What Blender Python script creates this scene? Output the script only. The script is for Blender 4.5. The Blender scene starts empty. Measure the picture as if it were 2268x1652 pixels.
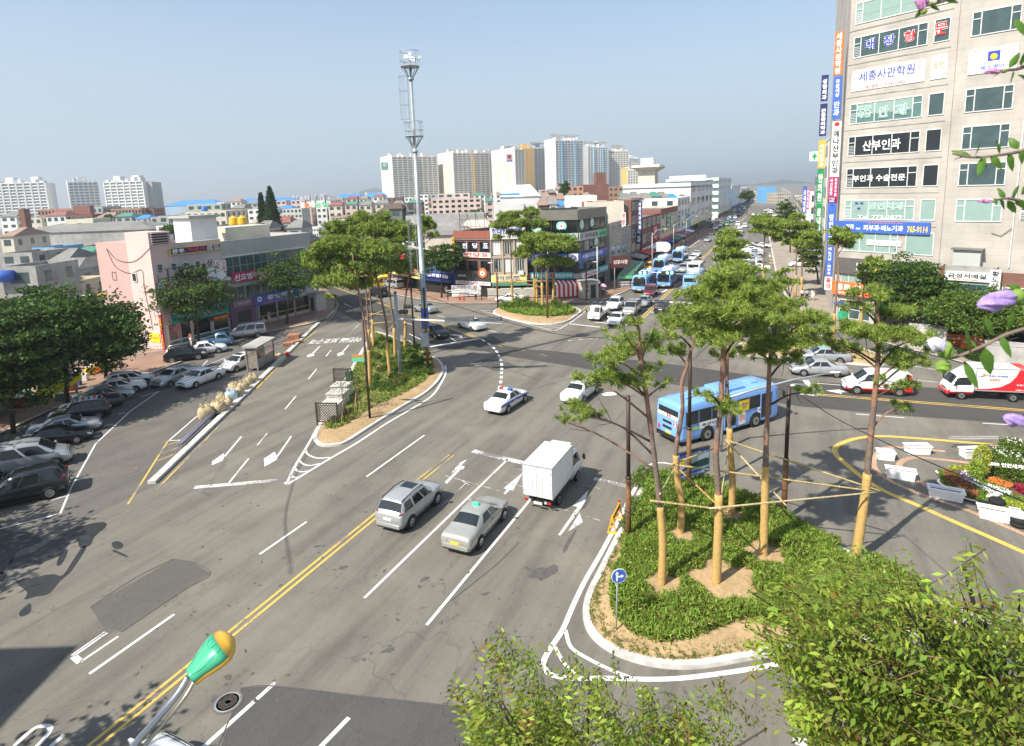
import bpy,math,random
import numpy as np
from mathutils import Vector,Matrix
RND=random.Random(11);NR=np.random.default_rng(5)
SC=bpy.context.scene;COL=SC.collection
rad=math.radians;PI=math.pi
F,CX,CY,PITCH,ROLL,CAMH=1323.9,1134.0,644.5,0.16593,0.0340,17.7
PW,PH=2268,1652
_fw=Vector((0,math.cos(PITCH),-math.sin(PITCH)));_u0=Vector((1,0,0)).cross(_fw)
_c,_s=math.cos(ROLL),math.sin(ROLL)
_rt=Vector((1,0,0))*_c-_u0*_s;_up=Vector((1,0,0))*_s+_u0*_c
CAM=Vector((0,0,CAMH))
cd=bpy.data.cameras.new('camera');co=bpy.data.objects.new('camera',cd);COL.objects.link(co)
co.matrix_world=Matrix(((_rt.x,_up.x,-_fw.x,0),(_rt.y,_up.y,-_fw.y,0),(_rt.z,_up.z,-_fw.z,CAMH),(0,0,0,1)))
cd.sensor_width=36;cd.lens=F/PW*36;cd.shift_y=-(PH/2-CY)/PW;cd.clip_start=.05;cd.clip_end=20000
cd.dof.use_dof=True;cd.dof.focus_distance=45;cd.dof.aperture_fstop=9
SC.camera=co
SUN_EL,SUN_AZ=47.0,37.0
wd=bpy.data.worlds.new('World');SC.world=wd;wd.use_nodes=True
nt=wd.node_tree;bg=nt.nodes['Background'];sky=nt.nodes.new('ShaderNodeTexSky')
sky.sky_type='NISHITA';sky.sun_disc=False;sky.sun_elevation=rad(SUN_EL)
_sd=Vector((-math.cos(rad(SUN_AZ)),-math.sin(rad(SUN_AZ)),0))
sky.sun_rotation=math.atan2(_sd.x,_sd.y)
sky.air_density=1.0;sky.dust_density=1.0;sky.ozone_density=1.3;sky.altitude=50
tc_=nt.nodes.new('ShaderNodeTexCoord');sp_=nt.nodes.new('ShaderNodeSeparateXYZ');nt.links.new(tc_.outputs['Generated'],sp_.inputs[0])
cr_=nt.nodes.new('ShaderNodeValToRGB');nt.links.new(sp_.outputs[2],cr_.inputs[0]);e_=cr_.color_ramp;e_.interpolation='EASE';e_.elements[0].position=.0;e_.elements[0].color=(1,1,1,1);e_.elements[1].position=.42;e_.elements[1].color=(.24,.24,.24,1)
x_=nt.nodes.new('ShaderNodeMix');x_.data_type='RGBA';nt.links.new(cr_.outputs[0],x_.inputs[0]);nt.links.new(sky.outputs[0],x_.inputs[6]);x_.inputs[7].default_value=(2.9,3.5,4.0,1)
nt.links.new(x_.outputs[2],bg.inputs[0]);bg.inputs[1].default_value=0.125
sl=bpy.data.lights.new('sun','SUN');sl.energy=4.8;sl.angle=rad(.6);sl.color=(1,.94,.83)
so=bpy.data.objects.new('sun',sl);COL.objects.link(so)
_dir=Vector((math.cos(rad(SUN_AZ))*math.cos(rad(SUN_EL)),math.sin(rad(SUN_AZ))*math.cos(rad(SUN_EL)),-math.sin(rad(SUN_EL))))
so.rotation_euler=_dir.to_track_quat('-Z','Y').to_euler();so.location=(-60,-60,90)
SC.view_settings.view_transform='Standard';SC.view_settings.look='None';SC.view_settings.exposure=0.64;SC.view_settings.gamma=1
SC.render.engine='CYCLES'
SC.cycles.max_bounces=6;SC.cycles.transparent_max_bounces=12;SC.cycles.volume_bounces=0;SC.cycles.use_denoising=True
def ray(x,y):return _rt*(x-CX)-_up*(y-CY)+_fw*F
def G(x,y,z=0.0):
 v=ray(x,y);t=(z-CAMH)/v.z;p=CAM+v*t;return Vector((p.x,p.y))
def G3(x,y,z=0.0):g=G(x,y,z);return Vector((g.x,g.y,z))
def AT(x,y,Y):
 v=ray(x,y);return CAM+v*(Y/v.y)
def PJ(p):
 d=Vector(p)-CAM;z=d.dot(_fw);return CX+F*d.dot(_rt)/z,CY-F*d.dot(_up)/z
def HT(bx,by,ty):
 g=G(bx,by);lo,hi=0,200
 for _ in range(40):
  m=(lo+hi)/2
  if PJ((g.x,g.y,m))[1]>ty:lo=m
  else:hi=m
 return lo
def K(ox,oy,s,pts):return[(ox+s*x,oy+s*y)for x,y in pts]
KA=lambda*p:K(0,664.5,.3353,p)
KB=lambda*p:K(609.1,609.1,.3016,p)
KC=lambda*p:K(941.3,553.7,.3009,p)
KD=lambda*p:K(1107.4,332.2,.2346,p)
KE=lambda*p:K(664.5,387.6,.2346,p)
KF=lambda*p:K(1771.9,443,.3016,p)
KG=lambda*p:K(1771.9,885.9,.2346,p)
KH=lambda*p:K(1273.5,885.9,.4638,p)
KI=lambda*p:K(775.2,941.3,.2441,p)
KJ=lambda*p:K(1439.6,387.6,.2346,p)
KK=lambda*p:K(1605.8,636.8,.3439,p)
KL=lambda*p:K(1439.6,332.2,.1709,p)
KM=lambda*p:K(332.2,498.3,.1709,p)
KN=lambda*p:K(0,332.2,.3418,p)
MC={}
def mat(col,rough=.7,metal=0.,var=.12,scale=3.,spec=.4,bump=0.,col2=None,coat=0.,name=None,big=0.):
 key=(tuple(col),rough,metal,var,scale,spec,bump,col2 and tuple(col2),coat,name,big)
 if key in MC:return MC[key]
 m=bpy.data.materials.new(name or 'surface');m.use_nodes=True;n=m.node_tree.nodes;l=m.node_tree.links
 b=n['Principled BSDF'];b.inputs['Roughness'].default_value=rough;b.inputs['Metallic'].default_value=metal
 b.inputs['Specular IOR Level'].default_value=spec;b.inputs['Coat Weight'].default_value=coat
 c1=(*col,1)
 if var>0:
  geo=n.new('ShaderNodeNewGeometry');nz=n.new('ShaderNodeTexNoise');nz.inputs['Scale'].default_value=scale
  nz.inputs['Detail'].default_value=6;l.new(geo.outputs['Position'],nz.inputs['Vector'])
  cr=n.new('ShaderNodeValToRGB');cr.color_ramp.elements[0].position=.3;cr.color_ramp.elements[1].position=.72
  a=col2 if col2 else[max(0,c*(1-var))for c in col]
  z=col if col2 else[min(1,c*(1+var))for c in col]
  cr.color_ramp.elements[0].color=(*a,1);cr.color_ramp.elements[1].color=(*z,1)
  l.new(nz.outputs['Fac'],cr.inputs[0]);out=cr.outputs[0]
  if big>0:
   n2=n.new('ShaderNodeTexNoise');n2 .inputs['Scale'].default_value=scale*.13;n2 .inputs['Detail'].default_value=4
   l.new(geo.outputs['Position'],n2 .inputs['Vector'])
   mr=n.new('ShaderNodeMapRange');mr.inputs[1].default_value=.35;mr.inputs[2].default_value=.65;mr.inputs[3].default_value=1-big;mr.inputs[4].default_value=1+big*.6
   l.new(n2 .outputs['Fac'],mr.inputs[0]);mx=n.new('ShaderNodeVectorMath');mx.operation='SCALE'
   l.new(out,mx.inputs[0]);l.new(mr.outputs[0],mx.inputs['Scale']);out=mx.outputs[0]
  l.new(out,b.inputs['Base Color'])
  if bump>0:
   bp=n.new('ShaderNodeBump');bp.inputs['Strength'].default_value=bump;bp.inputs['Distance'].default_value=.05
   l.new(nz.outputs['Fac'],bp.inputs['Height']);l.new(bp.outputs[0],b.inputs['Normal'])
 else:b.inputs['Base Color'].default_value=c1
 MC[key]=m;return m
def paint(col,name='paint',rough=.32):return mat(col,rough,0,.04,1.5,.5,0,None,.6,name)
def ramp(n,l,src,stops):
 cr=n.new('ShaderNodeValToRGB');e=cr.color_ramp.elements
 while len(e)<len(stops):e.new(.5)
 for i,(p,c)in enumerate(stops):e[i].position=p;e[i].color=(*c,1)if len(c)==3 else c
 l.new(src,cr.inputs[0]);return cr.outputs[0]
def asphalt(name,base,streak=.25,speck=.5,dust=None,head=25.0,seed=0.):
 m=bpy.data.materials.new(name);m.use_nodes=True;n=m.node_tree.nodes;l=m.node_tree.links;b=n['Principled BSDF']
 b.inputs['Roughness'].default_value=.86;b.inputs['Specular IOR Level'].default_value=.25
 geo=n.new('ShaderNodeNewGeometry')
 mp=n.new('ShaderNodeMapping');mp.inputs['Rotation'].default_value=(0,0,rad(head));mp.inputs['Location'].default_value=(seed,seed*1.7,0)
 l.new(geo.outputs['Position'],mp.inputs[0])
 st=n.new('ShaderNodeMapping');st.inputs['Scale'].default_value=(1.0,.07,1);l.new(mp.outputs[0],st.inputs[0])
 def nz(src,sc,det=5,ro=.6):
  t=n.new('ShaderNodeTexNoise');t.inputs['Scale'].default_value=sc;t.inputs['Detail'].default_value=det;t.inputs['Roughness'].default_value=ro
  l.new(src,t.inputs['Vector']);return t.outputs['Fac']
 def mul(a,bb,f=1.):
  x=n.new('ShaderNodeMix');x.data_type='RGBA';x.blend_type='MULTIPLY';x.inputs[0].default_value=f
  l.new(a,x.inputs[6]);l.new(bb,x.inputs[7]);return x.outputs[2]
 P=geo.outputs['Position']
 c=ramp(n,l,nz(P,.22,6),[(.3,[v*.93 for v in base]),(.7,[v*1.06 for v in base])])
 c=mul(c,ramp(n,l,nz(st.outputs[0],.75,6,.65),[(.34,(1-streak,)*3),(.56,(1,1,1)),(.8,(1+streak*.3,)*3)]))
 c=mul(c,ramp(n,l,nz(P,38.,3,.8),[(.33,(.66,)*3),(.7,(1.3,)*3)]))
 c=mul(c,ramp(n,l,nz(P,3.1,3,.5),[(.26,(.5,)*3),(.33,(1,)*3)]),speck)
 c=mul(c,ramp(n,l,nz(mp.outputs[0],.9,7,.75),[(.36,(.9,)*3),(.5,(1,)*3)]),speck)
 v=n.new('ShaderNodeTexVoronoi');v.feature='DISTANCE_TO_EDGE';v.inputs['Scale'].default_value=.17
 dn=n.new('ShaderNodeTexNoise');dn.inputs['Scale'].default_value=.8;dn.inputs['Detail'].default_value=5;l.new(P,dn.inputs['Vector'])
 va=n.new('ShaderNodeVectorMath');va.operation='MULTIPLY_ADD';va.inputs[1].default_value=(2.4,2.4,0);l.new(dn.outputs['Color'],va.inputs[0]);l.new(P,va.inputs[2])
 l.new(va.outputs[0],v.inputs['Vector'])
 c=mul(c,ramp(n,l,v.outputs['Distance'],[(0,(.62,)*3),(.0035,(.9,)*3),(.006,(1,)*3)]),speck*.8)
 if dust:
  x=n.new('ShaderNodeMix');x.data_type='RGBA';fac=ramp(n,l,nz(P,.11,6,.6),[(.5,(0,0,0)),(.7,(.45,)*3)])
  l.new(fac,x.inputs[0]);l.new(c,x.inputs[6]);x.inputs[7].default_value=(*dust,1);c=x.outputs[2]
 l.new(c,b.inputs['Base Color'])
 bp=n.new('ShaderNodeBump');bp.inputs['Strength'].default_value=.35;bp.inputs['Distance'].default_value=.01
 l.new(nz(P,60,2),bp.inputs['Height']);l.new(bp.outputs[0],b.inputs['Normal'])
 return m
def marking(name,col,under,wear=.5):
 m=bpy.data.materials.new(name);m.use_nodes=True;n=m.node_tree.nodes;l=m.node_tree.links;b=n['Principled BSDF']
 b.inputs['Roughness'].default_value=.6;geo=n.new('ShaderNodeNewGeometry')
 t=n.new('ShaderNodeTexNoise');t.inputs['Scale'].default_value=9;t.inputs['Detail'].default_value=8;t.inputs['Roughness'].default_value=.75;l.new(geo.outputs['Position'],t.inputs['Vector'])
 t2=n.new('ShaderNodeTexNoise');t2 .inputs['Scale'].default_value=.5;l.new(geo.outputs['Position'],t2 .inputs['Vector'])
 ad=n.new('ShaderNodeMath');ad.operation='ADD';l.new(t.outputs['Fac'],ad.inputs[0]);l.new(t2 .outputs['Fac'],ad.inputs[1])
 c=ramp(n,l,ad.outputs[0],[(.0,under),(.36+.1*wear,under),(.42+.1*wear,[v*.85 for v in col]),(1,col)])
 mr=n.new('ShaderNodeMath');mr.operation='MULTIPLY';mr.inputs[1].default_value=.5;l.new(ad.outputs[0],mr.inputs[0])
 n[c.node.name];l.new(mr.outputs[0],c.node.inputs[0])
 l.new(c,b.inputs['Base Color']);return m
def glass(col=(.03,.05,.055),rough=.08,name='glass'):
 return mat(col,rough,0,.25,.8,.7,0,None,0,name)
def brick(name,c1,c2,mortar,s=1.,w=.5,h=.25,rough=.85,ms=.02):
 k=('bk',name,c1,c2,mortar,s,w,h)
 if k in MC:return MC[k]
 m=bpy.data.materials.new(name);m.use_nodes=True;n=m.node_tree.nodes;l=m.node_tree.links;b=n['Principled BSDF']
 b.inputs['Roughness'].default_value=rough;tc=n.new('ShaderNodeTexCoord')
 bt=n.new('ShaderNodeTexBrick');bt.inputs['Scale'].default_value=s;bt.inputs['Color1'].default_value=(*c1,1);bt.inputs['Color2'].default_value=(*c2,1)
 bt.inputs['Mortar'].default_value=(*mortar,1);bt.inputs['Mortar Size'].default_value=ms;bt.inputs['Brick Width'].default_value=w;bt.inputs['Row Height'].default_value=h
 geo=n.new('ShaderNodeNewGeometry');sp=n.new('ShaderNodeSeparateXYZ');l.new(tc.outputs['Object'],sp.inputs[0])
 cb=n.new('ShaderNodeCombineXYZ');ad=n.new('ShaderNodeMath');ad.operation='ADD'
 l.new(sp.outputs[0],ad.inputs[0]);l.new(sp.outputs[1],ad.inputs[1])
 nn=n.new('ShaderNodeSeparateXYZ');l.new(geo.outputs['Normal'],nn.inputs[0]);ab=n.new('ShaderNodeMath');ab.operation='ABSOLUTE';l.new(nn.outputs[2],ab.inputs[0])
 gt=n.new('ShaderNodeMath');gt.operation='GREATER_THAN';gt.inputs[1].default_value=.7;l.new(ab.outputs[0],gt.inputs[0])
 mxv=n.new('ShaderNodeMix');mxv.data_type='VECTOR';l.new(gt.outputs[0],mxv.inputs[0])
 l.new(ad.outputs[0],cb.inputs[0]);l.new(sp.outputs[2],cb.inputs[1]);l.new(cb.outputs[0],mxv.inputs[4]);l.new(tc.outputs['Object'],mxv.inputs[5])
 l.new(mxv.outputs[1],bt.inputs['Vector'])
 t=n.new('ShaderNodeTexNoise');t.inputs['Scale'].default_value=.35;t.inputs['Detail'].default_value=6;l.new(geo.outputs['Position'],t.inputs['Vector'])
 x=n.new('ShaderNodeMix');x.data_type='RGBA';x.blend_type='MULTIPLY';x.inputs[0].default_value=1
 l.new(bt.outputs[0],x.inputs[6]);l.new(ramp(n,l,t.outputs['Fac'],[(.3,(.8,)*3),(.7,(1.12,)*3)]),x.inputs[7]);l.new(x.outputs[2],b.inputs['Base Color'])
 MC[k]=m;return m
class MB:
 def __init__(s):s.v=[];s.f=[];s.m=[];s.mats=[];s.T=Matrix()
 def mi(s,m):
  if m not in s.mats:s.mats.append(m)
  return s.mats.index(m)
 def add(s,vs,fs,m):
  o=len(s.v);T=s.T;s.v+=[tuple(T@Vector(p))for p in vs];k=s.mi(m)
  for f in fs:s.f.append([i+o for i in f]);s.m.append(k)
  return s
 def box(s,c,d,m,rz=0.):
  x,y,z=d[0]/2,d[1]/2,d[2];C=Matrix.Translation(c)@Matrix.Rotation(rz,4,'Z')
  vs=[C@Vector(p)for p in((-x,-y,0),(x,-y,0),(x,y,0),(-x,y,0),(-x,-y,z),(x,-y,z),(x,y,z),(-x,y,z))]
  return s.add(vs,[(3,2,1,0),(4,5,6,7),(0,1,5,4),(1,2,6,5),(2,3,7,6),(3,0,4,7)],m)
 def hexa(s,b,t,m):
  return s.add(list(b)+list(t),[(3,2,1,0),(4,5,6,7),(0,1,5,4),(1,2,6,5),(2,3,7,6),(3,0,4,7)],m)
 def prism(s,poly,z0,z1,m,mtop=None):
  n=len(poly);a=sum(poly[i][0]*poly[(i+1)%n][1]-poly[(i+1)%n][0]*poly[i][1]for i in range(n))
  if a<0:poly=poly[::-1]
  vs=[(p[0],p[1],z0)for p in poly]+[(p[0],p[1],z1)for p in poly]
  s.add(vs,[(i,(i+1)%n,n+(i+1)%n,n+i)for i in range(n)],m)
  s.add([(p[0],p[1],z1)for p in poly],[tuple(range(n))],mtop or m);return s
 def sheet(s,poly,z,m):
  n=len(poly);a=sum(poly[i][0]*poly[(i+1)%n][1]-poly[(i+1)%n][0]*poly[i][1]for i in range(n))
  if a<0:poly=poly[::-1]
  return s.add([(p[0],p[1],z)for p in poly],[tuple(range(n))],m)
 def tube(s,path,rads,m,n=8,cap=True):
  path=[Vector(p)for p in path]
  if not hasattr(rads,'__len__'):rads=[rads]*len(path)
  vs=[];ref=None
  for i,p in enumerate(path):
   t=(path[min(i+1,len(path)-1)]-path[max(i-1,0)]).normalized()
   if ref is None:ref=Vector((1,0,0))if abs(t.x)<.9 else Vector((0,1,0))
   a=(ref-t*ref.dot(t)).normalized();bb=t.cross(a);ref=a
   for k in range(n):
    th=2*PI*k/n;vs.append(p+(a*math.cos(th)+bb*math.sin(th))*rads[i])
  fs=[(i*n+k,i*n+(k+1)%n,(i+1)*n+(k+1)%n,(i+1)*n+k)for i in range(len(path)-1)for k in range(n)]
  if cap:fs+=[tuple(range(n))[::-1],tuple(range((len(path)-1)*n,len(path)*n))]
  return s.add(vs,fs,m)
 def cyl(s,c,r,h,m,n=16,r2=None):return s.tube([c,(c[0],c[1],c[2]+h)],[r,r if r2 is None else r2],m,n)
 def lathe(s,c,prof,m,n=16):
  vs=[(c[0]+r*math.cos(2*PI*k/n),c[1]+r*math.sin(2*PI*k/n),c[2]+z)for r,z in prof for k in range(n)]
  fs=[(i*n+k,i*n+(k+1)%n,(i+1)*n+(k+1)%n,(i+1)*n+k)for i in range(len(prof)-1)for k in range(n)]
  fs+=[tuple(range(n))[::-1],tuple(range((len(prof)-1)*n,len(prof)*n))]
  return s.add(vs,fs,m)
 def ell(s,c,r,m,n=10,k=7):
  vs=[];fs=[]
  for i in range(k+1):
   ph=PI*i/k
   for j in range(n):vs.append((c[0]+r[0]*math.sin(ph)*math.cos(2*PI*j/n),c[1]+r[1]*math.sin(ph)*math.sin(2*PI*j/n),c[2]-r[2]*math.cos(ph)))
  for i in range(k):
   for j in range(n):fs.append((i*n+j,i*n+(j+1)%n,(i+1)*n+(j+1)%n,(i+1)*n+j))
  return s.add(vs,fs,m)
 def text(s,body,h,w,m,T,bold=.0,depth=0.004):
  """lettering fitted in a w x h box, centred, laid in the xy plane of T"""
  vs,fs,bb=glyphs(body,bold)
  if not vs:return s
  sx=w/max(bb[2]-bb[0],1e-3);sy=h/max(bb[3]-bb[1],1e-3);cx=(bb[0]+bb[2])/2;cy=(bb[1]+bb[3])/2
  old=s.T;s.T=old@T
  s.add([((x-cx)*sx,(y-cy)*sy,depth)for x,y in vs],fs,m);s.T=old;return s
 def build(s,name,parent=None,smooth=False,loc=None,rz=0.,bevel=0):
  me=bpy.data.meshes.new(name);me.from_pydata(s.v,[],s.f)
  for m in s.mats:me.materials.append(m)
  me.polygons.foreach_set('material_index',s.m)
  if smooth:me.polygons.foreach_set('use_smooth',[True]*len(s.f))
  me.update();o=bpy.data.objects.new(name,me);COL.objects.link(o)
  if parent:o.parent=parent
  if loc is not None:o.location=loc
  if rz:o.rotation_euler=(0,0,rz)
  if bevel:
   b=o.modifiers.new('bevel','BEVEL');b.width=bevel;b.segments=2;b.limit_method='ANGLE';b.angle_limit=rad(40)
  return o
GC={};FO=[]
def glyphs(body,bold=0.):
 k=(body,bold)
 if k not in GC:
  if not FO:c=bpy.data.curves.new('lettering','FONT');c.resolution_u=2;c.align_x='CENTER';c.space_line=1.05;FO.append(bpy.data.objects.new('lettering',c))
  e=FO[0];e.data.body=body;e.data.offset=bold;me=e.to_mesh();vs=[(v.co.x,v.co.y)for v in me.vertices];fs=[tuple(p.vertices)for p in me.polygons];e.to_mesh_clear()
  bb=(min(x for x,y in vs),min(y for x,y in vs),max(x for x,y in vs),max(y for x,y in vs))if vs else(0,0,1,1)
  GC[k]=(vs,fs,bb)
 return GC[k]
def tag(o,label=None,cat=None,group=None,kind=None):
 if label:o['label']=label
 if cat:o['category']=cat
 if group:o['group']=group
 if kind:o['kind']=kind
 return o
def thing(name,label,cat,loc=(0,0,0),rz=0.,group=None):
 o=bpy.data.objects.new(name,None);COL.objects.link(o);o.location=loc;o.rotation_euler=(0,0,rz);o.empty_display_size=.3
 return tag(o,label,cat,group)
def struct(name,mb,smooth=False):return tag(mb.build(name,smooth=smooth),kind='structure')
def nmesh(name,V,Fc,mats,midx=None,parent=None,smooth=False,loc=None,norm=None):
 """big meshes from numpy arrays; Fc is (n,3) or (n,4)"""
 me=bpy.data.meshes.new(name);nv,nf,k=len(V),len(Fc),Fc.shape[1]
 me.vertices.add(nv);me.vertices.foreach_set('co',np.ascontiguousarray(V,dtype=np.float32).ravel())
 me.loops.add(nf*k);me.loops.foreach_set('vertex_index',np.ascontiguousarray(Fc,dtype=np.int32).ravel())
 me.polygons.add(nf);me.polygons.foreach_set('loop_start',np.arange(0,nf*k,k,dtype=np.int32))
 for m in mats:me.materials.append(m)
 if midx is not None:me.polygons.foreach_set('material_index',np.asarray(midx,dtype=np.int32))
 me.update(calc_edges=True);me.validate()
 o=bpy.data.objects.new(name,me);COL.objects.link(o)
 if parent:o.parent=parent
 if loc is not None:o.location=loc
 return o
def copy_tree(o,parent=None):
 c=o.copy();COL.objects.link(c);c.parent=parent
 for ch in list(o.children):copy_tree(ch,c)
 return c
def smooth_closed(pts,n=6):
 out=[];L=len(pts)
 for i in range(L):
  p0,p1,p2,p3=(Vector(pts[(i+k-1)%L])for k in range(4))
  for j in range(n):
   t=j/n;out.append(.5*((2*p1)+(p2-p0)*t+(2*p0-5*p1+4*p2-p3)*t*t+(3*p1-p0-3*p2+p3)*t**3))
 return out
def smooth_open(pts,n=6):
 pts=[Vector(p)for p in pts];q=[pts[0]*2-pts[1]]+pts+[pts[-1]*2-pts[-2]];out=[]
 for i in range(1,len(q)-2):
  p0,p1,p2,p3=q[i-1:i+3]
  for j in range(n):
   t=j/n;out.append(.5*((2*p1)+(p2-p0)*t+(2*p0-5*p1+4*p2-p3)*t*t+(3*p1-p0-3*p2+p3)*t**3))
 return out+[pts[-1]]
def area2(p):return sum(p[i][0]*p[(i+1)%len(p)][1]-p[(i+1)%len(p)][0]*p[i][1]for i in range(len(p)))
def inset(poly,d):
 if area2(poly)<0:poly=poly[::-1]
 out=[];n=len(poly)
 for i in range(n):
  a,b,c=Vector(poly[i-1]),Vector(poly[i]),Vector(poly[(i+1)%n]);t=(c-a).normalized();out.append(b+Vector((-t.y,t.x))*d)
 return out
def ribbon(mb,pts,w,z,m,off=0.):
 pts=[Vector(p)for p in pts];L=[];Rr=[]
 for i,p in enumerate(pts):
  t=(pts[min(i+1,len(pts)-1)]-pts[max(i-1,0)]);t=Vector((t.x,t.y)).normalized();n=Vector((t.y,-t.x))
  q=Vector((p.x,p.y));L.append(q+n*(off-w/2));Rr.append(q+n*(off+w/2))
 vs=[(p.x,p.y,z)for p in L]+[(p.x,p.y,z)for p in Rr];k=len(pts)
 mb.add(vs,[(i,k+i,k+i+1,i+1)for i in range(k-1)],m)
def inside(poly,x,y):
 r=False;n=len(poly);j=n-1
 for i in range(n):
  xi,yi,xj,yj=poly[i][0],poly[i][1],poly[j][0],poly[j][1]
  if(yi>y)!=(yj>y)and x<(xj-xi)*(y-yi)/(yj-yi)+xi:r=not r
  j=i
 return r
#  ground, road, islands, pavements, markings
ASPH=asphalt('asphalt',(.19,.175,.148),.3,.85,(.26,.235,.19),25)
ASPH_NEW=asphalt('new asphalt',(.082,.078,.072),.12,.45,None,146,4.)
ASPH_PATCH=asphalt('asphalt patch',(.095,.092,.088),.15,.8,None,25,9.)
LOTMAT=asphalt('worn asphalt',(.15,.14,.125),.15,.9,(.23,.20,.16),25,2.)
WHITE=marking('white road paint',(.78,.77,.74),(.24,.225,.2),.15)
WHITE_WORN=marking('worn white road paint',(.72,.71,.67),(.17,.16,.15),1.1)
YELLOW=marking('yellow road paint',(.74,.50,.10),(.2,.18,.15),.2)
YELLOW_WORN=marking('worn yellow road paint',(.7,.47,.12),(.22,.2,.165),.85)
PINKBRICK=brick('pink paving strip',(.58,.34,.2),(.50,.30,.2),(.3,.22,.17),1,.3,.15)
KERB=mat((.55,.53,.50),.8,0,.18,2.5,.3,.1,None,0,'granite kerb',.15)
PAVE=brick('orange paving brick',(.36,.215,.14),(.31,.19,.13),(.24,.16,.12),1,.4,.2)
PAVE2=brick('tan paving slab',(.36,.30,.25),(.33,.28,.23),(.2,.17,.14),1,.6,.3)
SOIL=mat((.48,.34,.19),.95,0,.2,5,.1,.6,(.34,.24,.13),0,'sandy soil',.15)
GRND=mat((.26,.24,.21),.95,0,.15,.25,.1,0,(.17,.16,.14),0,'ground')
g=MB();g.add([(-9000,-300,-.02),(9000,-300,-.02),(9000,9000,-.02),(-9000,9000,-.02)],[(0,1,2,3)],GRND)
struct('ground',g)
ux,uy=math.sin(rad(24.4)),math.cos(rad(24.4))
def P2(pts):return[G(*p)for p in pts]
def along(p,s,side=0.):return Vector((p[0]+ux*s+uy*side,p[1]+uy*s-ux*side))
r=MB()
r.sheet([(-62,-12),(70,-12),(75,60),(52,92),(18,96),(-20,101),(-45,135),(-70,190),(-80,188),(-52,128),(-36,95),(-42,88),(-52,78),(-62,62)],.004,ASPH)
struct('road',r)
r=MB()
r.sheet([along((13.4,88),0,0),along((13.4,88),420,-3),along((13.4,88),420,62),along((13.4,88),30,40),along((13.4,88),-20,44)],.0075,asphalt('main road asphalt',(.18,.17,.15),.22,.6,None,25,6.))
struct('main_road',r)
r=MB()
r.sheet(P2([(690,612),(725,626),(1066,750),(1090,744),(1118,762),(1118,765),(1180,775),(1212,776),(1340,790),(1342,826),(1270,812),(1100,785),(1075,778),(960,770),(930,775),(895,745),(850,728),(800,716),(748,688),(735,665),(700,635)]),.011,ASPH_NEW)
r.sheet(P2([(1340,790),(1500,808),(1700,836),(1800,846),(2268,868),(2600,885),(2600,968),(2268,940),(2002,921),(1772,900),(1600,870),(1342,826)]),.011,ASPH_NEW)
r.sheet(P2(KC((345,828),(450,800),(620,828),(680,860),(520,892))),.0145,ASPH_PATCH)
struct('road_resurfaced',r)
r=MB()
r.sheet(P2([(535,1524),(606,1520),(985,1562),(1250,1590),(1300,1652),(1300,1800),(430,1800),(490,1652)]),.011,ASPH_PATCH)
r.sheet(P2([(200,1345),(385,1238),(418,1242),(466,1270),(270,1400),(230,1390)]),.011,asphalt('asphalt patch brown',(.125,.118,.108),.1,.6,None,25,19.))
struct('road_patches',r)
r=MB()
r.sheet(P2([(330,1080),(735,695),(715,708),(580,742),(470,778),(345,825),(230,872),(100,915),(0,965),(-160,1030),(-260,1190),(0,1250),(130,1180)]),.011,LOTMAT)
struct('parking_lot',r)
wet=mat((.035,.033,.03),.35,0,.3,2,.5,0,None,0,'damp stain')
r=MB()
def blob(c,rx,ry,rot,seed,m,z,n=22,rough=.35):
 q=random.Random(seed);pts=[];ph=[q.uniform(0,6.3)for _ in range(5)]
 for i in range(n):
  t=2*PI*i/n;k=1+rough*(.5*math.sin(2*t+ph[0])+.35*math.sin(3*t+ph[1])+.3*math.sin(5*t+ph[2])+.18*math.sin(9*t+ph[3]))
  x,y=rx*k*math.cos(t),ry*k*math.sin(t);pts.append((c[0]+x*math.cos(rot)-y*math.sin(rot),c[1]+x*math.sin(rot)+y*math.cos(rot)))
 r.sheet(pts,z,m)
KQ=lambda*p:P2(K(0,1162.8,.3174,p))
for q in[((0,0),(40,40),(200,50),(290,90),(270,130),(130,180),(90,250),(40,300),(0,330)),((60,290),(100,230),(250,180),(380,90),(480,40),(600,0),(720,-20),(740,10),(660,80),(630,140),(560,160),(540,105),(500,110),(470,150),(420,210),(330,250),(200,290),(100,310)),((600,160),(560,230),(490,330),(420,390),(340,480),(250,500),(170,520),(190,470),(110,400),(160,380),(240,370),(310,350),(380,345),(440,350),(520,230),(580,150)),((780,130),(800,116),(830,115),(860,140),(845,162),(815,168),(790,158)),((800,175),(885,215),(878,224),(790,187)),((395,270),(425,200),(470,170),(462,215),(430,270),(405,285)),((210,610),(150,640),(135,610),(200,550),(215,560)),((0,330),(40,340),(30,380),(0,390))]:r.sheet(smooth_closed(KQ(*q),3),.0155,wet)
dk=mat((.10,.095,.088),.7,0,.2,4,.3,0,None,0,'oil stain')
for i,(px,py,rx,ry,ro)in enumerate([(1205,1268,.75,.4,40),(760,1257,.2,.14,10),(702,1210,.16,.1,0),(940,1283,.25,.1,50),(1170,1260,.12,.1,0),(505,1500,.15,.12,0),(478,1545,.13,.1,0),(1075,1315,.22,.08,30),(1290,1115,.9,.3,65),(1260,1200,.9,.12,66),(860,1440,.25,.12,30)]):
 blob(G(px,py),rx,ry,rad(ro),i+30,dk,.015)
for q in[((535,1524),(606,1520),(800,1542),(985,1562),(1250,1590)),((535,1524),(510,1590),(480,1660)),((418,1242),(466,1270),(400,1312),(270,1400)),((200,1345),(300,1280),(385,1238)),((1000,1330),(1100,1250),(1150,1200)),((1150,870),(1260,840),(1340,826))]:ribbon(r,smooth_open([G(*p)for p in q],6),.05,.0185,dk)
rt_=random.Random(3)
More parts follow.
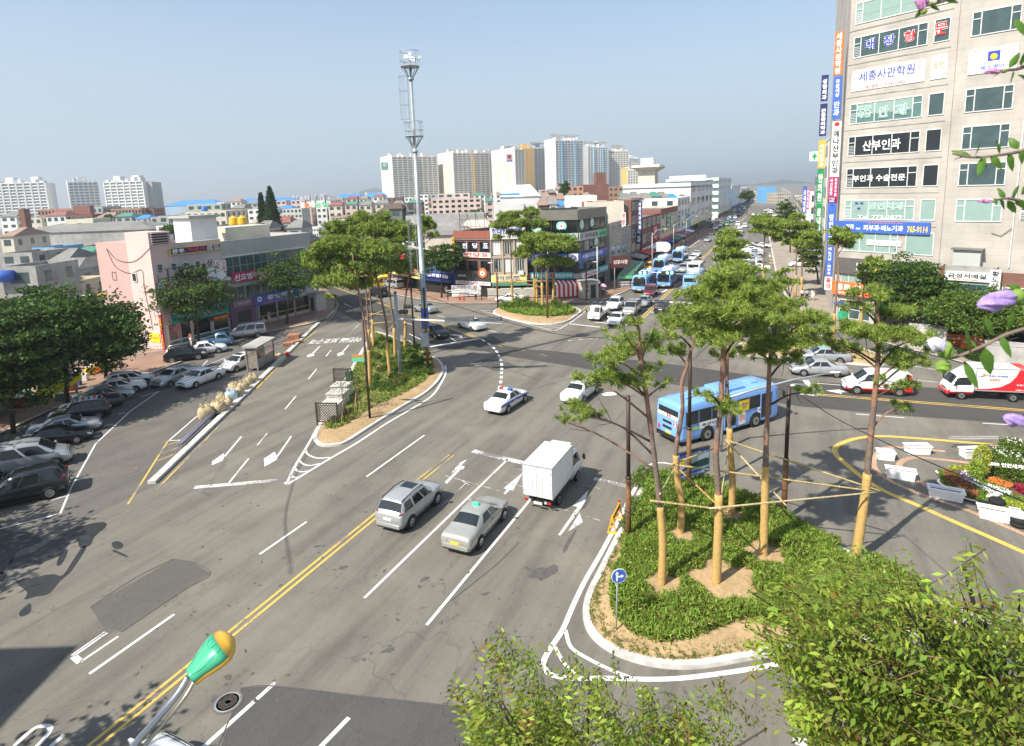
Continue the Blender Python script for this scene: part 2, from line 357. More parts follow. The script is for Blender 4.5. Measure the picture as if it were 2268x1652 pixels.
for i in range(120):x,y=rt_.uniform(300,1350),rt_.uniform(1000,1640);blob(G(x,y),rt_.uniform(.03,.12),rt_.uniform(.03,.08),rt_.uniform(0,3),200+i,dk,.0188,9)
struct('stains',r)
ISLANDS={}
def island(name,pts,h=.16,w=.28,mound=.25,white=False):
 o=smooth_closed(P2(pts),5)
 if area2(o)<0:o=o[::-1]
 i1=inset(o,w);k=len(o);mb=MB()
 vs=[(p[0],p[1],0)for p in o]+[(p[0],p[1],h)for p in inset(o,.02)]+[(p[0],p[1],h)for p in i1]+[(p[0],p[1],h-.06)for p in i1]
 fs=[(j*k+i,j*k+(i+1)%k,(j+1)*k+(i+1)%k,(j+1)*k+i)for j in range(3)for i in range(k)]
 mb.add(vs,fs,KERB);struct('island_kerb',mb)
 c=sum((Vector((p[0],p[1]))for p in i1),Vector((0,0)))/k;s=MB();rings=[1,.96,.85,.65,.4,.15];zz=[h-.04,h+.02,h+.02+mound*.5,h+mound*.85,h+mound,h+mound]
 vs=[];fs=[]
 for q,zq in zip(rings,zz):vs+=[(c.x+(p[0]-c.x)*q,c.y+(p[1]-c.y)*q,zq)for p in i1]
 for j in range(len(rings)-1):fs+=[(j*k+i,j*k+(i+1)%k,(j+1)*k+(i+1)%k,(j+1)*k+i)for i in range(k)]
 fs.append(tuple((len(rings)-1)*k+i for i in range(k)));s.add(vs,fs,SOIL);struct('island_soil',s,True)
 ISLANDS[name]=(i1,c,h,mound);return i1
I1=island('left',KB((283,1190),(300,1238),(350,1262),(440,1260),(520,1240),(640,1165),(800,1062),(960,962),(1100,880),(1190,800),(1238,725),(1240,675),(1205,628),(1130,590),(1000,520),(900,470),(780,428),(720,430),(660,530),(600,625),(520,765),(440,900),(330,1095)))
I2=island('near',KH((330,405),(285,475),(240,570),(180,680),(110,820),(55,930),(36,1010),(50,1090),(100,1160),(200,1225),(330,1268),(480,1288),(640,1280),(880,1238),(1200,1190),(1600,1140),(1850,1090),(1880,1050),(1820,1000),(1700,945),(1530,850),(1230,690),(1000,578),(760,460),(600,385),(500,352),(400,360)),.18,.3,.35)
I3=island('centre',KC((503,455),(520,478),(600,505),(700,530),(830,550),(940,550),(1050,528),(1110,490),(1150,460),(1140,440),(1080,422),(900,408),(700,402),(560,428)),.16,.3,.3)
I4=island('right',KK((60,400),(80,435),(300,455),(640,462),(760,490),(950,507),(1055,497),(1085,472),(900,400),(760,345),(640,318),(400,300),(160,330)),.16,.3,.3)
def pavement(pts,m,h=.13,name='pavement',kerbside=None):
 o=[Vector(p)if len(p)==2 and abs(p[0])<1e9 else p for p in pts];mb=MB();mb.prism(o,.0,h,KERB,m);struct(name,mb)
 if kerbside:
  kb=MB();q=o[kerbside[0]:kerbside[1]];ribbon(kb,q,.3,h+.006,KERB,.16 if area2(o)>0 else-.16);struct('kerb',kb)
S1=P2([(737,690),(722,706),(682,718),(582,738),(470,775),(345,822),(230,868),(120,905),(0,960),(-150,1030),(-300,960),(0,850),(215,800),(362,772),(700,682),(705,640),(690,615),(705,618),(722,640),(742,668)])
pavement(S1,PAVE,.13,'pavement',(0,10))
S2=P2(KE((230,985),(540,1010),(800,1075),(930,1135),(1200,1190),(1400,1215),(1800,1215),(2000,1205))+KC((800,396),(1140,388),(1288,372))+KD((1000,1408),(1240,1310),(1500,1140),(1760,940),(2080,712))+[(1640,462),(1620,462)]+KD((1900,700),(1600,940),(1350,1120),(1240,1190),(960,1280),(700,1350),(300,1370),(-100,1380))+[(1010,655),(960,645),(860,620),(780,590),(700,570)])
pavement(S2,PAVE,.13,'pavement',(0,16))
S3=P2([(2600,920),(2268,842),(2150,808),(2082,790),(1990,768),(1900,742),(1830,722),(1780,690),(1742,655),(1722,610),(1712,560),(1700,500),(1740,500),(1800,540),(1830,600),(1850,690),(1950,710),(2100,740),(2600,830)])
pavement(S3,PAVE2,.13,'pavement',(0,12))
mb=MB();mb.sheet(P2([(1690,500),(1735,560),(1760,650),(1850,722),(2600,880),(2600,600),(1900,500)]),.02,PAVE2);struct('forecourt',mb)
def median(pts,w,h,name):
 mb=MB();q=[Vector(G(*p))for p in pts];L=[];Rr=[]
 for i,p in enumerate(q):
  t=(q[min(i+1,len(q)-1)]-q[max(i-1,0)]).normalized();n=Vector((t.y,-t.x));L.append(p-n*w/2);Rr.append(p+n*w/2)
 mb.prism(L+Rr[::-1],0,h,KERB);struct(name,mb)
median([(336,1072),(440,972),(560,858),(668,752),(706,716)],.5,.2,'median_kerb')
Wm,Ym,WW,YW,PK=MB(),MB(),MB(),MB(),MB()
Z=.0165
def seg(mb,m,a,b,w=.15,off=0.,z=Z):ribbon(mb,[G(*a),G(*b)],w,z,m,off)
def curve(mb,m,pts,w=.15,n=5,z=Z,off=0.):ribbon(mb,smooth_open([G(*p)for p in pts],n),w,z,m,off)
def shape(mb,m,pts,z=Z):mb.sheet([G(*p)for p in pts],z,m)
for a,b,w in[((1124,1018),(807,1325),.15),((1186,1093),(945,1385),.15),((679,1156),(575,1228),.15),((940,964),(812,1056),.15),((386,1361),(198,1493),.15),((611,1511),(440,1665),.17),((773,1590),(700,1665),.17),((232,1400),(158,1452),.07),((262,1410),(178,1467),.12),((238,1402),(163,1454),.12),((163,1454),(178,1467),.25)]:seg(Wm,WHITE,a,b,w)
curve(Wm,WHITE,[(20,1665),(70,1618),(100,1608),(112,1616),(95,1640),(70,1665)],.16)
seg(Wm,WHITE,(142,1628),(100,1665),.16)
seg(WW,WHITE_WORN,(1047,999),(1178,1030),.5);seg(WW,WHITE_WORN,(1316,1060),(1392,1078),.4)
for off in(-.17,.17):seg(Ym,YELLOW,(841,1135),(180,1675),.14,off)
for off in(-.17,.17):seg(YW,YELLOW_WORN,(1000,1008),(846,1130),.12,off)
for pl in[((860,460),(1650,680)),((1650,680),(2268,868)),((1050,530),(830,735)),((830,735),(780,735)),((1460,400),(1360,510)),((1360,510),(1600,572)),((1600,572),(1640,545)),((1460,400),(1520,400)),((1520,400),(1630,428)),((2080,535),(2268,580)),((1020,510),(1080,545))]:
 seg(WW,WHITE_WORN,*KI(*pl),.05)
shape(Wm,WHITE,KI((1567,435),(1395,575),(1425,585),(1392,620),(1412,630),(1450,590),(1480,596)))
shape(Wm,WHITE,KI((860,520),(985,395),(1005,405),(880,535)));curve(Wm,WHITE,KI((985,400),(1015,378),(1030,385),(1010,405)),.15)
shape(Wm,WHITE,KI((1066,310),(985,350),(1000,352),(945,400),(918,442),(1000,378),(1025,352)))
shape(Wm,WHITE,KI((2165,590),(2020,735),(2060,748),(1888,1000),(1912,1004),(2098,755),(2130,700)))
shape(Wm,WHITE,KI((2085,795),(1980,968),(2112,885)))
curve(Wm,WHITE,KH((350,312),(300,400),(250,490),(190,610),(120,740),(50,860),(-10,985),(-60,1100),(-125,1200),(-150,1260),(-120,1310),(-20,1330),(150,1330),(400,1335),(600,1320),(900,1275),(1200,1210)),.22,4)
curve(Wm,WHITE,KH((350,312),(400,300),(470,310),(560,350)),.16,4);curve(Wm,WHITE,KH((320,370),(370,355),(470,345)),.12,4)
curve(Wm,WHITE,KH((-45,1100),(-20,1180),(60,1235),(170,1290),(260,1325)),.16,4);curve(Wm,WHITE,KH((-95,1180),(-50,1260),(20,1325)),.14,4)
curve(Wm,WHITE,KH((1820,990),(1950,1050),(2100,1130),(2300,1240)),.22,3);seg(Wm,WHITE,*KH((1040,1615),(1110,1640)),.4)
curve(Wm,WHITE,KB((90,1522),(150,1400),(240,1250),(330,1085),(430,900),(520,755),(600,615),(650,530),(712,425)),.17,4)
curve(Wm,WHITE,KB((78,1520),(90,1535),(130,1515),(410,1345),(600,1235),(820,1090),(1000,985),(1150,890),(1215,800),(1250,730),(1252,665)),.2,4)
for q in[((222,1285),(245,1320),(310,1345),(410,1340)),((180,1365),(210,1390),(260,1400),(330,1385)),((145,1420),(165,1440),(200,1446),(245,1440)),((115,1470),(130,1483),(150,1488),(180,1480))]:curve(Wm,WHITE,KB(*q),.15,4)
seg(WW,WHITE_WORN,(430,1080),(636,1062),.42)
for off in(0,):
 seg(Wm,WHITE,*KA((1595,902),(1484,1034)),.15);shape(Wm,WHITE,KA((1400,1092),(1400,1068),(1478,1013),(1482,1036),(1470,1062)))
 seg(Wm,WHITE,*KA((1924,901),(1832,1034)),.15);shape(Wm,WHITE,KA((1747,1102),(1743,1050),(1813,1003),(1834,1036),(1828,1056)))
for a,b,w in[((1955,635),(1883,722),.13),((1765,880),(1700,960),.1),((1642,1048),(1513,1208),.14)]:seg(WW,WHITE,*KA(a,b),w)
for a,b in[((398,1412),(470,1240)),((470,1240),(632,950)),((632,950),(860,735)),((860,735),(1050,603)),((398,1412),(0,1512)),((438,1295),(330,1325)),((480,1175),(320,1212)),((665,895),(620,905)),((745,820),(690,830)),((830,745),(780,755)),((1050,603),(930,640)),((1310,760),(1115,930)),((1115,930),(1240,924)),((1330,443),(1100,432)),((1330,443),(1530,367)),((1330,443),(1370,400))]:seg(WW,WHITE,*KA(a,b),.12)
seg(WW,YELLOW_WORN,*KA((1110,930),(845,1350)),.13)
for q in[((1095,960),(1210,928)),((1070,1010),(1180,975)),((1040,1062),(1150,1020))]:seg(YW,YELLOW_WORN,*KA(*q),.1)
seg(YW,YELLOW_WORN,*KA((1460,820),(1035,1252)),.13);seg(Ym,YELLOW,*KA((1980,285),(1690,590)),.16)
curve(Ym,YELLOW,[(742,690),(730,706),(690,722),(600,742),(540,757)],.14,4);curve(Ym,YELLOW,[(742,690),(748,672),(735,655),(712,640)],.14,4)
seg(Ym,YELLOW,*KA((1980,285),(2090,205)),.14)
shape(Wm,WHITE,KB((335,522),(325,524),(270,575),(235,590),(238,605),(290,592),(282,580)));shape(Wm,WHITE,KB((548,512),(538,514),(490,565),(455,578),(462,598),(512,580),(500,570)))
for a,b in[((412,552),(374,598)),((306,690),(245,765))]:seg(Wm,WHITE,*KB(a,b),.14)
T=MB();_a=G(800,752);_b=G(688,757);d=(_b-_a);
TM=Matrix.Translation(((_a.x+_b.x)/2,(_a.y+_b.y)/2,Z+.002))@Matrix.Rotation(math.atan2(d.y,d.x),4,'Z')
T.text('어린이 보호구역',2.6,d.length,WHITE,TM,.02,0.);struct('road_lettering',T)
for off in(-.17,.17):seg(Ym,YELLOW,(700,621),(1064,751),.14,off)
for a,b in[((275,1145),(335,1172)),((415,1215),(485,1247)),((580,1295),(640,1322)),((1000,1395),(1060,1412)),((1030,1500),(1145,1555)),((1370,1505),(1480,1575)),((1370,1490),(1460,1520)),((190,1105),(208,1112))]:seg(Wm,WHITE,*KE(a,b),.15)
shape(Wm,WHITE,KE((1440,1512),(1532,1540),(1525,1510),(1450,1502)));shape(Wm,WHITE,KE((1010,1575),(1085,1595),(1030,1560)))
seg(Wm,WHITE,*KE((1190,1628),(1700,1543)),.45)
cd_=[(1510,468),(1555,494),(1595,524),(1620,550),(1637,578),(1652,608),(1662,640),(1667,675),(1665,705),(1663,735),(1660,768),(1655,806),(1640,850)]
for i in range(len(cd_)-1):
 a,b=Vector(G(*KB(cd_[i])[0])),Vector(G(*KB(cd_[i+1])[0]));m1=a.lerp(b,.2);m2=a.lerp(b,.75);ribbon(Wm,[m1,m2],.28,Z,WHITE)
for q in[((1600,930),(1590,950)),((1572,978),(1555,1000))]:seg(WW,WHITE_WORN,*KB(*q),.25)
for q in[((460,650),(490,657)),((540,700),(570,712)),((680,727),(735,742)),((845,765),(900,782)),((560,690),(590,700))]:seg(YW,YELLOW_WORN,*KC(*q),.1)
for q in[((1050,668),(1085,665)),((1130,662),(1165,659)),((1205,655),(1235,652)),((1255,650),(1285,647)),((460,588),(555,616)),((90,480),(150,495))]:seg(WW,WHITE,*KC(*q),.13)
curve(Wm,WHITE,KC((400,445),(500,448)),.12);curve(Wm,WHITE,KC((430,455),(510,470),(700,530),(870,575),(960,592),(1060,540),(1120,500),(1200,437)),.16,3)
for q in[((900,578),(1000,570)),((850,562),(1020,558)),((1140,440),(1195,442))]:seg(Wm,WHITE,*KC(*q),.12)
seg(Wm,WHITE,*KC((1050,542),(1288,568)),.35);seg(Wm,WHITE,*KD((900,1625),(1200,1652)),.3)
ya,yb=Vector(G(1421.8,705)),Vector(G(1576.7,552.8));yd=(yb-ya).normalized()
for off in(-.2,.2):ribbon(Ym,[ya-yd*4,ya+yd*8.0],.17,Z,YELLOW,off);ribbon(Ym,[ya+yd*14,ya+yd*330],.17,Z,YELLOW,off)
for k in(-3.3,3.3,-6.6,6.6):
 s=22
 while s<300:ribbon(Wm,[ya+yd*s,ya+yd*(s+3)],.15,Z,WHITE,k);s+=8
for s0 in(9.2,):
 for i in range(-15,20):
  if abs(i)<1:continue
  for q in(0,2.3):ribbon(Wm,[ya+yd*(s0+q),ya+yd*(s0+q+1.7)],.5,Z,WHITE,i*.95)
seg(Wm,WHITE,*KD((1420,1530),(1860,1568)),.35);shape(Wm,WHITE,KD((1480,1580),(1530,1555),(1520,1590),(1500,1592)))
for q in[((1730,1005),(1755,992),(1785,1003),(1757,1018)),((1860,1003),(1890,990),(1918,1003),(1885,1018))]:
 q=KD(*q)
 for i in range(4):seg(Wm,WHITE,q[i],q[(i+1)%4],.2)
shape(Wm,WHITE,KD((1510,1345),(1580,1312),(1582,1325),(1535,1345)));seg(Wm,WHITE,*KD((1400,1352),(1490,1357)),.3)
seg(Wm,WHITE,*KD((1700,960),(1860,900)),.12)
ribbon(YW,[ya+Vector((-uy,ux))*9.6+yd*s for s in(4,320)],.14,Z,YELLOW)
for off in(-.17,.17):ribbon(Ym,[G(1811,874),G(2268,909),G(2600,936)],.13,Z+.0,YELLOW,off)
for a,b,w in[((410,1572),(765,1600),.14),((1338,1640),(1660,1658),.14),((80,1343),(300,1360),.14),((820,1318),(1010,1340),.13),((270,1197),(650,1190),.2),((300,1243),(380,1252),.12),((650,1190),(1080,1260),.12),((1400,1365),(1645,1385),.13),((40,1325),(130,1437),.5),((130,1437),(0,1425),.3)]:seg(Wm,WHITE,*KF(a,b),w)
shape(Wm,WHITE,KF((190,1400),(290,1392),(300,1400),(375,1405),(380,1412),(300,1412),(310,1425)))
curve(Ym,YELLOW,KG((2500,490),(2115,450),(1500,395),(1000,355),(750,343),(550,360),(400,405),(335,450),(330,490),(360,540),(450,620),(600,740),(800,862),(1100,992),(1500,1170),(1800,1300),(2115,1440),(2500,1600)),.34,4)
curve(PK,PINKBRICK,KG((1370,487),(1200,470),(900,445),(780,465),(710,530),(700,620),(760,700),(900,790),(1200,910),(1600,1050),(2115,1270),(2500,1430)),.3,4)
curve(PK,PINKBRICK,KG((1640,600),(1300,560),(1080,545),(960,580),(940,640),(1040,720),(1250,840)),.36,4)
yb_=G(*KJ((1165,730))[0])
for i in range(4):
 c=G(*KJ((1165,740+30*i))[0]);YT=Matrix.Translation((c.x,c.y,Z))@Matrix.Rotation(rad(-24),4,'Z');Ym.text('버스전용'[i],2.6,2.0,YELLOW,YT,.02,0)
seg(Ym,YELLOW,*KJ((1190,700),(1195,840)),.15);shape(Wm,WHITE,KJ((1130,750),(1118,765),(1126,765),(1127,778),(1137,778),(1138,765),(1146,765)))
for mb,nm in((Wm,'white_road_markings'),(Ym,'yellow_road_markings'),(WW,'worn_road_markings'),(YW,'worn_yellow_markings'),(PK,'paving_strips')):struct(nm,mb)
#  vehicles
TYRE=mat((.02,.02,.02),.8,0,.1,9,.3,0,None,0,'tyre rubber');RIM=mat((.5,.5,.5),.3,.8,0,1,.5,0,None,0,'wheel rim');GL=glass((.018,.024,.026),.06,'car glass')
BLK=mat((.02,.02,.021),.55,0,.1,5,.4,0,None,0,'black plastic');HEADL=mat((.75,.77,.78),.12,.2,0,1,.8,0,None,.5,'headlight glass');TAILL=mat((.5,.02,.02),.2,0,0,1,.6,0,None,.5,'tail light lens')
AMBER=mat((.8,.3,.03),.3,0,0,1,.5,0,None,0,'amber lens');PLATEY=mat((.75,.55,.05),.5,0,0,1,.4,0,None,0,'yellow plate');PLATEW=mat((.7,.7,.68),.5,0,0,1,.4,0,None,0,'white plate');PLATEG=mat((.05,.22,.12),.5,0,0,1,.4,0,None,0,'green plate')
CHROME=mat((.6,.6,.6),.2,.9,0,1,.5,0,None,0,'chrome');INTER=mat((.06,.055,.05),.9,0,0,1,.2,0,None,0,'seat cloth')
PAINTS=dict(white=(.80,.80,.79),silver=(.42,.435,.44),champagne=(.42,.42,.385),grey=(.2,.2,.2),black=(.012,.012,.014),red=(.5,.015,.015),maroon=(.16,.01,.018),blue=(.03,.06,.2),bus=(.2,.42,.85),lblue=(.16,.3,.48),dgrey=(.08,.085,.09),yellow=(.85,.45,.02),green=(.16,.42,.05))
def cpaint(c):
 if c in('silver','champagne','grey','dgrey','lblue'):return mat(PAINTS[c],.34,.35,.05,1.2,.5,0,None,.7,'car paint '+c)
 return mat(PAINTS[c],.3,0,.04,1.2,.5,0,None,.7,'car paint '+c)
SHAPES={'sedan':dict(L=4.75,st=[(-2.37,.45,.74,.74,.78,.66),(-2.31,.30,.83,.88,.95,.74),(-2.15,.24,.865,.93,1.0,.76),(-1.72,.2,.88,.95,1.03,.75),(-1.42,.2,.885,.95,1.06,.74),(-.72,.2,.89,.95,1.40,.60),(-.45,.2,.89,.94,1.435,.60),(.05,.2,.89,.93,1.45,.605),(.38,.2,.89,.92,1.42,.59),(1.12,.2,.885,.89,1.0,.73),(1.4,.2,.88,.86,.93,.72),(1.9,.22,.86,.79,.85,.69),(2.2,.26,.80,.70,.76,.64),(2.34,.32,.70,.58,.64,.58),(2.38,.42,.64,.5,.54,.54)],c=(4,5,8,9),wx=(-1.32,1.42),wr=.315,W=.89,win=[(.12,.56),(.60,1.0)]),'suv':dict(L=4.35,st=[(-2.17,.5,.78,.95,1.0,.74),(-2.12,.36,.86,1.02,1.06,.78),(-2.02,.3,.895,1.04,1.12,.78),(-1.72,.28,.905,1.05,1.6,.68),(-1.55,.28,.91,1.05,1.66,.67),(-.6,.28,.91,1.03,1.70,.68),(0.1,.28,.91,1.01,1.69,.675),(.3,.28,.91,1.0,1.65,.66),(1.0,.28,.905,.98,1.10,.76),(1.3,.28,.9,.97,1.05,.75),(1.8,.3,.88,.92,.99,.72),(2.05,.34,.83,.82,.9,.68),(2.17,.42,.74,.66,.74,.62)],c=(2,3,7,8),wx=(-1.32,1.31),wr=.355,W=.91,win=[(.05,.33),(.38,.68),(.72,1.0)]),'hatch':dict(L=4.2,st=[(-2.1,.45,.76,.9,.95,.72),(-2.05,.3,.84,.95,1.0,.76),(-1.95,.24,.87,.97,1.06,.75),(-1.55,.22,.88,.97,1.42,.62),(-1.2,.2,.88,.96,1.48,.62),(-.4,.2,.88,.94,1.5,.62),(.25,.2,.88,.92,1.46,.6),(1.05,.2,.88,.9,1.0,.73),(1.4,.2,.87,.86,.93,.7),(1.85,.24,.82,.76,.82,.66),(2.08,.36,.68,.6,.66,.58)],c=(2,3,6,7),wx=(-1.3,1.28),wr=.31,W=.88,win=[(.05,.33),(.38,.66),(.7,1.0)]),'van':dict(L=5.0,st=[(-2.5,.5,.82,1.0,1.1,.8),(-2.46,.36,.9,1.08,1.2,.84),(-2.4,.3,.92,1.1,1.8,.76),(-2.2,.28,.925,1.1,1.9,.75),(-1.0,.28,.925,1.1,1.93,.76),(.2,.28,.925,1.08,1.92,.76),(.75,.28,.925,1.06,1.84,.73),(1.65,.28,.92,1.02,1.16,.78),(1.95,.28,.9,.96,1.04,.76),(2.3,.32,.85,.84,.92,.7),(2.46,.4,.76,.7,.78,.62)],c=(1,2,6,7),wx=(-1.5,1.6),wr=.34,W=.925,win=[(.04,.3),(.34,.62),(.66,1.0)]),}
def car_wheel(par,x,y,r,w=.2,truck=False):
 s=1 if y>0 else-1;m=MB();m.T=Matrix.Translation((0,0,0))@Matrix.Rotation(rad(90),4,'X')
 m.lathe((0,0,-w/2),[(r*.62,0),(r*.9,0),(r,w*.15),(r,w*.85),(r*.9,w),(r*.62,w)],TYRE,18)
 t=m.build('wheel',par,True,(x,y-s*w*.35,r))
 m=MB();m.T=Matrix.Rotation(rad(90),4,'X');z=-s*(w/2+.004)
 m.lathe((0,0,z-.006),[(r*.2,0),(r*.64,0),(r*.64,.012),(r*.2,.012)],RIM,16)
 m.lathe((0,0,z-.012),[(r*.1,0),(r*.2,0),(r*.2,.024),(r*.1,.024)],BLK if truck else CHROME,8)
 for k in range(6):m.T=Matrix.Rotation(rad(90),4,'X')@Matrix.Rotation(k*PI/3,4,'Z');m.box((r*.36,0,z-.008),(r*.2,r*.09,.018),BLK)
 m.build('rim',t)
def surf_pt(st,u,ring):
 """ring runs 0..6 over the half profile: sill, side, belt, roof edge, crown"""
 i=min(int(u),len(st)-2);f=u-i;a=[p+(q-p)*f for p,q in zip(st[i],st[i+1])]
 x,zb,w,zt,top,tw=a;cr=.035
 prof=[(w*.9,zb),(w,zb+(zt-zb)*.35),(w*1.0,zb+(zt-zb)*.68),(w*.965,zt),(tw,top-.02),(tw*.82,top+cr*.35),(tw*.45,top+cr*.85),(0,top+cr)]
 j=min(int(ring),6);g_=ring-j;y=prof[j][0]+(prof[j+1][0]-prof[j][0])*g_;z=prof[j][1]+(prof[j+1][1]-prof[j][1])*g_
 return Vector((x,y,z))
def patch(mb,st,corners,m,off=.008,side=1,nu=4,nv=3):
 """corners: (u,r) bottom-back, bottom-front, top-front, top-back"""
 vs=[]
 for a in range(nv+1):
  for b in range(nu+1):
   fu,fv=b/nu,a/nv
   u=(corners[0][0]*(1-fu)+corners[1][0]*fu)*(1-fv)+(corners[3][0]*(1-fu)+corners[2][0]*fu)*fv
   r_=(corners[0][1]*(1-fu)+corners[1][1]*fu)*(1-fv)+(corners[3][1]*(1-fu)+corners[2][1]*fu)*fv
   p=surf_pt(st,u,r_);e=1e-2
   du=surf_pt(st,u+e,r_)-surf_pt(st,max(u-e,0),r_);dr=surf_pt(st,u,min(r_+e,6.999))-surf_pt(st,u,r_-e);n=du.cross(dr)
   if n.length>0:n.normalize()
   if n.y<-1e-3 or(abs(n.y)<1e-3 and n.z<0):n=-n
   p=p+n*off;vs.append((p.x,p.y*side,p.z))
 fs=[]
 for a in range(nv):
  for b in range(nu):
   q=(a*(nu+1)+b,a*(nu+1)+b+1,(a+1)*(nu+1)+b+1,(a+1)*(nu+1)+b);fs.append(q if side<0 else q[::-1])
 mb.add(vs,fs,m)
def car_body(st,m,low=None,zlow=0):
 mb=MB();rings=[0,1,2,3,4,5,6,7];n=len(st);vs=[];idx={}
 for i in range(n):
  row=[]
  for s_,rs in((1,rings),(-1,rings[::-1][1:])):
   for r_ in rs:
    p=surf_pt(st,i if i<n-1 else n-1-1e-9,r_);row.append(len(vs));vs.append((p.x,p.y*s_,p.z))
  idx[i]=row
 k=len(idx[0]);fs=[]
 for i in range(n-1):
  for j in range(k):fs.append((idx[i][j],idx[i+1][j],idx[i+1][(j+1)%k],idx[i][(j+1)%k])[::-1])
 mb.add(vs,fs+[tuple(idx[0])[::-1],tuple(idx[n-1])],m)
 if low:mb.m=[mb.mi(low)if max(mb.v[q][2]for q in f)<=zlow else t for f,t in zip(mb.f,mb.m)]
 return mb
NCAR=[0]
def place(px,py,head):
 g_=G(px,py);return(g_.x,g_.y,.017),rad(90-head)
def car(kind,color,px,py,head,label,name=None,cat=None,group=None,detail=2,plate=PLATEW,taxi=False,rails=False,front_light=True,sun_roof=False,scale=1.,low=None,zlow=.0,loc=None,panel=False):
 S=SHAPES[kind];st=S['st'];pm=cpaint(color)if isinstance(color,str)else color
 l_,rz=place(px,py,head)
 if loc:l_=loc
 nm=name or dict(sedan='sedan_car',suv='off_road_car',hatch='hatchback_car',van='van')[kind];ct=cat or dict(sedan='car',suv='suv',hatch='car',van='van')[kind]
 t=thing(nm,label,ct,l_,rz,group);t.scale=(scale,)*3
 body=car_body(st,pm,low,zlow).build('body',t,True)
 c0,c1,c2,c3=S['c'];W=S['W']
 mb=MB();mb.box((0,0,.16),(S['L']*.86,W*1.7,.2),BLK)
 for x in S['wx']:
  for s in(1,-1):mb.T=Matrix.Translation((x,s*(W+.003),S['wr']))@Matrix.Rotation(rad(90),4,'X');mb.cyl((0,0,-.01),S['wr']*1.22,.02,BLK,16)
 mb.T=Matrix();mb.build('underbody',t)
 for x in S['wx']:
  for s in(1,-1):
   if detail>0:car_wheel(t,x,s*(W+.012),S['wr'])
 if detail==0:
  m=MB()
  for x in S['wx']:
   for s in(1,-1):m.T=Matrix.Translation((x,s*(W-.07),S['wr']))@Matrix.Rotation(rad(90),4,'X');m.cyl((0,0,-.09),S['wr'],.18,TYRE,10)
  for o_ in(m.build('wheels',t),):tag(o_,kind='stuff')
 def win(nm_,cs,side=None,nu=5,nv=3):
  m=MB()
  for s in((side,)if side else(1,-1)):patch(m,st,cs,GL,.01,s,nu,nv)
  m.build(nm_,t,True)
 m=MB()
 for s in(1,-1):patch(m,st,[(c3-.06,4.25),(c3-.06,6.999),(c2+.1,6.999),(c2+.1,4.25)],GL,.012,s,4,3)
 m.build('windscreen',t,True)
 m=MB()
 for s in(1,-1):patch(m,st,[(c0+.12,4.25),(c0+.12,6.999),(c1-.08,6.999),(c1-.08,4.25)],GL,.012,s,4,3)
 m.build('rear_window',t,True)
 ub0,ub1=c0+.35,c3-.18;ut0,ut1=c1+.02,c2+.06
 xs=lambda u:surf_pt(st,u,4).x
 for s in(1,-1):
  for a,b in(S['win'][-1:]if panel else S['win']):
   def uu(f,top):
    lo,hi=(ut0,ut1)if top else(ub0,ub1);x_=xs(lo)+(xs(hi)-xs(lo))*f
    u0=lo
    while u0<hi and xs(u0)<x_:u0+=.02
    return u0
   m=MB();patch(m,st,[(uu(a,0),3.12),(uu(b,0),3.12),(uu(b,1),3.86),(uu(a,1),3.86)],GL,.012,s,3,2);m.build('side_window',t,True)
 xr,xf=st[0][0],st[-1][0];zb=st[1][3]
 if detail>0:
  hz_=.62 if kind in('sedan','hatch')else.74
  for s in(1,-1):
   m=MB();n=len(st);patch(m,st,[(n-3.3,2.2),(n-1.7,1.9),(n-1.7,2.9),(n-3.3,3.2)],HEADL,.014,s,3,2);m.build('headlight',t,True)
   m=MB()
   tz=zb-.2
   if kind in('van','suv'):m.hexa([(xr-.012,s*.62,tz-.1),(xr+.22,s*(W-.012),tz-.1),(xr+.22,s*(W-.06),tz-.1),(xr+.1,s*.62,tz-.1)][::s],[(xr+.02,s*.7,tz+.34),(xr+.22,s*(W-.05),tz+.34),(xr+.22,s*(W-.12),tz+.34),(xr+.1,s*.7,tz+.34)][::s],TAILL)
   else:m.hexa([(xr-.02,s*.42,tz),(xr+.24,s*(W-.018),tz),(xr+.24,s*(W-.08),tz),(xr+.1,s*.42,tz)][::s],[(xr+.0,s*.42,tz+.15),(xr+.24,s*(W-.02),tz+.17),(xr+.24,s*(W-.1),tz+.17),(xr+.1,s*.42,tz+.15)][::s],TAILL)
   m.build('tail_light',t)
   m=MB();zz=st[c3][3]+.1;m.hexa([(st[c3][0]-.16,s*(W-.04),zz-.03),(st[c3][0]-.04,s*(W-.04),zz-.03),(st[c3][0]-.06,s*(W+.17),zz),(st[c3][0]-.16,s*(W+.17),zz)][::s],[(st[c3][0]-.16,s*(W-.04),zz+.1),(st[c3][0]-.04,s*(W-.04),zz+.1),(st[c3][0]-.08,s*(W+.17),zz+.13),(st[c3][0]-.16,s*(W+.17),zz+.13)][::s],pm);m.build('mirror',t)
  for c_ in((xr-.015,0,zb-.3),(xf+.01,0,.38)):m=MB();m.box(c_,(.03,.5,.13),plate);m.build('number_plate',t)
  m=MB();n=len(st)
  for s in(1,-1):patch(m,st,[(n-2.2,4.6),(n-2.2,6.999),(n-1.5,6.999),(n-1.5,4.6)],BLK,.012,s,2,1)
  m.box((xf-.02,0,.3),(.04,1.1,.09),BLK);m.build('grille',t)
  m=MB();bm_=pm if kind in('sedan','hatch')and not low else BLK
  m.box((xr+.03,0,.34),(.12,W*1.62,.2),pm,0);m.box((xr+.02,0,.27),(.12,W*1.5,.08),BLK);m.build('bumper',t,bevel=.02);m=MB();m.box((xf-.02,0,.2),(.1,W*1.3,.1),BLK);m.build('bumper',t,bevel=.02)
  m=MB()
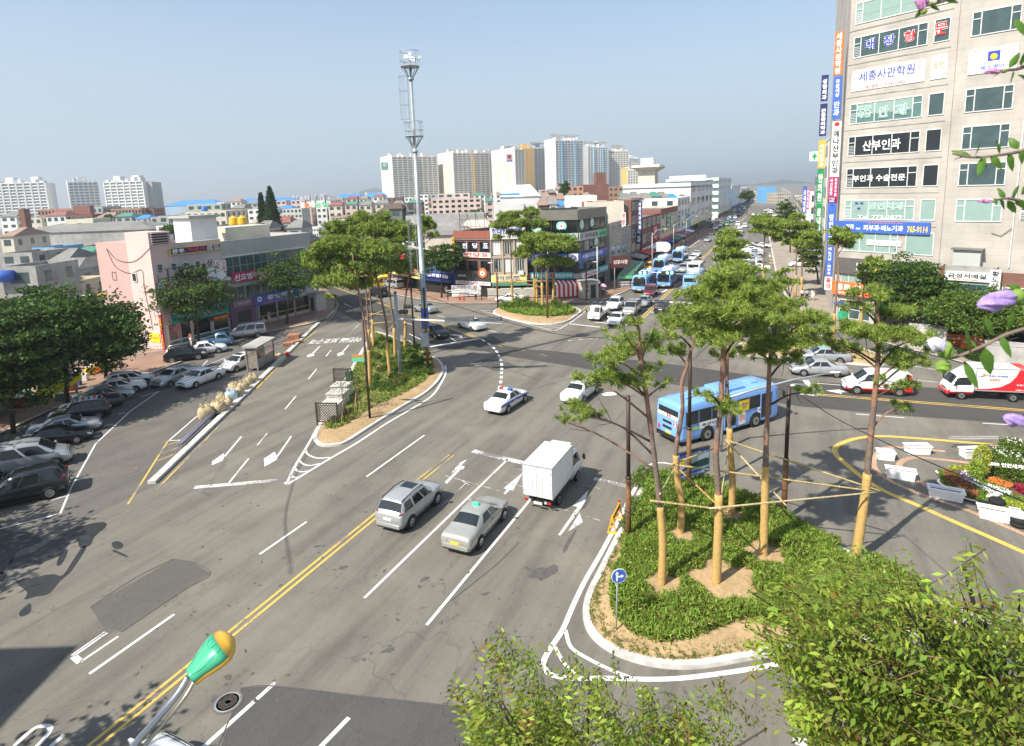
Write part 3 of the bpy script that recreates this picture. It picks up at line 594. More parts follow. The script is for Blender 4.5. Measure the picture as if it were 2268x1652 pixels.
  for s in(1,-1):
   for a,b in S['win'][:-1]:
    x_=xs(ub0)+(xs(ub1)-xs(ub0))*(b+.02)
    m.box((x_,s*(W-.012),.35),(.012,.03,.55),BLK)
   for a,b in S['win'][-2:]:
    x_=xs(ub0)+(xs(ub1)-xs(ub0))*(a+.05);h9=MB();h9 .box((x_+.08,s*(W-.015),zb-.16),(.16,.035,.03),pm if color!='white' else BLK);h9 .build('door_handle',t)
  m.build('door_trim',t)
  if detail>1:
   m=MB();m.box((xr*.35,0,.7),(.5,1.2,.5),INTER);m.build('seats',t)
 if taxi:
  m=MB();zt=max(s_[4]for s_ in st)+.03;m.hexa([(-.13,-.2,zt),(.1,-.2,zt),(.1,.2,zt),(-.13,.2,zt)],[(-.08,-.14,zt+.15),(.05,-.14,zt+.15),(.05,.14,zt+.15),(-.08,.14,zt+.15)],mat((.05,.62,.38),.35,0,0,1,.5,0,None,0,'mint plastic'));m.build('roof_lamp',t,bevel=.02)
 if rails:
  for s in(1,-1):
   m=MB();u0,u1=c1+.1,c2;pts=[surf_pt(st,u0+(u1-u0)*f,4.3)+Vector((0,0,h_))for f,h_ in((0,0),(.06,.07),(.5,.09),(.94,.07),(1,0))];m.tube([(p.x,p.y*s,p.z)for p in pts],.025,BLK if color=='silver' else CHROME,6);m.build('roof_rail',t,True)
 if sun_roof:
  m=MB();zt=max(s_[4]for s_ in st)+.038;m.box((-.1,0,zt-.02),(.62,.8,.025),GL);m.build('sunroof',t)
 NCAR[0]+=1;return t
def decal(t,body,loc,rot,h,w,m,name='lettering',bold=.02):
 mb=MB();mb.text(body,h,w,m,Matrix.Translation(loc)@rot,bold,.0);return mb.build(name,t)
RX=Matrix.Rotation(rad(90),4,'X');SIDE_R=Matrix.Rotation(rad(90),4,'X')
SIDE_L=Matrix.Rotation(rad(180),4,'Z')@RX;REAR=Matrix.Rotation(rad(-90),4,'Z')@RX;FRONT=Matrix.Rotation(rad(90),4,'Z')@RX
TRED=mat((.75,.03,.03),.5,0,0,1,.4,0,None,0,'red lettering');TBLU=mat((.03,.06,.4),.5,0,0,1,.4,0,None,0,'blue lettering');TBLK=mat((.02,.02,.02),.5,0,0,1,.4,0,None,0,'black lettering');TWHT=mat((.85,.85,.84),.5,0,0,1,.4,0,None,0,'white lettering');TYEL=mat((.85,.6,.03),.5,0,0,1,.4,0,None,0,'yellow lettering');TGRN=mat((.02,.3,.1),.5,0,0,1,.4,0,None,0,'green lettering');TORG=mat((.85,.2,.02),.5,0,0,1,.4,0,None,0,'orange lettering')
PWHITE=mat((.8,.8,.79),.5,0,.05,2,.4,0,None,0,'white panel')
def bus(px,py,head,label,L=10.4,W=2.45,H=3.0,color='bus',group=None,name='city_bus',detail=1,num='2',ac=True,roofcol=None):
 l_,rz=place(px,py,head);t=thing(name,label,'bus',l_,rz,group);pm=cpaint(color);x0,x1=-L/2,L/2;w=W/2
 st=[(x0,.5,w*.93,1.5,2.75,w*.80),(x0+.05,.38,w*.985,1.5,2.9,w*.86),(x0+.35,.35,w,1.5,H-.05,w*.9),(x0+2,.34,w,1.5,H,w*.9),(x1-2,.34,w,1.5,H,w*.9),(x1-.5,.34,w,1.5,H,w*.9),(x1-.12,.36,w*.985,1.5,H-.15,w*.87),(x1,.45,w*.94,1.5,2.55,w*.82)]
 n=len(st);vs=[];rows=[]
 for(x,zb,wh,zt,top,tw)in st:
  prof=[(wh*.97,zb),(wh,zb+.25),(wh,1.5),(wh*.99,2.45),(tw+.06,top-.14),(tw,top-.04),(tw*.6,top),(0,top+.02)]
  row=[]
  for s_,pr in((1,prof),(-1,prof[::-1][1:])):
   for y,z in pr:row.append(len(vs));vs.append((x,y*s_,z))
  rows.append(row)
 k=len(rows[0]);fs=[(rows[i][j],rows[i+1][j],rows[i+1][(j+1)%k],rows[i][(j+1)%k])[::-1]for i in range(n-1)for j in range(k)]
 m=MB();m.add(vs,fs+[tuple(rows[0])[::-1],tuple(rows[-1])],pm);m.build('body',t,True)
 m=MB();m.box((0,0,.2),(L*.93,W*.9,.25),BLK);m.box((x0+.1,0,.32),(.34,W*.95,.32),BLK);m.box((x1-.12,0,.3),(.3,W*.95,.3),BLK if detail else pm);m.build('bumper',t,bevel=.03)
 for x in(x0+2.45,x1-2.4):
  for s in(1,-1):
   a=MB();a.T=Matrix.Translation((x,s*(w+.002),.5))@RX;a.lathe((0,0,-.012),[(.62,0),(.62,.024)],BLK,20);a.build('wheel_arch',t)
   car_wheel(t,x,s*(w+.012),.48,.28,True)
 for s in(1,-1):
  xs=[x0+.45+i*(L-1.2)/7 for i in range(8)]
  for i in range(7):
   if s<0 and i in(3,6):continue
   a=MB();y=s*(w+.006);a.add([(xs[i]+.03,y,1.47),(xs[i+1]-.03,y,1.47),(xs[i+1]-.03,s*(w*.993+.004),2.42),(xs[i]+.03,s*(w*.993+.004),2.42)],[(0,1,2,3)if s<0 else(3,2,1,0)],GL);a.build('side_window',t)
  for i in((3,6)if s<0 else()):
   d=MB();y=s*(w+.008);d.box(((xs[i]+xs[i+1])/2,y,.4),(xs[i+1]-xs[i]-.06,.02,2.08),pm)
   for q in(-.25,.25):d.box(((xs[i]+xs[i+1])/2+q*(xs[i+1]-xs[i]),y-.012,.6),((xs[i+1]-xs[i])*.36,.02,1.8),GL)
   d.build('door',t)
 a=MB()
 for i in range(1,8):a.box((x0+L*i/8,0,.42),(.015,W+.012,1.0),BLK)
 a.box((0,0,1.38),(L*.96,W+.014,.03),BLK);a.build('panel_seam',t)
 a=MB();a.box((x0-.004,0,1.85),(.05,W*.74,.62),GL);a.box((x0+.01,0,1.83),(.03,W*.8,.68),BLK);a.build('rear_window',t,bevel=.02)
 a=MB();a.box((x1-.02,0,1.2),(.06,W*.84,1.3),GL);a.build('windscreen',t,bevel=.03)
 a=MB();a.box((x1+.0,0,2.52),(.06,W*.7,.26),BLK);a.text(num if num else '2',.2,.5,TYEL,Matrix.Translation((x1+.035,0,2.65))@FRONT,.02,0);a.build('destination_display',t)
 for s in(1,-1):
  for nm_,x,z,h_,w_,mm in(('headlight',x1+.005,.75,.2,.4,HEADL),('tail_light',x0-.01,.75,.32,.16,TAILL)):
   a=MB();a.box((x,s*w*.76,z),(.05,w_,h_),mm);a.build(nm_,t,bevel=.02)
  a=MB();a.tube([(x1-.1,s*w*.95,2.5),(x1+.35,s*(w+.12),2.3)],.02,BLK,6);a.box((x1+.35,s*(w+.14),1.85),(.08,.2,.42),BLK);a.build('mirror',t)
 for c_ in((x0-.012,0,.62),(x1+.02,0,.5)):a=MB();a.box(c_,(.03,.5,.18),PLATEY);a.build('number_plate',t)
 if ac:
  rc=roofcol or cpaint('bus');a=MB();a.box((x0+L*.55,0,H),(2.3,1.7,.2),rc);a.box((x0+L*.55,0,H+.19),(1.6,1.0,.06),rc);a.build('roof_unit',t,bevel=.06)
  a=MB()
  for x in(x0+1.6,x1-1.7):a.box((x,0,H+.0),(.8,.8,.1),rc)
  a.build('roof_hatch',t,bevel=.03)
 return t
def truck(px,py,head,label,kind,color='white',group=None,L=5.1,boxh=1.85,low=None):
 l_,rz=place(px,py,head);nm,ct=dict(box=('box_truck','truck'),pickup=('flatbed_truck','truck'),mini=('small_pickup_truck','truck'),post=('delivery_truck','truck'))[kind]
 t=thing(nm,label,ct,l_,rz,group);s_=.72 if kind=='mini' else 1.;pm=cpaint(color);x1=L/2;W=.87*(.85 if kind=='mini' else 1);H=1.98*(.88 if kind=='mini' else 1)
 cab=[(x1-1.75,.45,W,1.12,H-.08,W*.86),(x1-1.7,.42,W,1.12,H,W*.86),(x1-.95,.42,W,1.1,H,W*.86),(x1-.62,.42,W,1.08,H-.07,W*.84),(x1-.14,.42,W*.98,1.02,1.12,W*.88),(x1-.02,.45,W*.93,.9,.98,W*.82),(x1,.5,W*.88,.78,.84,W*.8)]
 body=car_body(cab,pm,low,.85).build('cab',t,True)
 m=MB()
 for s in(1,-1):patch(m,cab,[(3.85,4.2),(3.85,6.999),(3.06,6.999),(3.06,4.2)],GL,.012,s,4,3)
 m.build('windscreen',t,True)
 for s in(1,-1):
  m=MB();patch(m,cab,[(1.15,3.12),(3.7,3.1),(3.1,3.85),(1.15,3.85)],GL,.012,s,3,2);m.build('side_window',t,True)
  m=MB();m.box((x1-.01,s*W*.68,.66),(.06,.3,.17),HEADL);m.build('headlight',t,bevel=.02)
  m=MB();m.box((-x1-.0,s*W*.8,.52),(.06,.2,.12),TAILL);m.box((-x1,s*W*.55,.52),(.055,.12,.12),HEADL);m.build('tail_light',t)
  m=MB();m.tube([(x1-.5,s*W,1.35),(x1-.38,s*(W+.2),1.4)],.015,BLK,5);m.box((x1-.36,s*(W+.22),1.22),(.05,.16,.34),BLK);m.build('mirror',t)
 m=MB();m.box((x1+.01,0,.4),(.12,W*1.9,.24),low or pm);m.box((x1+.075,0,.45),(.02,.45,.1),PLATEG);m.box((x1+.01,0,.72),(.04,W*.9,.1),BLK);m.build('bumper',t,bevel=.02)
 m=MB()
 for s in(1,-1):m.box((-.2,s*.35,.5),(L-.6,.1,.14),BLK)
 m.box((-x1+.3,0,.45),(.1,1.3,.12),BLK);m.box((.2,.3,.4),(.7,.5,.3),BLK);m.box((-x1+.02,0,.4),(.04,.5,.14),PLATEW);m.build('chassis',t)
 for x in(-x1+1.05,x1-.95):
  for s in(1,-1):car_wheel(t,x,s*(W-.02),.33 if kind!='mini' else.27,.2,True)
 xb1=x1-1.82;xb0=-x1+.02;bl=xb1-xb0;xc=(xb0+xb1)/2
 if kind in('box','post'):
  bm=mat((.78,.79,.79),.4,0,.05,2,.5,0,None,.2,'box panel');z0=.82;m=MB();m.box((xc,0,z0),(bl,1.78,boxh),bm);o=m.build('cargo_box',t,bevel=.02)
  m=MB();tr=mat((.6,.61,.62),.35,.6,0,1,.5,0,None,0,'aluminium trim')
  for s in(1,-1):
   m.box((xc,s*.885,z0+boxh-.06),(bl+.02,.04,.07),tr);m.box((xc,s*.885,z0-.02),(bl+.02,.04,.08),tr)
   for x in(xb0,xb1):m.box((x,s*.885,z0),(.06,.04,boxh),tr)
   m.box((xb0-.012,s*.06,z0+.05),(.03,.03,boxh-.1),tr);m.box((xb0-.012,s*.3,z0+.05),(.03,.03,boxh-.1),tr)
  m.box((xb0-.01,0,z0+boxh-.05),(.04,1.76,.06),tr);m.build('frame',m and t)
  m=MB()
  for s in(1,-1):
   m.box((xb0-.006,s*.44,z0+.04),(.02,.84,boxh-.1),bm)
   for q in(.3,.9,1.5):m.box((xb0-.02,s*.8,z0+q),(.03,.16,.05),tr)
  m.build('rear_door',t)
  if kind=='box':
   m=MB();m.box((xb1-.6,-.9,z0+.1),(.75,.03,boxh-.2),bm);m.box((xb1-.6,-.912,z0+.8),(.05,.02,.3),tr);m.build('side_door',t)
   m=MB();m.box((xb1+.28,0,z0+boxh-.42),(.62,1.3,.34),bm);m.build('cooling_unit',t,bevel=.1)
   m=MB();m.text('신선식품',.09,.36,TGRN,Matrix.Translation((xb0-.022,-.42,z0+1.15))@REAR,.0,0);m.build('lettering',t)
  else:
   m=MB();m.hexa([(xb1-.02,-.8,H),(xb1-.02,.8,H),(x1-.7,.68,H),(x1-.7,-.68,H)],[(xb1-.02,-.8,H+.55),(xb1-.02,.8,H+.55),(xb1+.25,.75,H+.52),(xb1+.25,-.75,H+.52)],pm);m.build('wind_deflector',t,True,bevel=.08)
 else:
  m=MB();z0=.72 if kind!='mini' else.62;w2=W*1.03;m.box((xc,0,z0-.06),(bl,w2*2,.08),mat((.3,.3,.3),.6,0,.1,4,.4,0,None,0,'flatbed steel')if kind!='mini' else pm)
  for s in(1,-1):m.box((xc,s*w2,z0-.04),(bl,.05,.4),pm)
  for x in(xb0,xb1):m.box((x,0,z0-.04),(.05,w2*2,.4),pm)
  m.build('flatbed',t)
 return t
def strip_col(t,name,verts,m):mb=MB();mb.add(verts,[tuple(range(len(verts)))],m);return mb.build(name,t)
Q='vehicles in the crossing traffic'
car('suv','silver',912,1136,25,'silver suv with black roof rails and sunroof on the double yellow line',rails=True,sun_roof=True)
tx=car('sedan','champagne',1058,1175,25,'pale silver taxi with mint roof lamp in the lane beside the silver suv','taxi','taxi',plate=PLATEY,taxi=True)
tk=truck(1229,1086,26,'white refrigerated box truck seen from behind in the right lane','box')
pc=car('sedan','white',1124,899,31,'white and blue police car with red and blue light bar crossing the junction','police_car','police car')
m=MB()
for i,(c_,y)in enumerate((((.75,.02,.02),.38),((.8,.8,.8),0),((.03,.1,.6),-.38))):m.box((-.15,y,1.5),(.28,.38,.13),mat(c_,.2,0,0,1,.6,0,None,.4,'beacon lens'))
m.box((-.15,0,1.46),(.3,1.16,.05),BLK);m.build('light_bar',pc,bevel=.02)
m=MB();PB=mat((.03,.09,.45),.35,0,0,1,.5,0,None,.4,'police blue');PY=mat((.85,.5,.05),.4,0,0,1,.5,0,None,0,'police yellow')
for s in(1,-1):
 st_=SHAPES['sedan']['st'];patch(m,st_,[(1.2,2.0),(12.0,1.6),(12.0,2.5),(1.2,2.8)],PB,.009,s,16,2);patch(m,st_,[(1.2,1.75),(12,1.4),(12,1.58),(1.2,1.97)],PY,.0095,s,16,1)
 patch(m,st_,[(1.3,4.5),(1.3,5.6),(3.2,4.2),(3.2,4.05)],PB,.01,s,4,2)
m.build('livery_stripe',pc,True)
decal(pc,'경찰',(-.1,-.905,.66),SIDE_R,.16,.5,TWHT);decal(pc,'POLICE',(-2.392,.0,.84),REAR,.07,.5,TBLU)
car('sedan','white',1286,879,31,'plain white sedan in the junction between police car and blue bus')
_a,_b=G(1566,976),G(1683,942.3);bh=math.degrees(math.atan2(_b.x-_a.x,_b.y-_a.y));bd=(_b-_a).normalized();bn=Vector((-bd.y,bd.x))
bc=_a+bd*2.35+bn*1.22;px_,py_=PJ((bc.x,bc.y,0))
bs=bus(px_,py_,bh,'blue city bus turning behind the pines with a number 2 on its side and rear',L=9.6,num='2')
x0=-4.8
m=MB();m.add([(x0-.04,1.03,1.84),(x0-.04,-1.03,1.84),(x0-.04,-1.03,2.1),(x0-.04,1.03,2.1)],[(3,2,1,0)],PWHITE)
m.add([(x0-.044,.1,1.85),(x0-.044,-.28,1.85),(x0-.044,-.28,2.09),(x0-.044,.1,2.09)],[(3,2,1,0)],TRED)
m.text('2',.2,.2,TWHT,Matrix.Translation((x0-.05,-.09,1.97))@REAR,.03,0);m.text('연안부두 동인천역',.17,.8,TBLU,Matrix.Translation((x0-.046,.58,1.97))@REAR,0,0);m.text('신포시장 송현동',.17,.65,TRED,Matrix.Translation((x0-.046,-.66,1.97))@REAR,0,0)
m.add([(x0-.014,-.52,1.35),(x0-.014,-.9,1.35),(x0-.014,-.9,1.62),(x0-.014,-.52,1.62)],[(3,2,1,0)],TRED);m.text('2',.22,.25,TWHT,Matrix.Translation((x0-.02,-.71,1.48))@REAR,.03,0);m.build('route_sign',bs)
m=MB()
for z in(1.38,.98):m.box((x0-.004,.1,z),(.03,.9,.18),BLK)
m.build('engine_grille',bs)
def sidep(t,x,z,w,h,col,txt,tcol,y,name='advert_panel',th=.5,tw=.8):
 m=MB();m.add([(x-w/2,y,z),(x+w/2,y,z),(x+w/2,y,z+h),(x-w/2,y,z+h)],[(0,1,2,3)],col)
 if txt:m.text(txt,h*th,w*tw,tcol,Matrix.Translation((x,y-.004,z+h/2))@SIDE_R,.02,0)
 return m.build(name,t)
yy=-1.235
sidep(bs,-2.0,1.0,2.2,.48,PWHITE,'옥션닷컴',TBLK,yy);sidep(bs,-3.6,1.0,.9,.3,mat((.2,.45,.08),.5,0,0,1,.4,0,None,0,'green panel'),'인천',TWHT,yy-.001)
sidep(bs,1.0,.5,.7,.95,PWHITE,'장미',TRED,yy,'flower_poster');sidep(bs,3.2,1.0,1.3,.46,PWHITE,'CJ        ',TBLU,yy);m=MB();m.T=Matrix.Translation((3.45,yy-.004,1.23))@SIDE_R;m.lathe((0,0,0),[(.21,0),(.0,.001)],TRED,18);m.T=Matrix();m.text('2',.26,.2,TWHT,Matrix.Translation((3.45,yy-.01,1.23))@SIDE_R,.03,0);m.build('route_badge',bs)
sidep(bs,1.15,1.48,1.0,.82,mat((.85,.58,.03),.5,0,0,1,.4,0,None,0,'yellow panel'),'교통카드\n안내',TBLU,yy-.03,'yellow_notice')
car('sedan','white',1043,728,322,'white sedan driving away just above the double yellow line by the stop line',detail=2)
car('sedan','black',966,744,145,'black sedan with green plate waiting at the stop line on fresh asphalt',plate=PLATEG)
car('sedan','silver',942,691,318,'silver sedan driving away up the left road behind the tall mast')
car('van','black',837,656,318,'black people carrier driving up the left road behind the tied pines','people_carrier',scale=.93)
car('van','silver',872,638,318,'silver panel van unloading at the kerb behind the black people carrier')
car('sedan','white',1130,669,277,'pearl white sedan parked side on along the kerb before the utility cabinets')
qk='vehicles waiting at the crossing stop line'
truck(1326,704,204,'white flatbed truck at the head of the waiting lanes','pickup',group=qk)
car('suv','white',1363,683,204,'white suv standing behind the white flatbed truck',group=qk,detail=1,rails=True)
car('van','silver',1400,694,204,'silver minivan waiting beside the white suv',group=qk,detail=1)
car('sedan','white',1367,716,204,'white sedan at the stop line partly hidden by the pine',group=qk,detail=1)
car('sedan','silver',1427,676,204,'silver taxi with mint roof lamp behind the silver minivan','taxi','taxi',group=qk,detail=1,taxi=True)
car('van','maroon',1440,655,204,'dark red people carrier just past the zebra crossing','people_carrier',group=qk,detail=1,scale=.93)
car('suv','black',1468,691,24,'black suv driving away over the zebra crossing',detail=1,rails=True)
car('sedan','black',1392,776,24,'dark sedan half hidden behind the near left pine',detail=1)
bg_='blue city buses on the main road'
WR=mat((.75,.78,.8),.5,0,.05,1,.4,0,None,0,'white roof unit')
def busat(px,py,head,label,**k):
 g_=G(px,py);L=k.get('L',10.4);d=Vector((math.sin(rad(head)),math.cos(rad(head))));c=g_-d*L/2;q=PJ((c.x,c.y,0));return bus(q[0],q[1],head,label,group=bg_,roofcol=WR,**k)
busat(1416,650,204,'blue city bus pulling in at the kerb by the green subway canopy')
busat(1469,640,204,'blue city bus in the middle lane at the zebra crossing')
busat(1459,606,204,'second blue city bus in the kerb lane behind the one at the canopy')
busat(1500,583,204,'rearmost blue city bus of the kerb lane queue')
busat(1545,628,24,'blue city bus seen from behind heading away up the main road')
busat(1545,603,24,'silver white minibus driving away ahead of the blue bus',color='white',L=7,H=2.6,ac=False,name='minibus')
car('van','yellow',1440,600,204,'yellow van between the kerb and the queued blue buses',detail=1)
car('suv','red',1550,602,24,'small bright red car driving away beside the double yellow line',detail=1,scale=.85)
q2='cars queued behind the blue buses'
for px,py,k_,c_,lb in[(1515,618,'sedan','dgrey','dark grey sedan beside the rear of the middle lane bus'),(1514,602,'suv','silver','silver suv in the queue behind the dark grey sedan'),(1525,588,'sedan','silver','silver sedan fourth from the rear of the bus lane queue'),(1534,577,'sedan','white','white sedan directly behind a silver one in the queue'),(1543,568,'sedan','white','last white sedan of the queue near the diamond road marks'),(1567,535,'sedan','silver','lone silver sedan driving towards the queue on open road'),(1579,520,'sedan','black','black sedan heading the far platoon of cars'),(1596,521,'van','blue','dark blue van beside the leading black sedan')]:car(k_,c_,px,py,204,lb,group=q2,detail=1)
far={}
def farcar(k_,c_,px,py,head,label,group):
 key=(k_,c_)
 if key not in far:far[key]=car(k_,c_,px,py,head,label,group=group,detail=0);return far[key]
 o=copy_tree(far[key]);l_,rz=place(px,py,head);o.location=l_;o.rotation_euler.z=rz;o['label']=label;o['group']=group;return o
gf='traffic far up the main road'
FT=[(845,1030,'sedan','white'),(803,1005,'van','dgrey'),(912,992,'sedan','white'),(945,1045,'sedan','dgrey'),(992,985,'van','green'),(1058,935,'van','lblue'),(935,962,'sedan','white'),(866,935,'van','white'),(943,905,'van','dgrey'),(1010,905,'sedan','silver'),(1030,888,'sedan','white'),(1062,870,'sedan','silver'),(1097,862,'sedan','white'),(1105,890,'sedan','white'),(1140,855,'sedan','dgrey'),(1090,800,'van','white'),(1150,795,'van','lblue'),(1222,772,'van','white'),(1190,750,'van','silver'),(1245,745,'sedan','dgrey'),(980,925,'sedan','silver')]
WORD=['first','second','third','fourth','fifth','sixth','seventh','eighth','ninth','tenth','eleventh','twelfth']
cnt={}
KIND=dict(sedan='sedan',van='van',suv='suv',hatch='hatchback');CN=dict(dgrey='dark grey',lblue='pale blue')
for x,y,k_,c_ in FT:
 i=cnt.get((k_,c_),0);cnt[(k_,c_)]=i+1;p=KL((x,y))[0]
 farcar(k_,c_,p[0],p[1],204,'%s %s %s from the near end of the oncoming jam'%(WORD[i],CN.get(c_,c_),KIND[k_]),gf)
for i,(x,y,k_,c_)in enumerate([(1143,985,'van','white'),(1232,1005,'van','white'),(1340,850,'sedan','white'),(1165,1025,'sedan','white'),(1180,1070,'sedan','silver'),(1160,1110,'sedan','blue')]):
 p=KL((x,y))[0];farcar(k_,c_,p[0],p[1],24,['white pickup van heading away beside the yellow line','white box van heading away in the second lane','far white sedan alone in the outbound lane','white sedan just behind the white box van','silver sedan heading away half behind the pine','blue sedan heading away behind the pine crown'][i],'traffic heading away on the main road')
gp='cars parked side by side in the service road'
for i,(x,y,c_)in enumerate([(1300,1245,'white'),(1370,1240,'black'),(1440,1245,'white'),(1320,1268,'dgrey'),(1310,1295,'white'),(1350,1320,'white'),(1350,1352,'silver'),(1300,1400,'silver'),(1340,1440,'silver')]):
 p=KL((x,y))[0];farcar('sedan',c_,p[0],p[1]+4,290,'%s %s sedan from the far end of the service road row'%(WORD[i],CN.get(c_,c_)),gp)
for i,(x,y,c_,lb)in enumerate([(1250,1580,'blue','dark blue sedan at the near end of the service road'),(1310,1555,'black','black sedan parked behind the dark blue one by the pine trunk'),(1400,1560,'white','white sedan beside the tall pine trunks in the service road')]):
 p=KL((x,y))[0];farcar('sedan',c_,p[0],p[1],300,lb,gp)
for i,(x,y,c_)in enumerate([(1450,845,'white'),(1490,835,'silver'),(1530,828,'white'),(1500,815,'dgrey'),(1540,805,'white'),(1525,792,'white'),(1560,785,'dgrey'),(1600,865,'white'),(1460,865,'silver'),(1555,850,'black')]):
 p=KL((x,y))[0];farcar('sedan',c_,p[0],p[1],280,'%s car of the cluster parked far right of the main road, %s'%(WORD[i],CN.get(c_,c_)),'cars parked far up on the right')
car('van','white',1775,592,285,'white van parked in front of the tower forecourt behind the pines',detail=1)
car('sedan','silver',1812,829,284,'silver sedan with orange door lettering ahead of the red and white van',detail=2)
car('sedan','silver',1822,800,284,'silver taxi partly behind the other silver sedan by the right island','taxi','taxi',taxi=True)
RW=mat((.72,.02,.03),.32,0,.03,1,.5,0,None,.6,'mail red')
pv=car('van','white',1938,868,286,'white van with red rear and red skirt stopped on the right road','delivery_van',low=RW,zlow=.68,panel=True)
stv=SHAPES['van']['st'];m=MB()
for s in(1,-1):
 patch(m,stv,[(1.6,.4),(3.9,.4),(3.2,2.2),(1.6,2.9)],RW,.011,s,5,4);patch(m,stv,[(1.8,3.1),(3.0,3.1),(3.25,3.95),(2.2,3.95)],RW,.016,s,4,3)
 patch(m,stv,[(1.9,2.9),(3.2,2.9),(3.2,3.1),(1.9,3.1)],TWHT,.018,s,3,1)
patch(m,stv,[(.2,3.0),(1.9,3.0),(1.9,4.4),(.2,4.4)],RW,.012,1,3,3);patch(m,stv,[(.2,3.0),(1.9,3.0),(1.9,4.4),(.2,4.4)],RW,.012,-1,3,3);m.build('red_livery',pv,True)
decal(pv,'우체국택배',(-.4,.945,1.25),SIDE_L,.16,.9,TBLU);decal(pv,'EMS',(-.4,.945,.98),SIDE_L,.16,.6,TORG)
pt=truck(2175,880,285,'white and red box truck with wind deflector at the right edge of the road','post',low=RW,L=5.5)
m=MB();xb0=-2.73
for s in(1,-1):
 y=s*.9;q=[(xb0,y,.8),(.9,y,.8),(.9,y,.95),(.0,y,1.02),(-.8,y,1.2),(-1.4,y,1.6),(-1.75,y,2.1),(-1.95,y,2.66),(xb0,y,2.66)];m.add(q,[tuple(range(9))if s<0 else tuple(range(9))[::-1]],RW)
m.add([(xb0-.03,-.88,.84),(xb0-.03,.88,.84),(xb0-.03,.88,2.64),(xb0-.03,-.88,2.64)],[(3,2,1,0)],RW);m.add([(xb0,-.86,2.69),(xb0+.7,-.86,2.69),(xb0+.7,.86,2.69),(xb0,.86,2.69)],[(0,1,2,3)],RW);m.build('red_livery',pt)
decal(pt,'우체국 국제특송',(-.55,.905,2.05),SIDE_L,.17,1.3,TBLU);decal(pt,'EMS',(-.35,.905,1.75),SIDE_L,.2,.7,TORG);decal(pt,'우편사업',(-2.2,.906,1.4),SIDE_L,.14,.8,TWHT);decal(pt,'1588-1300',(-2.2,.906,1.0),SIDE_L,.11,.8,TWHT)
m=MB();m.T=Matrix.Translation((.45,.905,2.0))@SIDE_L;m.add([(-.5,-.1,0),(.0,-.02,0),(.5,.12,0),(.05,.08,0)],[(0,1,2,3)],TBLU);m.lathe((.05,.12,0),[(.12,0),(0,.002)],AMBER,12);m.build('bird_emblem',pt)
_b1,_b2=G(0,1171),G(134,1137);bayh=math.degrees(math.atan2(_b2 .x-_b1 .x,_b2 .y-_b1 .y));gk='cars parked in the shaded bays'
for k_,c_,px,py,fl,lb,kw in[('hatch','white',290,853,0,'white estate car parked in the farthest shaded bay',dict(rails=True)),('sedan','white',262,871,0,'white sedan parked second in the shaded row',{}),('sedan','silver',232,889,0,'silver sedan parked between a white and a black car',{}),('sedan','black',203,909,180,'black sedan backed out way round with red tail lights to the lane',dict(plate=PLATEG)),('suv','black',178,931,180,'black suv covered with white advertising posters',dict(rails=True)),('sedan','silver',147,962,0,'silver grey sedan behind the black limousine in the bays',{}),('sedan','black',122,985,0,'black limousine with chrome grille parked by the silver van',{}),('suv','black',52,1106,180,'black off road car with bull bar nearest the lower left corner',dict(scale=1.08))]:
 o=car(k_,c_,px,py,bayh+fl,lb,group=gk,**kw)
 if 'posters' in lb:
  for s in(1,-1):
   for x in(-.9,.0):
    m=MB();m.add([(x-.35,s*.79,1.1),(x+.35,s*.79,1.1),(x+.3,s*.7,1.5),(x-.3,s*.7,1.5)],[(0,1,2,3)if s<0 else(3,2,1,0)],PWHITE);m.build('poster',o)
  m=MB();m.box((-.6,0,1.745),(1.6,1.1,.02),PWHITE)
  for i in range(4):m.box((-1.2+i*.4,0,1.767),(.16,.9,.004),TBLU if i%2 else TRED)
  m.build('roof_banner',o)
vn=car('van','silver',62,1040,bayh,'long silver minivan parked across the shaded bays at the left edge',group=gk,scale=1.04)
g2='cars standing in the sunny part of the car park'
car('sedan','silver',388,846,196,'silver white sedan with green plate standing left of the other white sedan',group=g2,plate=PLATEG)
car('sedan','white',446,848,200,'white sedan with a green plate and open sight of the driver',group=g2,plate=PLATEG)
car('hatch','white',531,815,200,'white hatchback with dark roof glass beside the glass shelter',group=g2,sun_roof=True)
car('suv','black',413,797,bayh+8,'black suv with silver roof rails parked before the pharmacy',group=g2,rails=True)
car('sedan','white',455,783,bayh+5,'white sedan parked between the black suv and the blue pickup',group=g2)
truck(481,768,bayh+14,'small pale blue pickup truck parked at the kerb','mini','lblue',group=g2,L=3.5)
sv=car('van','silver',545,748,248,'silver grey minivan with side posters parked outside the ear clinic',group=g2,low=mat((.12,.12,.125),.5,0,0,1,.4,0,None,.3,'grey lower paint'),zlow=.75)
m=MB();m.add([(-1.0,.945,.75),(.1,.945,.75),(.1,.945,1.05),(-1.0,.945,1.05)],[(3,2,1,0)],PWHITE);m.text('이비인후과',.16,.9,TRED,Matrix.Translation((-.45,.95,.9))@SIDE_L,.02,0);m.build('poster',sv)
wc=car('van','white',236,1850,25,'white van roof just entering the picture below the green street lamp')
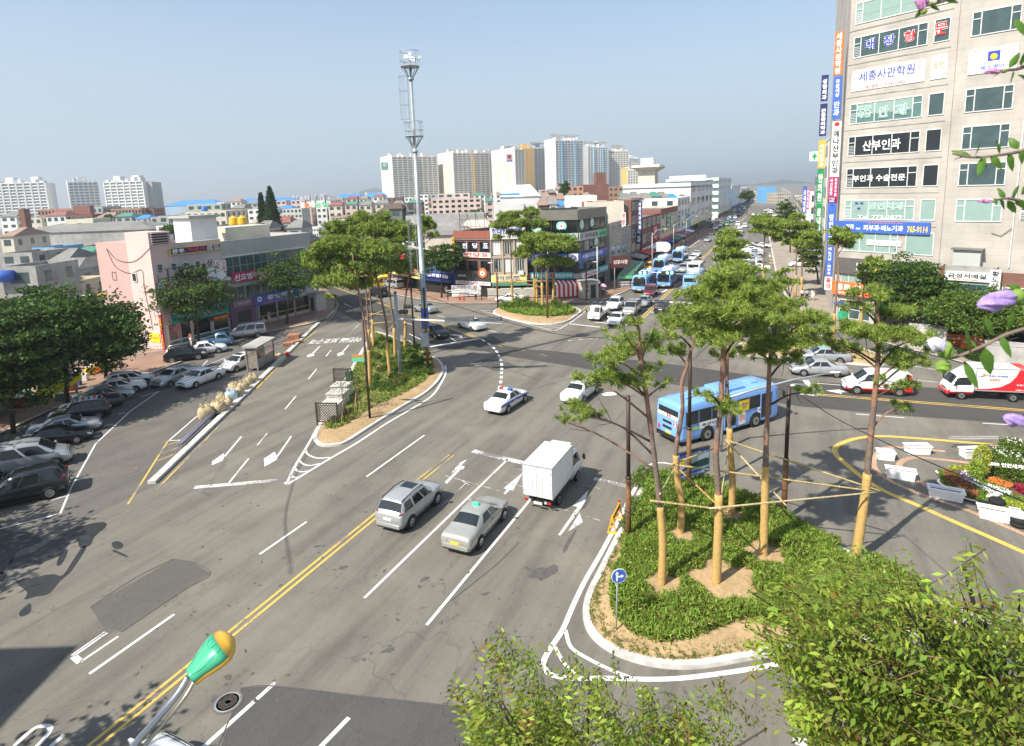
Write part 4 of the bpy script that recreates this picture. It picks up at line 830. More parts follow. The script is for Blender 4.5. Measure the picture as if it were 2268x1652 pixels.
#  buildings and their signs
def wallm(c,var=.1,sc=.6,name='render wall'):return mat(c,.85,0,var,sc,.25,.05,None,0,name,.1)
CREAM=wallm((.62,.56,.46));WHT=wallm((.74,.73,.70),.06);PINK=wallm((.70,.50,.46),.05);CONC=mat((.36,.35,.33),.9,0,.2,.8,.2,.1,None,0,'concrete',.2);GREYW=wallm((.42,.43,.41));BRK=brick('red brown brick',(.24,.10,.07),(.2,.08,.06),(.14,.1,.08),1,.5,.16);BRK2=brick('orange brick',(.42,.24,.16),(.38,.2,.13),(.3,.2,.15),1,.5,.2)
GRAN=brick('granite cladding',(.46,.42,.37),(.44,.405,.36),(.34,.31,.27),1,1.5,.77,.8,.014)
TAN=wallm((.48,.42,.34));DARK=mat((.05,.05,.05),.6,0,.2,2,.4,0,None,0,'dark panel');ROOFD=mat((.20,.20,.19),.9,0,.25,.5,.2,.1,None,0,'roof felt',.2);SLATE=mat((.22,.215,.2),.85,0,.2,1.5,.3,.2,None,0,'corrugated roofing',.15);REDR=mat((.27,.11,.09),.8,0,.15,1,.3,0,None,0,'red roof');BLUR=mat((.06,.25,.62),.5,0,.1,1,.4,0,None,0,'blue metal roof');GRNR=mat((.08,.24,.17),.7,0,.12,2,.3,0,None,0,'green canvas')
GLW=glass((.05,.085,.085),.1,'window glass');GLT=glass((.09,.17,.16),.1,'tinted window glass');GLD=glass((.012,.016,.018),.08,'dark window glass');FRM=mat((.72,.72,.70),.5,0,0,1,.4,0,None,0,'white frame');FRD=mat((.05,.05,.05),.5,0,0,1,.4,0,None,0,'dark frame');BLIND=mat((.25,.36,.32),.7,0,.05,2,.3,0,None,0,'mint blind');BLK2=mat((.11,.105,.10),.6,0,.1,1,.4,0,None,0,'charcoal fascia')
HAZE_=None
class Bld:
 """a building with a front from A to B (left to right as seen), x along the front, y into the building"""
 def __init__(s,name,label,cat,A,B,D,H,wall,group=None,roof=None,parapet=.5,z0=0,shape=None,winmax=100):
  A,B=Vector((A[0],A[1])),Vector((B[0],B[1]));s.A=A;s.L=(B-A).length;s.d=(B-A).normalized();s.D=D;s.H=H;s.rz=math.atan2(s.d.y,s.d.x);s.wallm=wall;s.nw=0;s.winmax=winmax;s.rest=None
  s.o=thing(name,label,cat,(A.x,A.y,z0),s.rz,group);s.z0=z0
  m=MB();roof=roof or ROOFD
  if shape:m.prism(shape,0,H,wall,roof)
  elif parapet>0:
   p=.22;q=[(0,0),(s.L,0),(s.L,D),(0,D)];m.prism(q,0,H-parapet,wall,roof)
   for x0,y0,x1,y1 in((0,0,s.L,p),(0,D-p,s.L,D),(0,p,p,D-p),(s.L-p,p,s.L,D-p)):m.box(((x0+x1)/2,(y0+y1)/2,H-parapet),(x1-x0,y1-y0,parapet),wall)
  else:m.prism([(0,0),(s.L,0),(s.L,D),(0,D)],0,H,wall,roof)
  s.wall=m.build('wall',s.o)
 def FT(s,face):
  if face==0:return Matrix()
  if face==1:return Matrix.Translation((s.L,0,0))@Matrix.Rotation(rad(90),4,'Z')
  if face==3:return Matrix.Translation((0,s.D,0))@Matrix.Rotation(rad(-90),4,'Z')
 def uz(s,px,py,face=0):
  d=s.d;o=s.A
  if face==1:o=s.A+s.d*s.L;d=Vector((-s.d.y,s.d.x))
  if face==3:d=Vector((s.d.y,-s.d.x));o=s.A-d*s.D
  n=Vector((d.y,-d.x));v=ray(px,py);t=n.dot(o)/n.dot(Vector((v.x,v.y)));p=CAM+v*t
  return(Vector((p.x,p.y))-o).dot(d),p.z-s.z0
 def win(s,u0,u1,z0,z1,nx=2,nz=1,fr=None,gl=None,face=0,fw=.07,name='window',sill=False,simple=False,off=0.):
  fr=fr or FRM;gl=gl or GLW;s.nw+=1
  if simple and s.nw>s.winmax:
   if s.rest is None:s.rest=MB()
   s.rest.T=s.FT(face);s.rest.box(((u0+u1)/2,-.012-off,z0),(u1-u0,.05,z1-z0),gl);return
  m=MB();m.T=s.FT(face)
  if simple:
   m.box(((u0+u1)/2,-.012-off,z0),(u1-u0,.05,z1-z0),gl);return m.build(name,s.o)
  m.box(((u0+u1)/2,.0-off,z0),(u1-u0,.06,z1-z0),gl);p=m.build(name,s.o)
  m=MB();m.T=s.FT(face);y=-.035-off
  for i in range(nx+1):m.box((u0+(u1-u0)*i/nx,y,z0),(fw,.09,z1-z0+fw),fr)
  for i in range(nz+1):m.box(((u0+u1)/2,y-.003,z0+(z1-z0)*i/nz),(u1-u0+fw,.09,fw),fr)
  if sill:m.box(((u0+u1)/2,y-.05,z0-.12),(u1-u0+.3,.22,.1),fr)
  m.build('frame',p);return p
 def part(s,name,boxes,face=0,bevel=0):
  m=MB();m.T=s.FT(face)
  for u0,u1,z0,z1,out,th,mm in boxes:m.box(((u0+u1)/2,-out-th/2,z0),(u1-u0,th,z1-z0),mm)
  return m.build(name,s.o,bevel=bevel)
 def blk(s,name,x0,x1,y0,y1,z0,z1,mm,top=None):m=MB();m.prism([(x0,y0),(x1,y0),(x1,y1),(x0,y1)],z0,z1,mm,top);return m.build(name,s.o)
 def grid(s,u0,u1,n,zs,w,h,face=0,**k):
  for z in zs:
   for i in range(n):
    c=u0+(u1-u0)*(i+.5)/n;s.win(c-w/2,c+w/2,z,z+h,face=face,**k)
 def done(s):
  if s.rest:tag(s.rest.build('window',s.o),kind='stuff')
  return s
 def world(s,face=0,x=0,y=0,z=0):return(Matrix.Translation((s.A.x,s.A.y,s.z0))@Matrix.Rotation(s.rz,4,'Z')@s.FT(face))@Vector((x,y,z))
def sign(b,box,bg,texts,label,face=0,out=.12,th=.12,name='shop_sign',cat='sign',group=None,rim=None,px=True,extra=None):
 """box in photo pixels (xl,ytop,ybot,xr) or metres (u0,u1,z0,z1); texts: (string, cx, cy, h, w, mat) as fractions"""
 if px:
  xl,yt,yb,xr=box;u0,z1=b.uz(xl,yt,face);_,z0=b.uz(xl,yb,face);u1,_=b.uz(xr,(yt+yb)/2,face)
 else:u0,u1,z0,z1=box
 W,H=u1-u0,z1-z0;ang=b.rz+{0:0,1:PI/2,3:-PI/2}[face]
 loc=b.world(face,(u0+u1)/2,-out-th/2,z0);t=thing(name,label,cat,loc,ang,group)
 m=MB();m.box((0,0,0),(W,th,H),bg)
 if rim:
  for x in(-W/2,W/2):m.box((x,-.01,0),(.06,th+.04,H),rim)
  for z in(0,H-.05):m.box((0,-.012,z),(W,th+.045,.06),rim)
 for u_ in(-.38,.38):m.box((u_*W,th/2+out/2-.01,H*.5),(.06,out,.06),FRD)
 m.build('panel',t)
 if texts:
  m=MB()
  for tx in texts:
   s_,cx,cy,h_,w_,mm=tx;m.text(s_,H*h_,W*w_,mm,Matrix.Translation(((cx-.5)*W,-th/2-.012,cy*H))@RX,.03,0)
  m.build('lettering',t)
 if extra:extra(t,W,H,th)
 return t
def vsign(b,box,bg,txt,tc,label,face=0,out=.12,th=.2,tops=None,px=True,w_=.72,hh=.94,cy=.5,name='vertical_sign',group=None):
 return sign(b,box,bg,[('\n'.join(txt),.5,cy,hh,w_,tc)]+(tops or[]),label,face,out,th,name,'sign',group,None,px)
SBLU=mat((.05,.13,.5),.5,0,.04,1,.4,0,None,0,'blue sign');SNAV=mat((.02,.03,.13),.5,0,.04,1,.4,0,None,0,'navy sign');SORG=mat((.8,.17,.04),.5,0,.04,1,.4,0,None,0,'orange sign');SRED=mat((.6,.03,.03),.5,0,.04,1,.4,0,None,0,'red sign');SMAG=mat((.42,.02,.12),.5,0,.04,1,.4,0,None,0,'magenta sign');SGRN=mat((.02,.25,.08),.5,0,.04,1,.4,0,None,0,'green sign');SLGR=mat((.15,.55,.3),.5,0,.04,1,.4,0,None,0,'light green sign');SYEL=mat((.8,.72,.3),.5,0,.04,1,.4,0,None,0,'yellow sign');SGRY=mat((.5,.5,.5),.5,0,.04,1,.4,0,None,0,'grey sign');STEA=mat((.03,.38,.4),.5,0,.04,1,.4,0,None,0,'teal sign');SWHT=mat((.8,.8,.79),.5,0,.03,1,.4,0,None,0,'white sign');SPNK=mat((.75,.08,.25),.5,0,.04,1,.4,0,None,0,'pink sign')
PURP=mat((.2,.13,.45),.5,0,0,1,.4,0,None,0,'purple lettering');MINT=mat((.2,.42,.36),.5,0,0,1,.4,0,None,0,'mint lettering')
A=G(1846,705);hd=rad(145.4);d1=Vector((math.sin(hd),math.cos(hd)));h2=rad(136.0);d2=Vector((math.sin(h2),math.cos(h2)));TH=50.
L1=11.27;
side=rad(24.4);sl_=26;sx=math.cos(hd-side)*sl_;sy=math.sin(hd-side)*sl_
e2=(L1+14*math.cos(hd-h2),14*math.sin(hd-h2))
tb=Bld('office_tower','tall beige granite office tower covered with clinic signs at the right edge','tower',A,A+d1*L1,20,TH,GRAN,shape=[(0,0),(L1,0),e2,(e2[0]+4,e2[1]+22),(sx,sy)])
KPx=lambda x,y:(1771.9+.3016*x,.3016*y)
FZ=[12.85+3.83*k for k in range(-2,10)]
MUL=mat((.66,.68,.66),.5,0,0,1,.4,0,None,0,'pale mullion')
def twin(u0,u1,z0,h,kind):
 gl={'r':GLT,'d':GLD,'w':SWHT,'b':BLIND,'m':GLW}[kind];fr=MUL
 p=tb.win(u0,u1,z0,z0+h,1,1,fr,gl,0,.09)
 w=u1-u0;m=MB();y=-.05
 if w>5:
  for f in(.1,.36,.63,.88):m.box((u0+w*f,y,z0),(.09,.08,h),fr)
  for f0,f1 in((0,.1),(.88,1)):m.box((u0+w*(f0+f1)/2,y-.003,z0+h*.68),(w*(f1-f0),.08,.08),fr)
  if kind in 'rb':
   for f0,f1 in((.1,.36),(.36,.63),(.63,.88)):m.box((u0+w*(f0+f1)/2,-.035,z0+h*.42),(w*(f1-f0)-.1,.02,h*.55),BLIND)
  if kind!='w':
   for q in range(7):m.box((u0+w*.05,-.04,z0+.1+q*h*.08),(w*.08,.03,.05),fr)
 m.build('mullion',p)
for k,kind in((-1,'b'),(0,'b'),(1,'d'),(2,'d'),(3,'r'),(4,'w'),(5,'m'),(6,'b'),(7,'m'),(8,'m')):
 z=12.85+3.83*k-.05
 if k>=0:twin(.66,8.4,z,2.3,kind)
 if k>=0:twin(9.05,10.5,z+.02,2.3,{'w':'w'}.get(kind,'m' if kind in 'rm' else kind))
 else:twin(.3,6.9,z-.1,2.5,'b');twin(7.8,10.6,z-.1,2.5,'b')
tb.part('string_course',[(-.05,L1+.02,12.85+3.83*k-.75,12.85+3.83*k-.62,0,.05,CONC)for k in range(0,9)])
tb.part('corner_pier',[(L1-.5,L1+.03,5,TH,.0,.12,GRAN)])
m2=Matrix.Translation((L1,0,0))@Matrix.Rotation(hd-h2,4,'Z')
for k in range(-1,9):
 z=12.85+3.83*k-.05;w=MB();w.T=m2;gl=BLIND if k in(0,)else GLW
 if k<0:continue
 w.box((3.1,0,z),(3.9,.06,2.3),gl if k!=4 else SWHT);p=w.build('window',tb.o);w=MB();w.T=m2
 for u in(1.15,1.9,4.3,5.05):w.box((u,-.04,z-.04),(.09,.09,2.38),MUL)
 for z_ in(z-.04,z+2.28):w.box((3.1,-.045,z_),(4.,.09,.09),MUL)
 for u in(1.52,4.68):w.box((u,-.043,z+1.6),(.7,.08,.08),MUL)
 w.build('frame',p)
 w=MB();w.T=m2;w.box((7.2,0,z+1.2),(1.1,.06,.9),GLW);w.box((7.2,-.02,z+.15),(1.25,.1,.95),MUL)
 for q in range(5):w.box((7.2,-.09,z+.22+q*.17),(1.15,.05,.06),FRD)
 w.build('window',tb.o)
w=MB();w.T=m2;w.tube([(6.1,-.12,8),(6.15,-.12,40)],.06,MUL,6);w.tube([(4.4,-.1,11.6),(5.2,-.1,11.3),(6.1,-.12,12.2)],.03,FRD,5);w.build('drain_pipe',tb.o)
tb.part('fascia',[(-.05,10.9,6.05,8.0,.0,.35,BLK2)])
tb.part('plinth',[(-.05,.55,0,6.05,.0,.12,GRAN),(4.6,5.2,0,6.05,.0,.12,GRAN),(10.2,11,0,6.05,0,.12,GRAN)])
for u0,u1 in((.7,4.4),(5.3,10.1)):tb.win(u0,u1,.3,2.6,3,2,MUL,GLW);tb.win(u0,u1,4.0,5.9,4,1,MUL,BLIND)
tb.done()
sign(tb,(*KF((270,150),(270,235))[0][:1],KF((270,150))[0][1],KF((270,232))[0][1],KF((963,200))[0][0]),SBLU,[('피부과·비뇨기과',.53,.45,.5,.42,TWHT),('미르',.17,.5,.45,.09,TWHT),('의원',.26,.35,.2,.05,TWHT),('765-9114',.88,.42,.52,.2,TYEL),('Mir Dermatology & Urology Clinic',.55,.87,.12,.36,TORG)],'long blue skin clinic sign with yellow 765-9114 on the tower')
sign(tb,(*KF((495,290))[0],KF((495,328))[0][1],KF((748,328))[0][0]),SWHT,[('피부과 비뇨기과',.5,.5,.62,.86,mat((.3,.4,.42),.5,0,0,1,.4,0,None,0,'grey lettering'))],'white band sign across the windows under the long blue sign',out=.1,th=.03)
t=sign(tb,(2.3,7.2,6.3,7.8),BLK2,[('KB',.2,.5,.62,.26,TWHT)],'charcoal bank fascia sign with white KB letters and yellow star',px=False,out=.36,th=.06)
m=MB();YS=mat((.85,.5,.02),.5,0,0,1,.4,0,None,0,'yellow emblem')
for a_ in(20,75,135,190,250):m.T=Matrix.Translation((.3,-.06,.8))@Matrix.Rotation(rad(-a_),4,'Y');m.box((.3,0,-.08),(.55,.04,.17),YS)
m.build('star_emblem',t)
sign(tb,(*KF((250,590))[0],KF((262,682))[0][1],KF((560,690))[0][0]),SORG,[('종로 약국',.5,.62,.5,.8,TWHT),('병의원 처방조제',.45,.17,.16,.55,TWHT)],'orange pharmacy sign over the shop at the foot of the tower',out=.2,th=.35)
def txt_on(b,box,s_,mm,label,face=0,name='window_lettering',bold=.02):
 xl,yt,yb,xr=box;u0,z1=b.uz(xl,yt,face);_,z0=b.uz(xl,yb,face);u1,_=b.uz(xr,(yt+yb)/2,face)
 m=MB();m.T=b.FT(face);mm=mm if isinstance(mm,(list,tuple))else[mm]
 m.text(s_,z1-z0,u1-u0,mm[0],Matrix.Translation(((u0+u1)/2,-.12,(z0+z1)/2))@RX,bold,0);o=m.build(name,b.o)
 m=MB();m.T=b.FT(face)
 if len(mm)>1:m.text(s_,(z1-z0)*1.05,(u1-u0)*1.02,mm[1],Matrix.Translation(((u0+u1)/2,-.108,(z0+z1)/2))@RX,bold+.035,0);m.build('lettering_outline',o)
 return o
def kp(x0,y0,y1,x1):a=KPx(x0,y0);b_=KPx(x0,y1);c=KPx(x1,y0);return(a[0],a[1],b_[1],c[0])
txt_on(tb,kp(483,290,370,552),'대',(TBLU,TWHT),'');txt_on(tb,kp(615,265,345,700),'장',(TBLU,TWHT),'');txt_on(tb,kp(768,232,315,855),'항',(TRED,TWHT),'');txt_on(tb,kp(995,172,262,1088),'문',(TRED,TWHT),'')
txt_on(tb,kp(440,530,600,840),'세종사관학원',TBLU,'',bold=0.);txt_on(tb,kp(480,625,655,775),'제2캠퍼스 T.762-2002',TRED,'',bold=0.);txt_on(tb,kp(978,460,515,1060),'종합\n영어',TORG,'',bold=0)
txt_on(tb,kp(420,788,870,530),'푸른\n세상',(MINT,TWHT),'');txt_on(tb,kp(575,785,865,655),'안',(MINT,TWHT),'');txt_on(tb,kp(700,768,850,800),'과',(MINT,TWHT),'')
txt_on(tb,kp(465,1035,1110,740),'산부인과',TWHT,'');txt_on(tb,kp(392,1288,1335,775),'부인과 수술전문',TWHT,'');txt_on(tb,kp(508,1488,1540,768),'명인치과',(MINT,TWHT),'');txt_on(tb,kp(428,1578,1608,755),'Tel. 773-2872',TWHT,'');txt_on(tb,kp(408,1485,1535,465),'▪▪\n▪',TBLU,'')
sign(tb,(1.9,7.2,12.85+3.83*7+.9,12.85+3.83*7+2.4),SYEL,[('헬스요가',.25,.5,.7,.35,TBLK),('수영장',.75,.5,.7,.3,TRED)],'yellow yoga banner across the top windows of the tower',px=False,out=.06,th=.04)
t2=thing('window_sign','white english school poster with sun emblem in the right tower window','sign');t2 .location=tb.world(0,L1,0,0);t2 .rotation_euler=(0,0,tb.rz+hd-h2)
zq=12.85+3.83*4-.05;m=MB();m.box((3.1,-.1,zq+.1),(2.3,.04,2.1),SWHT);m.build('panel',t2);m=MB();m.box((3.2,-.13,zq+1.1),(1.0,.02,.95),TBLU);m.text('세스영어',.45,2.0,TBLU,Matrix.Translation((3.1,-.135,zq+.5))@RX,.02,0);m.T=Matrix.Translation((3.2,-.15,zq+1.5))@RX;m.lathe((0,0,0),[(.3,0),(0,.002)],TYEL,12);m.build('lettering',t2)
def blade(pts,bg,txt,tc,label,tops=None,w_=.7,hh=.94,cy=.5,dist=None,rows=None):
 """pts = (xl, ytop, ybottom, xr) in photo pixels, standing on the plane of the tower front pushed towards the road"""
 xl,yt,yb,xr=pts
 return sign(BLP,(xl,yt,yb,xr),bg,([('\n'.join(txt),.5,cy,hh,w_,tc)]if txt else[])+(tops or[]),label,0,.0,.35,'vertical_sign','sign')
class Pl:pass
def plane(A_,hd_):p=Pl();p.A=Vector(A_);p.d=Vector((math.sin(hd_),math.cos(hd_)));p.rz=math.atan2(p.d.y,p.d.x);p.z0=0;p.L=1;p.D=1;p.FT=lambda f:Matrix();p.uz=lambda x,y,f=0:Bld.uz(p,x,y,0);p.world=lambda f=0,x=0,y=0,z=0:Matrix.Translation((p.A.x,p.A.y,0))@Matrix.Rotation(p.rz,4,'Z')@Vector((x,y,z));return p
BLP=plane(A+Vector((math.sin(side),math.cos(side)))*.5,rad(125))
def bp_(x0,y0,y1,x1):return kp(x0,y0,y1,x1)
blade(bp_(262,240,555,318),SORG,'세종사관학원',TWHT,'orange vertical sign with white letters, topmost on the tower corner')
blade(bp_(252,565,875,305),SBLU,'안과',TWHT,'blue eye clinic sign below the orange one on the tower corner',[('푸\n른\n세\n상',.5,.72,.4,.5,TWHT)],.7,.35,.24)
blade(bp_(243,895,1300,297),SWHT,'예나산부인과',TBLK,'white maternity clinic sign with pink top on the tower corner',[('●',.5,.95,.08,.6,TRED)],.75,.78,.45)
blade(bp_(218,1300,1490,280),SMAG,None,TWHT,'magenta and black night delivery sign low on the tower corner',[('야\n간\n분\n만',.28,.62,.62,.3,TWHT),('부\n인\n과\n수\n술',.75,.6,.68,.28,TWHT),('T.765\n0050',.4,.12,.16,.6,TWHT)])
a_=KF((212,60))[0];b_=KF((205,310))[0];c_=KF((262,60))[0]
sign(BLP,(a_[0],a_[1]-24,b_[1],c_[0]),SBLU,[('명\n인\n치\n과',.5,.32,.62,.6,TWHT),('▪▪\n▪',.5,.88,.14,.6,TBLU)],'blue dental sign halfway down the tower corner',0,0,.35,'vertical_sign')
a_=KF((200,335))[0];b_=KF((192,555))[0];c_=KF((243,335))[0]
sign(BLP,(a_[0],a_[1],b_[1],c_[0]),SBLU,[('비\n뇨\n기\n과\n·\n피\n부\n과',.5,.5,.92,.55,TWHT)],'lowest blue urology sign on the tower corner',0,0,.35,'vertical_sign')
a_=KF((185,560))[0];b_=KF((185,655))[0];c_=KF((237,560))[0]
sign(BLP,(a_[0],a_[1],b_[1],c_[0]),SWHT,[('꽃\n약',.5,.5,.85,.7,TRED)],'small white sign with red letters at the foot of the tower corner',0,0,.35,'vertical_sign')
BL2=plane(A+Vector((math.sin(side),math.cos(side)))*15,rad(118))
for(x0,y0,y1,x1,bg,tx,tc,lb)in[(160,555,745,207,SNAV,'성형외과',TWHT,'navy clinic sign with white top hanging left of the tower'),(150,765,1000,197,SNAV,'본통증의학과',TWHT,'navy pain clinic sign under the first navy one'),(140,1030,1235,185,mat((.85,.42,.06),.5,0,0,1,.4,0,None,0,'amber sign'),'이비인후과',TWHT,'amber ear clinic sign below the navy signs'),(130,1240,1490,172,SGRN,'한의원',TWHT,'dark green oriental clinic sign behind the tower corner'),(120,1495,1720,160,SGRN,'윤내과',TWHT,'bright green internal clinic sign lowest behind the tower corner')]:
 sign(BL2,bp_(x0,y0,y1,x1),bg,[('\n'.join(tx),.5,.45,.8,.7,tc)],lb,0,0,.35,'vertical_sign')
R0=tb.world(0,L1+.6,-1.2,0);R0=Vector((R0 .x,R0 .y));rb=Bld('brick_shop','two storey brown brick shop beside the tower with a calligraphy school sign','shop',R0,R0+d2*4.9,10,8.1,CONC,parapet=.4)
RSX=lambda*p:K(1993.4,387.6,.3246,p)
rb.part('shop_front',[(.1,4.8,0,2.6,0,.08,GLD),(.1,4.8,2.6,3.2,0,.3,GRNR)]);rb.win(.6,4.3,4.35,6.1,4,1,mat((.05,.22,.15),.5,0,0,1,.4,0,None,0,'green frame'),GLW)
rb.part('roof_shed',[(1.0,3.4,8.0,9.8,-1.5,1.2,GREYW),(.8,3.6,9.8,9.95,-1.6,1.6,ROOFD)]);rb.part('brick_pier',[(0,.4,0,8,.0,.2,BRK),(4.6,4.9,0,8,0,.2,BRK)]);rb.done()
sign(rb,(.5,4.4,6.5,7.5),SWHT,[('금성서예실',.5,.55,.5,.85,TBLK),('TEL 765-1880',.5,.15,.16,.5,TORG)],'cream calligraphy school sign over the shop beside the tower',px=False)
sign(rb,(.2,4.8,3.25,4.3),SNAV,[('OAS',.62,.5,.45,.22,TGRN),('▶',.4,.5,.6,.1,TORG),('카오디오',.12,.15,.12,.16,TWHT),('네비게이션',.88,.2,.18,.16,TWHT)],'navy sign with green OAS letters and orange arrow',px=False,out=.3)
vsign(rb,(4.5,5.35,4.7,7.9),SWHT,'황도삼계탕',TBLK,'white vertical restaurant sign between the two brick shops',px=False,th=.6)
rc=Bld('brick_shop','dark brown brick shop with wide white windows at the right edge','shop',R0+d2*4.95,R0+d2*13,10,7.6,BRK,parapet=.5)
rc.win(.6,4.6,3.9,6.0,2,1,FRM,GLT,fw=.14,sill=True);rc.win(5.2,7.8,3.9,6.0,2,1,FRM,GLT,fw=.14);rc.part('shop_front',[(.2,7.8,.0,2.4,0,.06,GLD),(.1,7.9,2.4,3.2,0,.3,SRED)]);rc.done()
sh=Bld('shop','low green fronted shop under the street trees below the tower','shop',A+d1*5.6-Vector((d1 .y,-d1 .x))*-1.6,A+d1*11.2-Vector((d1 .y,-d1 .x))*-1.6,3,3.6,SGRN,parapet=.2);sh.part('shop_front',[(.3,5.3,.1,2.3,.0,.06,GLD)]);sh.done()
sign(sh,(.1,5.5,3.2,4.3),SRED,[('마트',.3,.5,.7,.3,TWHT),('약',.75,.5,.7,.15,TWHT)],'red sign with white letters behind the street trees',px=False)
PA,PB=G(362,775),G(700,688);pk=Bld('pink_building','three storey building with a blank pink gable and a clinic front','building',PA,PB,11,12.4,GREYW,parapet=.7,roof=mat((.35,.36,.33),.9,0,.2,.5,.2,0,None,0,'flat roof'))
pk.blk('gable_wall',-.06,2.6,-.05,4.6,0,14.3,PINK);pk.blk('gable_annex',-.05,6,4.6,11.05,0,13.0,mat((.52,.34,.31),.85,0,.05,.6,.2,0,None,0,'dull pink wall'))
pk.blk('upper_wall',2.6,9.4,-.06,.5,9.8,12.75,mat((.50,.43,.43),.85,0,.06,.6,.2,0,None,0,'mauve grey wall'))
pk.part('louvre',[(.15,2.5,12.9+i*.3,13.0+i*.3,.05,.35,mat((.5,.4,.4),.7,0,0,1,.3,0,None,0,'louvre'))for i in range(5)]+[(.3,2.3,12.8,14.2,.05,.03,DARK)])
m=MB();
for(u,z,w,h)in((2.9,1.6,.45,.6),(3.6,2.1,.6,.6)):m.box((-.07,u,z),(.05,w,h),DARK)
m.build('vent',pk.o)
pk.win(2.7,3.5,8.3,9.3,1,1,FRD,GLD,face=3);pk.win(7.0,7.8,8.3,9.3,1,1,FRM,GLD,face=3,off=.1)
for i in range(7):pk.win(.5+i*1.3,1.7+i*1.3,7.5,9.7,1,2,FRD,GLD if i<5 else SWHT)
for i in range(6):pk.win(9.8+i*2.3,12+i*2.3,7.6,10.1,2,2,mat((.25,.3,.28),.5,0,0,1,.4,0,None,0,'grey frame'),GLW)
for i in range(5):pk.win(9.9+i*2.6,12.3+i*2.6,4.2,6.0,2,1,mat((.25,.3,.28),.5,0,0,1,.4,0,None,0,'grey frame'),GLW)
pk.win(.7,9,4.3,5.6,6,1,FRD,GLD)
pk.part('string_course',[(0,24,7.15,7.45,0,.1,WHT),(9.4,24,10.2,10.35,0,.06,WHT)])
pk.part('pharmacy_front',[(.6,9.2,.0,2.9,0,.05,GLD),(.6,9.2,.1,.35,.05,.05,SWHT),(.6,9.2,.5,.65,.05,.05,STEA),(.6,9.2,.75,.9,.05,.05,SWHT),(.6,.9,0,2.9,.05,.1,WHT),(3.8,4.1,0,2.9,.05,.1,WHT)])
pk.part('clinic_entrance',[(9.6,13.6,0,4.1,0,.35,mat((.18,.1,.17),.7,0,.1,3,.3,0,None,0,'purple tile')),(10.6,12.8,0,2.7,.36,.02,DARK)])
pk.part('shop_front',[(14,24,0,2.8,0,.05,GLD),(14,24,.0,.6,.05,.05,TAN),(14,24,1.2,1.27,.06,.04,TYEL)]+[(u,u+.35,0,2.8,.05,.12,CONC)for u in(14,17.3,20.6,23.6)])
pk.blk('penthouse',7.6,11.5,3,6.5,11.7,15.6,WHT);pk.blk('penthouse_roof',7.2,11.9,2.6,6.9,15.6,15.9,GREYW);pk.blk('roof_room',14.2,22,5,9,11.7,13.9,CREAM,mat((.55,.6,.5),.8,0,.1,1,.3,0,None,0,'pale green roof'))
pk.done()
sign(pk,(*KM((232,305))[0],KM((240,392))[0][1],KM((895,290))[0][0]),SNAV,[('쿵후',.15,.5,.65,.24,TWHT),('격투기',.5,.5,.6,.34,TRED),('전문 763-\n도장 9282',.85,.5,.75,.27,TWHT)],'navy kung fu school sign with yellow rim on the roof edge',rim=TYEL,out=.25)
for i,ch in enumerate('쿵후킥복싱'):
 x=(65,245,405,555,705)[i];y=(500,480,470,450,430)[i];a_=KM((x,y),(x,y+145),(x+110,y));sign(pk,(a_[0][0],a_[0][1],a_[1][1],a_[2][0]),SGRY,[(ch,.5,.5,.7,.7,TBLK)],'white window poster, %s of five spelling the kung fu gym name'%['first','second','third','fourth','fifth'][i],out=.06,th=.03,name='window_poster',group='gym window posters')
for i,x in enumerate((830,912)):
 a_=KM((x,460),(x,600),(x+72,460));sign(pk,(a_[0][0],a_[0][1],a_[1][1],a_[2][0]),SWHT,[(('실전\n격투기','건강\n태극권')[i],.5,.5,.85,.7,TRED)],('left','right')[i]+' white poster with red letters at the end of the gym windows',out=.06,th=.03,name='window_poster')
sign(pk,(*KM((1035,625))[0],KM((1035,765))[0][1],KM((1730,625))[0][0]),SMAG,[('신오범이비인후과',.5,.5,.66,.9,TWHT)],'long crimson ear clinic sign on the second floor')
sign(pk,(*KM((1325,920))[0],KM((1325,1065))[0][1],KM((1925,900))[0][0]),SBLU,[('중앙치과',.58,.6,.45,.6,TWHT),('SINCE 1934   T.772-',.5,.16,.14,.6,TORG),('◎',.12,.6,.5,.1,TWHT)],'blue dental sign above the end shop of the pink building')
sign(pk,(*KM((255,1140))[0],KM((258,1295))[0][1],KM((1025,1100))[0][0]),STEA,[('건강약국',.5,.55,.55,.7,SGRY)],'teal pharmacy sign partly behind the street tree')
sign(pk,(*KM((800,1190))[0],KM((800,1240))[0][1],KM((1015,1160))[0][0]),SRED,[('쑥뜸·맥조세락',.5,.5,.6,.85,TYEL)],'small red sign with yellow letters over the dark passage')
sign(pk,(*KM((1045,985))[0],KM((1045,1080))[0][1],KM((1285,985))[0][0]),mat((.25,.15,.24),.6,0,0,1,.4,0,None,0,'plum sign'),[('신이비인후과',.5,.5,.45,.95,SGRY)],'plum coloured ear clinic name over its entrance',out=.38)
sign(pk,(*KM((90,750))[0],KM((95,860))[0][1],KM((990,650))[0][0]),SWHT,[('호산나 식당',.4,.5,.6,.7,TRED)],'white fascia sign with red letters behind the first street tree')
for i,x in enumerate((290,500)):txt_on(pk,(*KM((x,1320-45*i))[0],KM((x,1400-45*i))[0][1],KM((x+75,1320))[0][0]),'약',(TRED,TWHT),'')
vsign(pk,(*KM((770,1255))[0],KM((772,1400))[0][1],KM((812,1255))[0][0]),SWHT,'신우약국',TBLK,'narrow white vertical sign by the dark passage')
BL3=plane(PA,math.atan2(pk.d.x,pk.d.y)+rad(80))
def free_sign(px,ytop,ybot,xr,base,face_h,bg,texts,label,name='vertical_sign',pole=False):
 g_=G(*base);p_=plane(g_,rad(face_h));return sign(p_,(px,ytop,ybot,xr),bg,texts,label,0,0,.25,name,'sign')
